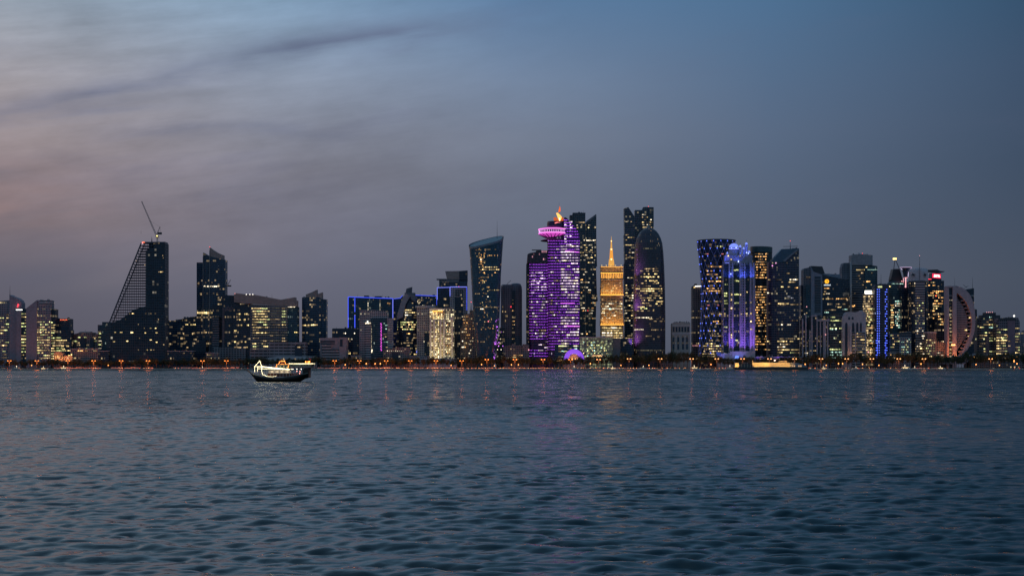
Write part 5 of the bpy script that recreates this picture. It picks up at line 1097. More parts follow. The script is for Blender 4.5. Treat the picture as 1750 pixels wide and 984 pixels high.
for (y, x0, x1, q, mt) in ((466, 1344, 1356, .5, WD), (476.8, 1312, 1336, .6, WY), (476.6, 1349, 1364, .85, WW), (480.8, 1322, 1364, .5, WY), (489, 1334, 1350, .5, WY), (490.6, 1358, 1366, .8, WO), (499.4, 1311, 1322, .8, WW), (505.5, 1344, 1356, .5, glow('office_light_pale', (.9, .9, 1), .45, .5, 2, False)), (508, 1346, 1358, .4, glow('office_light_pale', (.9, .9, 1), .45, .5, 2, False)), (517.6, 1311, 1350, 1, WY), (519.2, 1330, 1366, .7, WD), (545.8, 1311, 1322, .8, WW), (546.4, 1353, 1364, .8, WG), (553.6, 1322, 1352, .75, WW), (577.6, 1311, 1320, .5, WW), (577.4, 1327, 1366, .6, WY), (582, 1311, 1356, .75, WY), (587, 1326, 1366, .4, WW), (591.6, 1316, 1350, .5, WW), (596.4, 1312, 1366, .5, WY), (601, 1318, 1350, .65, WY), (601.4, 1350, 1366, .7, WG), (606, 1320, 1332, .5, WW)): b.lit(x0, x1, y, y+1, 5, q, (2, 7), [mt, mt, WD], .42, .6)
b.done()
# --- the eastern group
dg = plain('dusk_grey_wall', (.24, .25, .30), .8)
b = Bld('stepped_grey_tower', 2340, 1391, 'grey stepped tower with louvred face and sloped dark roof', near='the grey louvred tower')
b.plan('low_shoulder', [(1369, 8, 487), (1373.5, 4, 487)], 28, GB); b.plan('west_wing', [(1373, 4, 461), (1374.6, 4, 458.6), (1385.6, 2, 456.6)], 34, facade('grey_strip_wall', (.02, .03, .04), (0.168, 0.175, 0.210), 4.2, 3, .35, .45, .05, (1, .85, .6), .5)); b.plan('glass_strip', [(1377, 1.6, 487), (1385, 1.0, 487)], 3, GT, 563, own=False)
b.plan('main_wall', [(1386, 0, 455), (1390, 0, 464), (1405.4, 0, 469.4)], 32, dg); b.prism('roof', [(1386, 454.4), (1405.4, 455.2), (1409.6, 467.2), (1404, 468.8), (1389, 463.6)], 1, 24, plain('dark_roof', (.035, .04, .05), .5))
b.box('louvre_panel', 1392.6, 1402.6, 477, 534, 1.5, facade('louvres', (.012, .018, .03), (0.140, 0.154, 0.182), 3.1, 100, .35, 0, 0), -.9); b.box('louvre_panel', 1392.6, 1402.6, 472.6, 475.4, 1.5, NAVY, -.9); b.surf = lambda x, y: -.4
b.w(1378, 1384.6, 472.4, 474.6, WD); b.dot(1378.6, 524, .9, SPK, 'lamp', -1); b.w(1377.6, 1380, 534, 535.4, WD); b.done()
b = Bld('logo_tower', 2350, 1428, 'dark glass tower with a round golden emblem and pale lettering near its roof', near='the golden emblem tower')
b.plan('curtain_wall', [(1402.6, 0, 469), (1440, 0, 476.6), (1452, 3, 477.6)], 34, GBD); b.prism('parapet', [(1402.6, 466.4), (1412, 468), (1436, 468.6), (1436.6, 475.8), (1402.6, 469.2)], 6, 20, dg)
m = MB(); c = b.P(1413.2, 480.8, -1)
for i in range(16):
    a0, a1 = 2*math.pi*i/16, 2*math.pi*(i+1)/16; r = 3.9
    m.face([(c[0], -1, c[2]), (c[0]+r*math.cos(a0), -1, c[2]+r*math.sin(a0)), (c[0]+r*math.cos(a1), -1, c[2]+r*math.sin(a1))]); m.face([(c[0]+r*math.cos(a0), -1, c[2]+r*math.sin(a0)), (c[0]+r*math.cos(a1), -1, c[2]+r*math.sin(a1)), (c[0]+r*math.cos(a1), -.2, c[2]+r*math.sin(a1)), (c[0]+r*math.cos(a0), -.2, c[2]+r*math.sin(a0))])
m.build('emblem', glow('emblem_gold', (1, .42, .02), 1.5), b.root)
b.prism('emblem_mark', [(1412.6, 479.2), (1414.6, 479.4), (1414.6, 482.4), (1413.8, 482.6), (1413.6, 480.4), (1412.4, 480.2)], -1.6, .4, glow('emblem_dark_gold', (.5, .15, .0), .6))
for i, h in enumerate((2.0, 1.7, 2.4, 1.7, 1.7, 2.4, 1.7, 1.7, 2.2)): b.prism('letter', [(1408.2+i*1.28, 488-h), (1409.1+i*1.28, 488-h), (1409.1+i*1.28, 488), (1408.2+i*1.28, 488)], -1.2, .4, glow('letter_white', (.8, .9, 1), 1.0))
b.surf = lambda x, y: 0
for (y, x0, x1, q, mt) in ((491.6, 1408, 1418, .95, WO), (497, 1408, 1412, .7, WD), (501.4, 1407, 1411, .9, WY), (500.6, 1411, 1418, .8, WW), (509.6, 1403, 1418, .75, WY), (509.6, 1417, 1424, 1, WO), (509.4, 1429, 1447, .9, WO), (518.4, 1428, 1444, .3, WD), (523.6, 1431, 1438, .7, WY), (527.4, 1439, 1448, .9, WC), (532.6, 1404, 1418, .8, WC), (528.4, 1408, 1430, .5, WD)): b.lit(x0, x1, y, y+1, 5, q, (2, 5), [mt], .42, .6)
b.done()
b = Bld('pillared_office', 2295, 1404, 'pale pillared low office with tall narrow bays before the grey louvred tower', near='the pillared office')
pp = plain('pink_grey_stone', (.40, .34, .36), .85)
b.plan('wall', [(1371, 8, 546), (1376, 6, 537), (1376.2, 4, 563), (1386, 2, 563), (1386.2, 0, 541), (1389.6, 0, 538.5), (1404, 0, 538.5), (1404.2, 0, 548), (1418, 0, 548)], 28, GBD)
for (x, w, yt) in ((1371, 2, 545), (1376.4, 2, 537), (1383.4, 1.8, 564), (1386.6, 2.2, 540), (1395.6, 1.8, 542), (1401.4, 1.6, 545), (1407, 4.6, 548), (1413.6, 2, 549)): b.box('pillar', x, x+w, yt, 640, 3, pp, -2)
b.box('lintel', 1386.4, 1396.6, 538.5, 541, 3, pp, -2.2); b.box('lintel', 1395.4, 1418, 545.6, 549, 3, pp, -2.4); b.surf = lambda x, y: -1; b.dot(1411, 571.6, .9, SPK, 'lamp', -3); b.w(1400, 1412, 545.2, 547.2, WD)
b.lit(1372, 1418, 566, 608, 8, .2, (1.2, 2.4), [WD], .25); b.w(1376, 1381, 602.4, 603.6, WW); b.w(1376.6, 1380.6, 605, 606.2, WW); b.done()
b = Bld('green_lit_office', 2300, 1427, 'squat office with bright greenish lit floors under the golden emblem', near='the greenish lit office')
b.plan('wall', [(1416, 0, 536), (1440.6, 0, 534.6)], 26, facade('green_office', (.016, .022, .022), (0.126, 0.126, 0.140), 4.7, 3.0, .4, .15, .06, (.9, 1, .6), .4)); b.surf = lambda x, y: 0
for (y, x0, x1, q, mt) in ((540.8, 1419, 1428, .9, WG), (546.6, 1419, 1440, .75, WG), (559.8, 1417, 1440, .7, WG), (561.2, 1416, 1430, .6, WC), (569, 1418, 1428, .3, WD), (583, 1434, 1438, .6, WG), (595.6, 1417, 1440, .75, WG), (600.4, 1417, 1440, .75, WC), (605.2, 1417, 1440, .7, WC), (609.8, 1417, 1440, .7, WC), (576, 1420, 1436, .25, WD), (588, 1420, 1436, .25, WD)): b.lit(x0, x1, y, y+1, 5, q, (1.4, 4), [mt], .45, .7)
b.dot(1435.6, 584, 1.0, SY, 'lamp', -1); b.done()
b = Bld('broad_dark_tower', 2390, 1476, 'broad dark office tower with a grey roof box and one yellow line near the top', near='the broad dark tower')
b.plan('west_wing', [(1438.6, 8, 469), (1439, 8, 457), (1441.6, 6, 449.4), (1453, 6, 449)], 30, facade('grey_strip_wall', (.02, .03, .04), (.12, .125, .15)))
b.plan('corner_pier', [(1453.2, -1, 447.4), (1455.6, -1, 447.4)], 6, plain('pier_grey', (.45, .42, .42)), own=False); b.plan('wall', [(1455.6, 0, 448), (1458, 0, 448), (1499.4, 3, 454.8)], 36, GS)
b.plan('roof_box', [(1455, -1.5, 435.8), (1463, -1.5, 434.6), (1474, -1.5, 434), (1491.4, 0, 436)], 26, plain('roof_box_grey', (.27, .25, .27)), 452.8, own=False); b.plan('glass_corner', [(1478, -.4, 456), (1499, 2.4, 455.6)], 3, GT, 640, own=False)
b.surf = lambda x, y: -.6; b.w(1464, 1472, 460.4, 462, WY); b.w(1472.4, 1477.6, 460, 461.8, WY); b.w(1479.6, 1482.2, 455.8, 457, WY); b.line([(1483, 460.8), (1500, 461)], .4, WC, 'lit_strip'); b.w(1481, 1483.4, 480, 482, WO); b.w(1484, 1487, 480, 481.6, WO); b.lit(1457, 1498, 465, 560, 5, .08, (1.5, 3), WD); b.w(1456, 1461, 521, 524, WO); b.done()
b = Bld('gabled_white_hall', 2290, 1457, 'pale stone building with pointed gables and tall arched windows', near='the pale gabled building')
ps = plain('pale_pink_stone', (.50, .44, .45), .85)
b.plan('wall', [(1439.6, 3, 545), (1440.6, 3, 541), (1449, 0, 533), (1451, 0, 532.6), (1462, 0, 533.5), (1473.8, 0, 531), (1474, 4, 530), (1480, 6, 536)], 26, ps)
b.plan('front_bay', [(1456.6, -3, 568), (1478.4, -3, 568)], 8, facade('bay_rows', (.03, .03, .03), (0.350, 0.308, 0.308), 4.6, 200, .5, 0, 0), own=False)
for (x, w) in ((1444.8, 3.6), (1456.2, 3.6), (1463.4, 3.6), (1469.8, 3)): b.plan('arched_window', [(x, -.6, 553.6), (x+.9, -.6, 551.2), (x+w-.9, -.6, 551.2), (x+w, -.6, 553.6)], 2, NAVY, 567 if x > 1450 else 612, own=False)
for x in (1449.6, 1455.6): b.plan('gable_window', [(x, -.6, 543), (x+1.6, -.6, 541), (x+3.2, -.6, 543)], 2, NAVY, 546, own=False)
for (x, w) in ((1441.4, 1.6), (1452.2, 3.2), (1461.4, 1.2)): b.box('pillar', x, x+w, 556, 640, 2.6, ps, -3.6)
b.surf = lambda x, y: -3.2; b.lit(1457, 1478, 569, 608, 5.2, .6, (3, 8), [WD, WD, WY], .35); b.flood(1453, 614, -8, 5, 1500, (1, .48, .22), (0, .25, 1)); b.done()
b = Bld('white_sign_block', 2315, 1487, 'narrow block of yellow lit balconies under a small white double sign', near='the white sign block')
b.plan('wall', [(1478.8, 0, 502), (1480, 0, 499), (1497, 0, 498)], 24, facade('balcony_dark', (.02, .02, .022), (0.182, 0.154, 0.154), 4.4, 2.6, .4, .2, .35, (1, .72, .35), .6)); b.surf = lambda x, y: 0
b.w(1478.4, 1490, 496.4, 498.4, SW, 1.2); b.w(1478.4, 1490.6, 500.6, 502, SW, 1.2); b.w(1478.2, 1480, 498, 501, SW, 1.2); b.lit(1483, 1497, 518, 612, 4.5, .55, (1.8, 4), [WY, WO, WD, WG], .45, .8, 61, rowp=.85)
b.dot(1483.8, 601.4, 1.2, SPK, 'lamp', -1); b.dot(1492, 519, .9, SPK, 'lamp', -1); b.done()
b = Bld('blue_dotted_tower', 2300, 1507, 'slim grey tower striped with columns of blue lamps', near='the blue dotted tower')
b.plan('wall', [(1494.6, 2, 490), (1497, 0, 486), (1508, -.5, 485.4), (1516.8, 0, 486), (1518.4, 2, 490)], 24, facade('slate_tower', (.02, .022, .035), (.07, .07, .10), 4.2, 2.2, .35, .3, .04, (.5, .6, 1), .4)); b.mast(1505.6, 468, 486, .5, 'antenna'); b.box('roof_sign', 1500.6, 1507.6, 488.6, 491.4, 1, glow('roof_sign_olive', (.75, .8, .4), .9), -1.4)
b.surf = lambda x, y: 0
for i in range(29):
    y = 494 + i*4.15
    for x in ((1497.2, 1499.2, 1502.2, 1512.2, 1515.2) if i > 20 else (1499, 1502.2, 1512.6, 1515)):
        if len([1]) and (i*3+int(x)) % 9: b.w(x, x+1.15, y, y+1.15, SBD, .9)
b.line([(1499.6, 570), (1499.6, 610)], .3, SB); b.line([(1513.8, 580), (1513.8, 610)], .3, SB); b.done(100)
b = Bld('lantern_topped_tower', 2360, 1537, 'dark tower with an A shaped mast topped by a yellow lamp, cool lit floors', near='the lamp topped tower')
b.plan('wall', [(1519.4, 5, 492), (1521.4, 2, 484), (1525, 0, 480), (1544, 0, 480), (1551.6, 3, 482)], 34, GT)
b.prism('tapered_top', [(1526.6, 459.6), (1537.6, 459.2), (1543, 478), (1542, 482), (1524, 482), (1522.6, 478)], 3, 18, plain('top_black', (.02, .024, .032), .4))
m = MB(); t = b.P(1529.6, 442, 10)
for q in ((1525.6, 478, 4), (1536.6, 458.6, 4), (1527.2, 460, 16), (1537, 459, 16)): m.bar(t, b.P(*q), .6)
m.build('mast_legs', DARK, b.root); b.box('lamp_house', 1526.8, 1532.2, 440.8, 443.6, 3, glow('lantern_yellow', (1, .68, .2), 3.2), 8.5)
b.surf = lambda x, y: 0; b.line([(1524, 484.6), (1544, 485)], .5, WC, 'lit_strip'); b.dot(1520.6, 489.4, 1.1, SY, 'lamp', -1)
b.lit(1529.6, 1551, 514, 560, 3.7, .75, (1.2, 3.2), [WC, WC, WW], .5, .8, 71, rowp=.9); b.lit(1522, 1529, 516, 560, 4.2, .8, (3.5, 6), [WO, WY], .5, .8, 72); b.w(1530, 1536, 513.6, 515.2, WC); b.done()
b = Bld('funnel_beacon', 2340, 1548, 'flared cup shaped roof structure outlined in pale light above a pink lit stem', 'roof structure', near='the flared cup')
b.loft('cup', [(457.4, 1548, 9.6), (459, 1548, 8.4), (463, 1548, 5.8), (468, 1548, 4.4), (473.6, 1548, 3.9)], plain('cup_glass', (.03, .05, .08), .2), n=24, depth=.7)
b.loft('cup_rim', [(456.8, 1548, 10), (457.8, 1548, 9.9)], glow('cup_rim_light', (.75, .55, .85), 1.0), n=24, own=False, depth=.7, cap=False, dcy=9); b.surf = lambda x, y: 3
b.line([(1557, 458.6), (1552.6, 465), (1551.8, 473)], .45, glow('cup_edge_light', (.75, .65, .95), 1.2)); b.line([(1539.6, 458.6), (1542, 461)], .4, glow('cup_edge_light', (.75, .65, .95), 1.2))
b.line([(1544, 475), (1544, 483)], .4, SPK); b.line([(1547.8, 474.8), (1547.8, 489)], .9, SPK); b.dot(1547.6, 490, 1.5, SPK, 'lamp'); b.line([(1546, 474.4), (1551, 474.4)], .5, SPK); b.line([(1540.6, 480), (1542, 481)], .8, SPK)
b.plan('base_tower', [(1540.6, 8, 491), (1553, 8, 491)], 14, GBD, own=False)
b = Bld('white_topped_cylinder', 2310, 1569, 'round tower with a pale drum crown bearing dark bird emblems and a tall mast', near='the pale drum crowned tower')
b.loft('wall', [(480, 1569, 16.4), (530, 1569, 17), (None, 1569, 17.2)], GBD, n=40, depth=.9); cs = b.surf
b.loft('crown', [(458.6, 1569.4, 11), (459.8, 1569.4, 14.6), (464, 1569.4, 16), (480.4, 1569.4, 16.6)], plain('crown_white', (.55, .48, .50), .7), n=40, own=False, depth=.9, dcy=15.5)
b.plan('banded_bay', [(1564.8, -1, 481), (1580.6, -1, 481)], 6, facade('bay_stripes', (.02, .022, .03), (0.420, 0.350, 0.378), 4.35, 300, .45, 0, 0), own=False)
b.mast(1571.6, 437, 480, .9, 'mast', STEEL, -2, .3); b.dot(1571.6, 437, .6, SPK, 'beacon', -2)
eb = plain('emblem_dark', (.03, .03, .04))
for cx_ in (1560.4, 1580.6):
    k_ = .62 if cx_ > 1570 else 1
    b.prism('bird_emblem', [(cx_-4.6*k_, 470.6), (cx_-1, 468.6), (cx_-1.6*k_, 466.2), (cx_+1.4*k_, 468), (cx_+4.4*k_, 468.4), (cx_+2, 470.4), (cx_+3.4*k_, 471.8), (cx_-1, 471)], -1.2, .5, eb); b.prism('bird_emblem', [(cx_-2.6*k_, 472.6), (cx_+3*k_, 472.2), (cx_+3*k_, 473), (cx_-2.6*k_, 473.4)], -1.2, .5, eb)
b.surf = lambda x, y: cs(x, y) - .6
b.lit(1554, 1584, 483, 488, 4.4, .8, (1.4, 3), [WD, WD, WW], .5); b.surf = lambda x, y: min(cs(x, y), -1) - .3; b.lit(1564, 1580, 508, 552, 4.35, .4, (1.2, 3), [WD, WD, WG], .42, rowp=.8); b.lit(1554, 1563, 495, 560, 4.35, .2, (1, 2), WD); b.dot(1574, 595, 1.6, glow('lamp_soft_yellow', (1, .75, .3), 3), 'lamp', -6); b.lit(1564, 1580, 560, 612, 4.35, .3, (1, 2.6), [WD, WW], .4); b.done()
b = Bld('red_sign_tower', 2350, 1599, 'tower with a flat saucer roof, glowing red sign and orange lit rooms', near='the red sign tower')
b.plan('wall', [(1583, 3, 478), (1586, 0, 476), (1608.6, 0, 476), (1609, 2, 479.6), (1613.4, 4, 479.6)], 30, GBD)
b.box('roof_block', 1592, 1608, 466.6, 477, 16, NAVY, 1); b.prism('saucer_roof', [(1585, 461), (1602, 460.4), (1607, 463), (1614.6, 463.4), (1613, 464.8), (1604, 465.4), (1590, 464)], 3, 18, DARK)
b.surf = lambda x, y: 0; b.prism('sign_panel', [(1593.6, 467.4), (1607.6, 468.4), (1607.6, 475.8), (1593.6, 474.4)], -.6, 1, glow('sign_red', (1, .03, .10), 1.3))
b.prism('sign_mark', [(1596.6, 469.2), (1605.6, 470), (1605.6, 471), (1596.6, 470.4)], -1.2, .4, SW); b.prism('sign_mark', [(1596, 471.6), (1601, 471.8), (1601, 473), (1596, 472.8)], -1.2, .4, SW); b.prism('sign_mark', [(1602.6, 472), (1606.4, 472.2), (1606.4, 473.6), (1602.6, 473.2)], -1.2, .4, SW)
b.line([(1585, 477), (1591.6, 477)], .6, SR)
for (y, x0, x1, q, mt) in ((481.6, 1586, 1598, .7, WY), (486.6, 1586, 1598, .7, WO), (488, 1598, 1612, .3, WD), (496.6, 1593, 1612, .9, WO), (499.6, 1586, 1604, .7, WO), (503.6, 1586, 1608, .6, WY), (507.4, 1588, 1612, .5, WO), (513, 1596, 1612, .5, WO), (517.6, 1586, 1612, .4, WO), (522, 1594, 1610, .7, WY), (526, 1594, 1602, .8, WY), (530, 1586, 1612, .25, WO), (536, 1594, 1600, .6, WO), (542.6, 1594, 1598, .6, WO), (540, 1604, 1616, .6, WY), (536, 1586, 1590, .6, WY)): b.lit(x0, x1, y, y+1, 5, q, (1.5, 4.5), [mt], .4, .7)
b.dot(1599.6, 505.4, 1.3, glow('lamp_orange_red', (1, .16, .06), 2.4), 'lamp', -1); b.dot(1574.6, 530, .01, WD, 'lamp', 0) if False else None; b.done()
b = Bld('brown_apartments', 2330, 1611, 'brown apartment block with scattered rooms lit behind the red sign tower', near='the brown apartment block')
b.plan('wall', [(1601.6, 0, 535), (1603, 0, 533), (1621.6, 0, 533)], 26, facade('dusk_brown', (.02, .02, .024), (0.140, 0.105, 0.119), 4.2, 3, .4, .35, .1, (1, .7, .4), .6)); b.surf = lambda x, y: 0; b.lit(1603, 1621, 535, 556, 4.6, .45, (1, 2.4), [WY, WO], .4); b.lit(1614, 1621, 556, 600, 6, .4, (1, 2), [WY, WD]); b.dot(1617, 578, 1, SR, 'lamp', -1); b.done()
b = Bld('low_pale_offices', 2285, 1549, 'low pale office block with many small cool lit windows under the lamp topped tower', near='the low pale offices')
b.plan('rear_wall', [(1521, 6, 571), (1553, 4, 566.4), (1557.6, 4, 567)], 20, GS); b.lit(1522, 1538, 572, 612, 5, .35, (1.4, 3.4), [WY, WD, WG], .4)
b.plan('wall', [(1538, 0, 576.6), (1557.4, 0, 576.6)], 22, CG); b.surf = lambda x, y: 0; b.lit(1540, 1557, 579, 612, 4.3, .5, (1, 1.8), [WG, WD, WC], .45, 1.2); b.done()
b = Bld('twin_low_offices', 2285, 1593, 'low grey office pair with small lit windows left of the arched sail building', near='the low grey office pair')
b.plan('wall', [(1585.4, 0, 568.6), (1600, 0, 568.6), (1600.2, 2, 583), (1618.4, 2, 585)], 22, CB); b.surf = lambda x, y: 0; b.lit(1583, 1599, 580, 612, 4.6, .55, (1, 2), [WG, WD, WY], .45, 1.0); b.box('roof_slab', 1584.6, 1600.6, 566.8, 569, 22, CON, -.6); b.lit(1601, 1614, 602, 612, 4, .9, (3, 6), [WD, WW], .4)
b.done()

# --- the arched sail building
b = Bld('arched_sail_building', 2275, 1642, 'stone building shaped like a half moon arch with a straight lit left pylon', near='the half moon arch building')
sp_ = plain('sail_stone', (.46, .34, .36), .8)
b.plan('rear_block', [(1652.6, 22, 494), (1664.6, 22, 492.4)], 24, GBD, own=False); b.box('rear_band', 1656, 1665, 504.4, 505.6, 2, CON, 20); b.mast(1631.6, 474, 490, .3, 'antenna'); b.mast(1662, 473, 493, .35, 'antenna', DARK, 26)
b.plan('edge_pylon', [(1619, 2, 489.4), (1621.8, 2, 489.4)], 22, sp_, own=False); b.plan('glazed_strip', [(1621.8, 4, 491), (1628.4, 4, 491)], 20, GBD, own=False); b.plan('main_pylon', [(1628.4, 0, 489.6), (1635, 0, 489.4)], 24, sp_, own=False); b.plan('top_beam', [(1619, 1, 488.6), (1636, 1, 488.4)], 22, sp_, 491.4, own=False)
b.box('lit_rung', 1622, 1628.6, 504.6, 505.6, 1, CON, 2)
o_ = [(1634, 489), (1640, 489.6), (1645, 491.6), (1651, 495.6), (1656, 501), (1660, 508), (1663.6, 518), (1666, 530), (1667, 542), (1666.8, 555), (1665, 568), (1661.6, 580), (1657, 591), (1651.6, 600), (1646, 608), (1642, 613)]
i_ = [(1634, 500), (1639, 503), (1644, 507.6), (1648.6, 513), (1652.6, 519), (1655.6, 526), (1658.6, 534), (1660.4, 542), (1661, 555), (1659.6, 566), (1656.6, 576), (1652.6, 586), (1648, 594), (1643.6, 601), (1638.6, 607), (1634, 611)]
m = MB(); A = [b.P(x, y, 1) for x, y in o_]; B_ = [b.P(x, y, 1) for x, y in i_]
for k in range(len(A)-1):
    q = [A[k], A[k+1], B_[k+1], B_[k]]; r = [(p[0], p[1]+22, p[2]) for p in q]
    m.face(q); m.face(r[::-1]); m.face([A[k], A[k+1], r[1], r[0]]); m.face([B_[k+1], B_[k], r[3], r[2]])
m.build('arch', sp_, b.root)
b.prism('inner_hall', [(1635, 502)] + [(x-7.0 if y > 507 else x-4, y+4) for x, y in i_[2:]] + [(1635, 611)], 6, 14, facade('hall_stone', (.05, .04, .05), (0.308, 0.231, 0.252), 4.2, 2.4, .4, .35, .0))
b.prism('dark_void', [(x, y) for x, y in i_[1:]] + [(1635, 611), (1635, 502)], 14, 6, NAVY)
for k in range(15):
    y = 513 + k*6.2; xr = np.interp(y, [p[1] for p in i_], [p[0] for p in i_]); b.box('balcony', xr-6.4, xr-.2, y, y+1.7, 8, sp_, 4)
for (x, y) in ((1649, 563), (1654, 573), (1655, 542), (1656.6, 530)): b.surf = (lambda x_, y_: 4.5); b.w(x, x+3.6, y, y+1.5, WY)
b.surf = lambda x, y: 4
for k in range(17): b.w(1622.6, 1628 if k % 3 == 0 else 1626, 512+k*6, 513.6+k*6, WD if k % 4 else WW)
m = MB(); m.bar(b.P(1646, 486.6, 8), b.P(1652.6, 491.4, 8), .35); m.bar(b.P(1648, 492, 8), b.P(1655, 488.6, 8), .35); m.build('roof_gantry', DARK, b.root)
b.prism('base_terrace', [(1611, 613.4), (1641, 612), (1648, 607), (1664, 606), (1660, 613), (1648, 622), (1611, 622)], -1, 20, sp_)
b.flood(1630, 613, -8, 16, 9000, (1, .30, .06), (0, .22, 1), 2, 110); b.flood(1616, 614, -8, 10, 2500, (1, .26, .05), (0, .4, 1), 2); b.done()
b = Bld('pylon_lamp', 2255, 1629, 'tall mast with a bright amber lamp cluster before the half moon arch building', 'light mast', near='the tall lamp mast')
b.mast(1629, 589, 630, .55, 'post', CON, 0, .4)
for dx in (-2.2, 0, 2.4): b.dot(1629+dx, 589.4 - abs(dx)*.1, 1.25, glow('mast_lamp', (1, .46, .12), 5), 'lamp', 0)
b = Bld('slate_slab', 2360, 1668, 'thin dark slab just right of the half moon arch', near='the thin dark slab')
b.plan('wall', [(1664, 0, 528), (1669.6, 0, 528.6), (1669.8, 2, 543), (1674, 2, 543)], 24, GBD); b.done()

# --- right edge
YL = [WY, WG, WD]
b = Bld('roof_tiered_apartments', 2320, 1692, 'dark apartment tower with a tiered roof and olive lit floors', near='the tiered roof apartments')
b.plan('wall', [(1669.6, 4, 545), (1678, 0, 543.6), (1707.6, 0, 542.6)], 28, facade('apartment_dusk', (.016, .02, .026), (0.168, 0.140, 0.154), 4.6, 3.4, .4, .25, .05, (.9, .85, .4), .5)); b.box('roof_tier', 1677.6, 1709.4, 538.4, 543.4, 20, plain('tier_dark', (.05, .05, .06)), 4); b.box('roof_tier', 1684, 1702, 534, 538.6, 14, plain('tier_dark', (.05, .05, .06)), 6)
for x in (1686, 1689, 1692, 1696): b.dot(x, 533.4, .65, SPK, 'roof_lamp', 6)
b.surf = lambda x, y: 0; b.lit(1674, 1706, 549, 612, 4.6, .5, (2.4, 7), YL, .4, .6, 55, rowp=.8); b.lit(1690, 1700, 541, 560, 4.4, .6, (1.4, 3), [WC, WD], .45); b.box('stone_strip', 1684.6, 1691, 575, 640, 2, plain('rosy_strip', (.22, .14, .15)), -1.2); b.done()
b = Bld('corner_apartments', 2300, 1725, 'rosy grey apartment tower with yellow floor rows and one bright roof lamp at the right', near='the rosy grey apartments')
b.plan('wall', [(1702, 4, 551), (1706.6, 0, 543.6), (1718, 0, 543), (1740, 0, 543), (1742.8, 2, 550)], 28, facade('rosy_apartment', (.016, .018, .024), (0.238, 0.175, 0.203), 4.6, 3.4, .4, .25, .05, (.9, .85, .4), .5)); b.box('roof_parapet', 1706.6, 1736, 543.4, 546.4, 2, plain('tier_dark', (.05, .05, .06)), -.6); b.dot(1733, 539.8, 1.6, SW, 'roof_lamp', 2); b.mast(1733, 539, 544, .3, 'post', DARK, 2)
b.surf = lambda x, y: 0; b.lit(1703, 1721, 562, 612, 4.6, .85, (5, 14), YL, .42, .6, 56); b.lit(1735, 1742.6, 560, 612, 4.6, .75, (3, 7), YL, .42, .6, 57); b.lit(1722, 1742, 560, 563, 4.6, .9, (6, 12), WY, .35); b.w(1721, 1725, 573.6, 575.6, WO)
b.box('stone_panel', 1722.6, 1735, 548, 640, 2, plain('rosy_panel', (.26, .15, .18)), -1.2); b.surf = lambda x, y: -1.3; b.lit(1723, 1734, 566, 606, 8, .3, (3, 6), WD, .2); b.done()
b = Bld('far_edge_block', 2420, 1750, 'hazy grey block cut off by the right edge of the view', near='the last grey block')
b.plan('wall', [(1743.6, 0, 571), (1747, 0, 565), (1790, 0, 563)], 30, CM); b.plan('low_front', [(1742, -40, 590), (1780, -40, 590)], 20, CB, own=False); b.surf = lambda x, y: -40; b.lit(1743, 1760, 598, 616, 5, .4, (2, 4), WD); b.done()

# --- infill blocks between the tower feet
for (x0, x1, yt, Y_, mt, lb, nr) in (
    (120, 168, 596, 2275, CB, 'low brown block at the foot of the rounded brown block', 'the low brown foot block'),
    (168, 186, 600, 2275, GBD, 'low dark annex at the foot of the narrow glass block', 'the low dark annex'),
    (286, 330, 600, 2275, GBD, 'low dark hall right of the sloping tower foot', 'the low dark hall'),
    (352, 372, 603, 2275, CB, 'small brown house before the shard topped tower', 'the small brown house'),
    (600, 616, 608, 2275, CB, 'small kiosk building with amber lights behind the palms', 'the amber kiosk'),
    (700, 733, 609, 2275, CG, 'low pale wall building under the bulging sail tower', 'the low pale wall building'),
    (733, 780, 613, 2275, CON, 'low sandy forecourt building below the pale gold hotel', 'the hotel forecourt'),
    (1130, 1150, 611, 2280, CB, 'low brown garden building between the domed tower and the arcaded block', 'the garden building'),
    (1290, 1372, 610, 2275, facade('low_violet_hall', (.03, .03, .05), (0.224, 0.196, 0.280), 4.5, 4, .5, .4, .15, (1, .6, .3), .9), 'long low hall with violet lights before the slant roofed tower', 'the long violet hall'),
    (1520, 1540, 603, 2280, CB, 'small office at the foot of the lamp topped tower', 'the small foot office'),
    (1660, 1745, 606, 2278, CB, 'low dark row of shops along the right end of the shore', 'the row of shops')):
    b = Bld('low_building', Y_, (x0+x1)/2, lb, near=nr); b.plan('wall', [(x0, 0, yt), (x1, 0, yt)], 16, mt); b.box('roof_slab', x0-.5, x1+.5, yt-.7, yt+.2, 16.5, CON, -.6)
    if mt is not CON: b.lit(x0+1, x1-1, yt+2.4, yt+5, 4, .3, (1.4, 3), [WO, WD, WY], .4)
    if x0 == 1290:
        for x in (1301, 1303.5, 1305.6, 1334, 1336.5): b.dot(x, 613, 1.1, SBL, 'lamp', -2)
        b.flood(1303, 616, -6, 10, 1800, (.3, .15, 1), (0, .4, 1)); b.flood(1336, 616, -6, 14, 1800, (.35, .15, 1), (0, .4, 1))
    b.done()

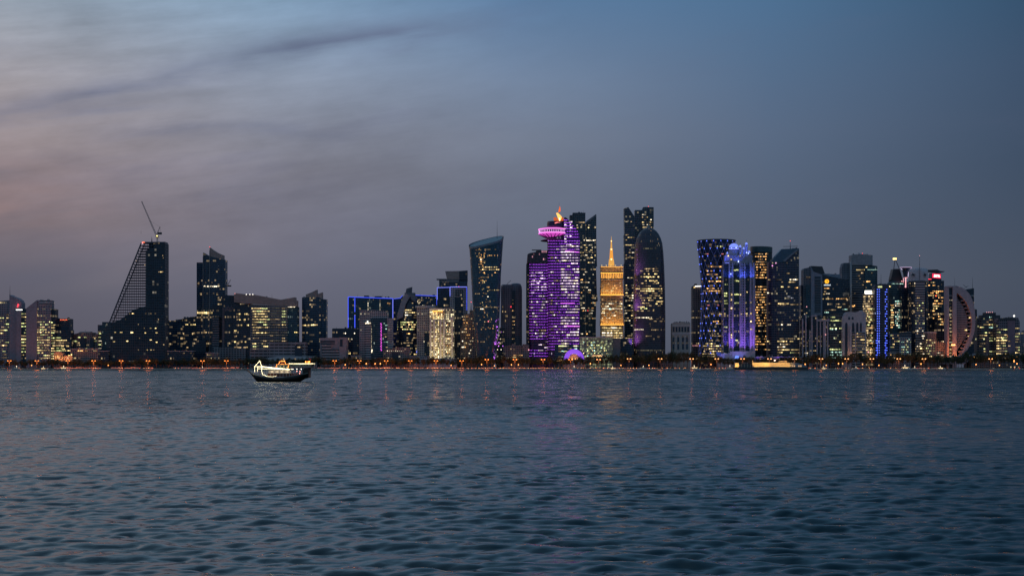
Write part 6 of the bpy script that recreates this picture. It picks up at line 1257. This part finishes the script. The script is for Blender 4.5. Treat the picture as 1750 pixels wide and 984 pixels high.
# --- plant rooms, tanks and aerials on the flat roofs
rr = random.Random(77)
for (nr, x0, x1, y, dy) in (('the stepped mauve tower', 68, 85, 513.2, 6), ('the block with red roof lights', 98, 117, 544.5, 8), ('the rounded brown block', 136, 157, 568, 14), ('the sloped roof office', 314, 334, 543, 10), ('the wide yellow lit office', 440, 470, 508, 12), ('the plain black block', 572, 610, 561, 10),
    ('the blue outlined block', 600, 668, 508, 14), ('the pale gridded office', 632, 660, 530.5, 14), ('the blue rimmed offices', 712, 744, 505, 12), ('the pale gold floodlit hotel', 738, 757, 526.8, 14), ('the stepped brown apartments', 804, 812, 530, 12), ('the low block by the violet towers', 872, 902, 589.6, 10),
    ('the notched dark tower', 980, 999, 363.6, 14), ('the wide low green lit office', 996, 1040, 575.6, 12), ('the lone arcaded block', 1152, 1178, 551, 10), ('the slim brown tower', 1187, 1198, 487, 8), ('the slant roofed tower', 1350, 1363, 424.6, 16), ('the golden emblem tower', 1414, 1434, 468.6, 16),
    ('the broad dark tower', 1458, 1488, 434.4, 12), ('the blue dotted tower', 1499, 1515, 486, 10), ('the low pale offices', 1540, 1556, 576.6, 10), ('the red sign tower', 1594, 1606, 466.6, 8), ('the brown apartment block', 1604, 1620, 533, 10), ('the low grey office pair', 1587, 1598, 567, 10),
    ('the rosy grey apartments', 1708, 1732, 543.4, 12), ('the tiered roof apartments', 1686, 1700, 534, 10), ('the notched tower', 0, 0, 0, 0), ('the pillared office', 1388, 1403, 538.6, 10), ('the peaked glass tower', 518, 521, 508, 8), ('the row of shops', 1664, 1740, 605.5, 6), ('the long violet hall', 1294, 1368, 609.5, 6)):
    b = ALLB.get(nr)
    if b is None: continue
    x = x0
    while x < x1 - 1.5:
        w = rr.uniform(1.2, 4.5); h = rr.uniform(.7, 2.3)
        if rr.random() < .5: b.box('roof_plant', x, min(x+w, x1), y-h, y+.6, rr.uniform(3, 8), rr.choice([STEEL, CON, DARK]), dy*.5 + rr.uniform(0, 3))
        elif rr.random() < .35: b.mast(x, y-rr.uniform(2.5, 7), y+.6, .22, 'aerial', DARK, dy*.6)
        x += w + rr.uniform(.5, 4)
for (nr, x, y) in (('the shard topped tower', 358.4, 422), ('the notched dark tower', 990, 363), ('the tall notched tower', 1108, 353), ('the slant roofed tower', 1350.6, 411.6), ('the broad dark tower', 1474, 433), ('the blue capped tower', 784, 489.6), ('the warm rounded tower', 1301, 421.6)):
    if nr in ALLB: ALLB[nr].dot(x, y, .7, glow('beacon_red', (1, .05, .04), 2.2), 'beacon', 8)
# ------------------------------------------------------------------ waterfront
ORD = 'first second third fourth fifth sixth seventh eighth ninth tenth eleventh twelfth thirteenth fourteenth fifteenth sixteenth seventeenth eighteenth nineteenth twentieth'.split()
BL.sort()
def spots(xs):
    """for each column: (short name of the nearest building, ordinal among those that share it)"""
    xs = sorted(xs); nr = [min(BL, key=lambda q: abs(q[0]-x))[1] for x in xs]; cnt = {}; out = []
    for x, n in zip(xs, nr):
        cnt[n] = cnt.get(n, 0) + 1; out.append((x, n, cnt[n]))
    return [(x, n, ORD[k-1], cnt[n]) for x, n, k in out]
def name_it(o, what, n, k, tot, cat, grp):
    tag(o, ('%s %s from the left before %s' % (k, what, n)) if tot > 1 else ('%s before %s' % (what, n)), cat, grp)
def clone(proto, loc, rz=0.0, sc=None):
    r = proto.copy(); COL.objects.link(r); r.location = loc; r.rotation_euler = (0, 0, rz)
    if sc: r.scale = sc
    for ch in proto.children:
        c = ch.copy(); COL.objects.link(c); c.parent = r
        for g in ch.children:
            d = g.copy(); COL.objects.link(d); d.parent = c
    return r
def empty(name, loc=(0, 0, 0)):
    o = bpy.data.objects.new(name, None); COL.objects.link(o); o.location = loc; return o

# --- lamp posts with two arms
def lamp_proto(col, strength, nm, pw, pc):
    r = empty('street_lamp'); m = MB(); m.bar((0, 0, 0), (0, 0, 13.6), .22, 6, .12); m.build('post', STEEL, r)
    m = MB(); m.bar((-2.6, 0, 13.9), (2.6, 0, 13.9), .11); m.bar((0, 0, 13.3), (0, 0, 14.1), .16); m.build('arm', STEEL, r)
    g = glow(nm, col, strength)
    for s in (-1, 1):
        h = MB(); h.box(s*2.6-1.0, s*2.6+1.0, -.5, .5, 13.85, 14.15); ho = h.build('lamp_head', STEEL, r)
        d = MB(); d.ball((s*2.6, 0, 13.62), 1.15, 8, .66); d.build('diffuser', g, ho)
    l = bpy.data.lights.new('lamp_light', 'POINT'); l.energy = pw; l.color = pc; l.shadow_soft_size = 4.0
    lo = bpy.data.objects.new('lamp_light', l); COL.objects.link(lo); lo.parent = r; lo.location = (0, -.8, 10.5)
    return r
PA = lamp_proto((1, .27, .045), 3.4, 'sodium_lamp', 15000, (1, .20, .035)); PB = lamp_proto((1, .40, .13), 3.4, 'warm_street_lamp', 6500, (1, .26, .07))
lx_ = [16, 63, 116, 160, 207, 253, 346, 387, 572, 614, 660, 701, 745, 789, 832, 880, 928, 975, 1023, 1075, 1128, 1182, 1225, 1269, 1315, 1358, 1403, 1447, 1490, 1536, 1579, 1693]
first = {}
for x, n, k, tot in spots(lx_):
    P_ = PA if x < 1000 else PB; Yl = 2203.2; s = 1.0 if x < 800 else (1.16 if x < 1060 else 1.25)
    loc = (X(x, Yl), Yl, 2.12)
    if P_ not in first: first[P_] = 1; o = P_; o.location = loc; o.scale = (1, 1, s)
    else: o = clone(P_, loc, 0, (1, 1, s))
    name_it(o, 'double headed amber street lamp', n, k, tot, 'street lamp', 'street lamps along the shore road')
# single heads and globe lamps
gl = empty('globe_lamp'); m = MB(); m.bar((0, 0, 0), (0, 0, 4.2), .12, 6); m.build('post', STEEL, gl); m = MB(); m.ball((0, 0, 4.6), .75, 8); m.build('globe', glow('globe_warm', (1, .36, .09), 3.2), gl)
gs_ = [(54, 0), (185, 0), (626, .6), (590, .2), (641, .6), (650, .6), (771, 0), (823, .3), (845, -.2), (874, .2), (886, .2), (1009, .6), (1061, 0), (1109, 0), (1215, .3), (1294, .3), (1376, .4), (1412, 0), (1433, .6), (1440, .6), (1474, .4), (1502, 0), (1574, .5), (1668, .3), (1738, .6), (1733, 1.6), (1708, 0)]
hh = {q[0]: q[1] for q in gs_}; f1 = True
for x, n, k, tot in spots([q[0] for q in gs_]):
    Yl = 2224.0; loc = (X(x, Yl), Yl, 2.13); sc = 1.3 + hh[x]
    if f1: o = gl; o.location = loc; o.scale = (1.2, 1.2, sc); f1 = False
    else: o = clone(gl, loc, 0, (1.2, 1.2, sc))
    name_it(o, 'warm globe lamp on a thin post', n, k, tot, 'lamp', 'globe lamps among the shore trees')
# low lamps along the promenade
bo = empty('bollard_lamp'); m = MB(); m.bar((0, 0, 0), (0, 0, 1.0), .16, 6); m.build('post', STEEL, bo); m = MB(); m.ball((0, 0, 1.25), .36, 8); m.build('lamp_globe', glow('bollard_amber', (1, .34, .10), 4.5, .6), bo)
rr = random.Random(21); xs = []; x = 596.0
while x < 1252: xs.append(round(x, 1)); x += rr.uniform(3.2, 10)
x = 1384
while x < 1620: xs.append(round(x, 1)); x += rr.uniform(8, 22)
xs += [160, 163, 205, 209, 246, 250, 254, 300, 341, 346, 384, 389]
for i, (x, n, k, tot) in enumerate(spots(xs)):
    Yl = 2198.4 + rr.uniform(-.3, 4.5); Yl = min(Yl, 2203); loc = (X(x, Yl), Yl, 2.12)
    if i == 0: o = bo; o.location = loc
    else: o = clone(bo, loc)
    name_it(o, 'low amber bollard lamp', n, k, tot, 'lamp', 'bollard lamps along the promenade')

# --- trees
LEAF = plain('leaf_green', (.045, .065, .03), .8, 0, .35, .4); LEAF2 = plain('leaf_olive', (.06, .065, .032), .8, 0, .35, .4); BARK = plain('bark', (.10, .07, .05), .9)
def tree_proto(seed, H, W, mat, nclump=9, dens=130):
    rr = random.Random(seed); r = empty('shore_tree')
    m = MB(); th = H*.34; m.bar((0, 0, 0), (0, 0, th), .42, 7, .28); tips = []
    for i in range(nclump):
        a = 2*math.pi*i/nclump + rr.uniform(-.4, .4); rad = W*.5*rr.uniform(.25, .72) if i else 0; z = H*rr.uniform(.46, .80) if i else H*.84
        c = (rad*math.cos(a), rad*math.sin(a), z); tips.append((c, W*rr.uniform(.17, .27))); m.bar((0, 0, th*.9), c, .2, 5, .05)
    m.build('trunk', BARK, r)
    v = []; f = []
    for (c, cr) in tips:
        for _ in range(dens):
            d = Vector((rr.gauss(0, 1), rr.gauss(0, 1), rr.gauss(0, .8))).normalized()*cr*(rr.random()**.45)*rr.uniform(.8, 1.15)
            p = Vector(c) + d; s = rr.uniform(.28, .62); a = Vector((rr.gauss(0, 1), rr.gauss(0, 1), rr.gauss(0, 1))).normalized(); t = a.orthogonal().normalized()*s; u = a.cross(t).normalized()*s*.7
            b0 = len(v); v += [tuple(p-t), tuple(p+u*.8), tuple(p+t), tuple(p-u)]; f.append((b0, b0+1, b0+2, b0+3))
    obj('crown', mesh('crown', v, f), mat, r); return r
kinds = [(tree_proto(1, 15, 13, LEAF), 'broad dark tree'), (tree_proto(2, 17, 11, LEAF2, 10), 'tall olive tree'), (tree_proto(3, 11, 12, LEAF, 8), 'low bushy tree'), (tree_proto(4, 14, 9, LEAF2, 7, 110), 'narrow leafy tree')]
pal = empty('palm_tree'); m = MB(); pz = [(0, 0, 0), (.15, 0, 4), (.3, .1, 8), (.35, .1, 11)]
for a, c in zip(pz, pz[1:]): m.bar(a, c, .30, 7, .26)
m.build('trunk', BARK, pal); v = []; f = []; rr = random.Random(9)
for i in range(22):
    a = 2*math.pi*i/22 + rr.uniform(-.1, .1); up = rr.uniform(-.1, 1.0); L = rr.uniform(3.2, 4.2); prev = Vector((.35, .1, 11)); d = Vector((math.cos(a), math.sin(a), up)).normalized()
    for s in range(6):
        q = prev + d*L/6; side = d.cross(Vector((0, 0, 1))).normalized()*(.62*(1-s/6.5)); b0 = len(v)
        v += [tuple(prev), tuple(prev+side-Vector((0, 0, .3))), tuple(q+side*.8-Vector((0, 0, .3))), tuple(q), tuple(prev-side-Vector((0, 0, .3))), tuple(q-side*.8-Vector((0, 0, .3)))]
        f += [(b0, b0+1, b0+2, b0+3), (b0, b0+3, b0+5, b0+4)]; prev = q; d = (d + Vector((0, 0, -.28))).normalized()
obj('crown', mesh('palm_crown', v, f), LEAF2, pal)
tops = [(-20, 617), (60, 617), (160, 616), (180, 617), (290, 615), (345, 614), (420, 614), (520, 612), (600, 613), (640, 612), (700, 613), (760, 612), (860, 610), (930, 611), (975, 613), (1045, 608), (1064, 603), (1100, 607), (1140, 604), (1178, 604), (1205, 606), (1250, 612), (1300, 612), (1374, 611), (1392, 606), (1440, 606), (1462, 603), (1500, 608), (1545, 605), (1562, 602), (1600, 609), (1630, 608), (1652, 604), (1690, 605), (1718, 603), (1745, 606), (1780, 606)]
rr = random.Random(33); items = []; x = -12.0
while x < 1765:
    items.append((x, 'tree')); x += rr.uniform(5.6, 9.2)
for x in list(np.linspace(604, 655, 5)) + list(np.linspace(865, 905, 4)) + list(np.linspace(995, 1056, 6)) + [1240, 1248, 1392, 1408] + list(np.linspace(30, 140, 4)): items.append((float(x), 'palm'))
items.sort(); by = {}
plan_ = []
for x, k in items:
    ki = 4 if k == 'palm' else rr.randrange(4); plan_.append((round(x + rr.random()*.01, 3), ki))
used = {}
for ki in range(5):
    P_, nm = (pal, 'palm tree') if ki == 4 else kinds[ki]
    xsel = [x for x, q in plan_ if q == ki]
    for i, (x, n, k, tot) in enumerate(spots(xsel)):
        if ki == 4: Yt = rr.uniform(2224.5, 2227); s = rr.uniform(.9, 1.15); H = 14.5
        else:
            Yt = rr.uniform(2228, 2243); top = np.interp(x, [t[0] for t in tops], [t[1] for t in tops]) + rr.uniform(-3.4, 2.2); H = [15, 17, 11, 14][ki]*.93; s = (Z(top, Yt) - 2.1)/H
        loc = (X(x, Yt), Yt, 2.13); w = s if ki == 4 else min(max(s, .85), 1.25)
        if i == 0: o = P_; o.location = loc; o.scale = (w, w, s); o.rotation_euler = (0, 0, rr.uniform(0, 6))
        else: o = clone(P_, loc, rr.uniform(0, 6), (w, w, s))
        name_it(o, nm, n, k, tot, 'palm' if ki == 4 else 'tree', 'palms along the shore road' if ki == 4 else 'trees along the shore road')
# low hedge behind the road
v = []; f = []; rr = random.Random(2)
for i in range(26000):
    p = Vector((rr.uniform(-930, 930), rr.uniform(2223.2, 2225.4), 2.1 + rr.random()**1.3*2.6*(0.75+.25*math.sin(i)))); s = rr.uniform(.25, .5)
    a = Vector((rr.gauss(0, 1), rr.gauss(0, 1), rr.gauss(0, 1))).normalized(); t = a.orthogonal().normalized()*s; u = a.cross(t)*.8; b0 = len(v)
    v += [tuple(p-t), tuple(p+u), tuple(p+t), tuple(p-u)]; f.append((b0, b0+1, b0+2, b0+3))
tag(obj('shrubbery', mesh('shrubbery', v, f), LEAF), 'low dark planting running along the far side of the road', 'shrubs', kind='stuff')

# --- cars on the shore road
def car_proto(paint, seed):
    r = empty('car'); body = plain(paint[0], paint[1], .3, .2); gls = plain('car_glass', (.02, .025, .03), .1); ty = plain('tyre', (.02, .02, .02), .9)
    m = MB(); prof = [(-2.25, .35), (-2.3, .75), (-2.1, .95), (-1.1, 1.02), (1.0, 1.02), (2.1, .86), (2.3, .62), (2.25, .35)]
    for s in (1,):
        A = [(x, -.88, z) for x, z in prof]; B_ = [(x, .88, z) for x, z in prof]; m.face(A); m.face(B_[::-1])
        for i in range(len(A)): j = (i+1) % len(A); m.face([A[j], A[i], B_[i], B_[j]])
    m.build('body', body, r)
    m = MB(); A = [(-1.75, -.74, 1.0), (-1.25, -.66, 1.46), (.35, -.66, 1.48), (1.15, -.74, 1.0)]; B_ = [(x, -y, z) for x, y, z in A]; m.face(A[::-1]); m.face(B_)
    for i in range(4): j = (i+1) % 4; m.face([A[i], A[j], B_[j], B_[i]])
    m.build('cabin', gls, r)
    for x in (-1.4, 1.4):
        for y in (-.86, .86): w = MB(); w.bar((x, y-.1, .33), (x, y+.1, .33), .33, 12); w.build('wheel', ty, r)
    for y in (-.62, .62):
        h = MB(); h.ball((2.28, y, .68), .30, 6, .2); h.build('headlight', glow('headlight', (1, .86, .62), 18, sample=False), r)
        h = MB(); h.ball((-2.3, y, .78), .24, 6, .15); h.build('tail_light', glow('tail_light', (1, .05, .02), 9, sample=False), r)
    return r
cp = [car_proto(('car_white', (.7, .7, .7)), 1), car_proto(('car_black', (.03, .03, .035)), 2), car_proto(('car_silver', (.35, .36, .38)), 3), car_proto(('car_red', (.25, .02, .02)), 4)]
cn = ['white car with its lamps on', 'black car with its lamps on', 'silver car with its lamps on', 'dark red car with its lamps on']
cxs = [6, 10, 27, 31, 74, 79, 112, 151, 163, 236, 302, 308, 326, 345, 352, 362, 404, 411, 421, 608, 622, 648, 655, 671, 690, 706, 716, 741, 754, 770, 803, 827, 850, 856, 868, 904, 910, 918, 935, 952, 968, 990, 1004, 1017, 1036, 1050, 1066, 1080, 1096, 1104, 1112, 1121, 1140, 1158, 1170, 1198, 1206, 1212, 1232, 1238, 1246, 1250, 1384, 1388, 1395, 1410, 1430, 1436, 1452, 1458, 1463, 1470, 1492, 1510, 1524, 1538, 1543, 1549, 1556, 1570, 1576, 1582, 1590, 1600, 1612, 1700, 1736, 1744]
rr = random.Random(8); asg = [(float(x) + rr.random()*.01, rr.choice([0, 0, 1, 2, 2, 3])) for x in cxs]
for ki in range(4):
    for i, (x, n, k, tot) in enumerate(spots([a for a, q in asg if q == ki])):
        lane = rr.random() < .5; Yc = 2208.5 if lane else 2217.5; loc = (X(x, Yc), Yc + rr.uniform(-.6, .6), 2.01); rz = (math.pi if lane else 0) + rr.uniform(-.32, -.05)*(1 if not lane else -1)
        if i == 0: o = cp[ki]; o.location = loc; o.rotation_euler = (0, 0, rz)
        else: o = clone(cp[ki], loc, rz)
        name_it(o, cn[ki], n, k, tot, 'car', 'cars on the shore road')

# --- gold lit waterfront pavilion on its pier
b = Bld('waterfront_pavilion', 2184, 1305, 'long low waterfront pavilion with a golden floodlit wall on a dark pier', 'pavilion'); b.root.location.z = 0; gz0 = GZ
GZ = 0
b.box('pier', 1254.5, 1381, 627.2, 640, 12, plain('pier_stone', (.07, .065, .065), .9), -1)
wl = plain('pavilion_wall', (.55, .46, .33), .85)
b.box('gate_wall', 1256.2, 1263, 619.6, 627.3, 3, wl, 1); b.box('long_wall', 1287.4, 1350, 619.4, 627.3, 4, wl, 1.5); b.box('tall_pylon', 1285.8, 1287.2, 616, 627.3, 2, wl, 1)
b.box('rear_wall', 1263, 1286, 621, 627.4, 2, plain('pavilion_dark', (.12, .10, .10)), 6)
for x in (1267, 1272, 1277.5, 1282): b.box('door_frame', x, x+.8, 622, 627.3, .5, wl, 5)
b.box('roof', 1263, 1350, 618.6, 619.4, 9, plain('pavilion_roof', (.10, .10, .10)), 4); b.box('raised_canopy', 1331.6, 1345, 616.4, 618.4, 5, wl, 4)
b.prism('tent_roof', [(1350, 619.6), (1362, 619.8), (1370, 621.6), (1377, 624.6), (1380, 627.3), (1350, 627.3)], 3, 6, plain('tent_canvas', (.26, .26, .29)))
for x in (1354, 1357, 1364.6, 1368): b.prism('lit_opening', [(x, 624), (x+1.6, 624), (x+1.6, 626.4), (x, 626.4)], 2.4, .4, glow('opening_light', (1, .6, .3), .9))
for i, x in enumerate((1259.6, 1295, 1306, 1317, 1328, 1339, 1347)): b.flood(x, 627.0, -1.8 if i else -.5, 6 if i == 0 else 10, 7000 if i else 2400, (1, .55, .14), (0, .42, 1), .8, 120)
b.flood(1338, 619, 2, 12, 700, (1, .5, .12), (0, .3, 1), .6); b.dot(1324, 615.6, 1.4, glow('roof_globe', (1, .62, .45), 3.5), 'roof_lamp', 6)
m = MB()
for i in range(60):
    x = 1256 + i*2.1; p, q = b.P(x, 627.2, -.6), b.P(x, 625.9, -.6); m.bar(p, q, .08)
p, q = b.P(1255, 625.9, -.6), b.P(1380, 625.9, -.6); m.bar(p, q, .08); m.build('railing', STEEL, b.root)
for x in (1341.6,):
    m = MB(); m.bar(b.P(x, 627.2, -.8), b.P(x, 620.4, -.8), .15); m.bar(b.P(x, 620.4, -.8), b.P(x+2, 620.2, -.8), .12); m.build('lamp_post', DARK, b.root)
GZ = gz0

# --- boats moored along the sea wall
def boat_proto():
    r = empty('moored_boat'); m = MB(); st = [(-6.5, 1.5, 1.3), (-4, 1.9, 1.25), (0, 2.0, 1.3), (3.5, 1.5, 1.55), (5.6, .7, 1.8), (6.8, .05, 2.05)]; rows = []
    for x, w, z in st: rows.append([(x, -w, z), (x, -w*.7, .1), (x, 0, -.35), (x, w*.7, .1), (x, w, z)])
    for a, c in zip(rows, rows[1:]):
        for k in range(4): m.face([a[k], c[k], c[k+1], a[k+1]])
        m.face([a[4], c[4], c[0], a[0]])
    m.face(rows[0]); m.build('hull', plain('boat_hull_white', (.6, .6, .58), .4), r)
    m = MB(); m.box(-4, 2.4, -1.3, 1.3, 1.35, 2.9); m.build('cabin', plain('boat_cabin', (.5, .5, .48), .5), r); m = MB(); m.box(-4.6, 2.9, -1.5, 1.5, 2.95, 3.1); m.build('cabin_roof', plain('boat_roof', (.6, .6, .58), .5), r)
    for i in range(4): w = MB(); w.box(-3.5+i*1.45, -2.5+i*1.45, -1.36, -1.31, 1.9, 2.6); w.build('window', glow('boat_window', (1, .72, .38), 1.6, .6, sample=False), r)
    m = MB(); m.bar((-1, 0, 3.1), (-1, 0, 5.2), .06); m.ball((-1, 0, 5.2), .3); m.build('mast_light', glow('boat_lamp', (1, .85, .6), 7), r)
    m = MB(); m.bar((-4.6, -1.55, 3.0), (2.9, -1.55, 3.0), .12); m.build('light_strip', glow('boat_strip', (1, .66, .3), 2.6), r); return r
bp_ = boat_proto(); f1 = True
for (x, Yb, rz, s, lb) in ((27, 2186, 3.1, 1.3, 'small white moored boat with lit cabin at the far left before the fin roofed tower'), (75, 2188, .1, 1.0, 'small white moored boat with lit cabin before the stepped mauve tower'), (110, 2186, .05, 1.3, 'small white moored boat with lit cabin before the orange lit house'),
    (345, 2186, 3.2, 1.1, 'small white moored boat with lit cabin before the shard topped tower'), (980, 2180, 3.1, 1.25, 'small white moored boat with lit cabin in front of the violet arch'), (1048, 2188, .1, 1.1, 'small white moored boat with lit cabin before the golden spired tower'), (1098, 2186, 3.2, 1.3, 'small white moored boat with lit cabin before the domed dark tower'),
    (1188, 2184, .05, 1.4, 'small white moored boat with lit cabin before the slim brown tower'), (1246, 2184, 3.1, 1.4, 'small white moored boat with lit cabin just left of the golden waterfront pavilion'), (1408, 2188, .1, 1.0, 'small white moored boat with lit cabin before the pillared office'), (1462, 2187, 3.1, 1.0, 'small white moored boat with lit cabin before the pale gabled building'),
    (1548, 2184, 0, 1.5, 'small white moored boat with lit cabin before the low pale offices'), (1562, 2187, 3.0, 1.1, 'small white moored boat with lit cabin before the pale drum crowned tower'), (1608, 2186, .1, 1.2, 'small white moored boat with lit cabin before the brown apartment block')):
    if f1: o = bp_; o.location = (X(x, Yb), Yb, 0); o.rotation_euler = (0, 0, rz); o.scale = (s, s, s); f1 = False
    else: o = clone(bp_, (X(x, Yb), Yb, 0), rz, (s, s, s))
    tag(o, lb, 'boat', 'small boats moored along the sea wall')
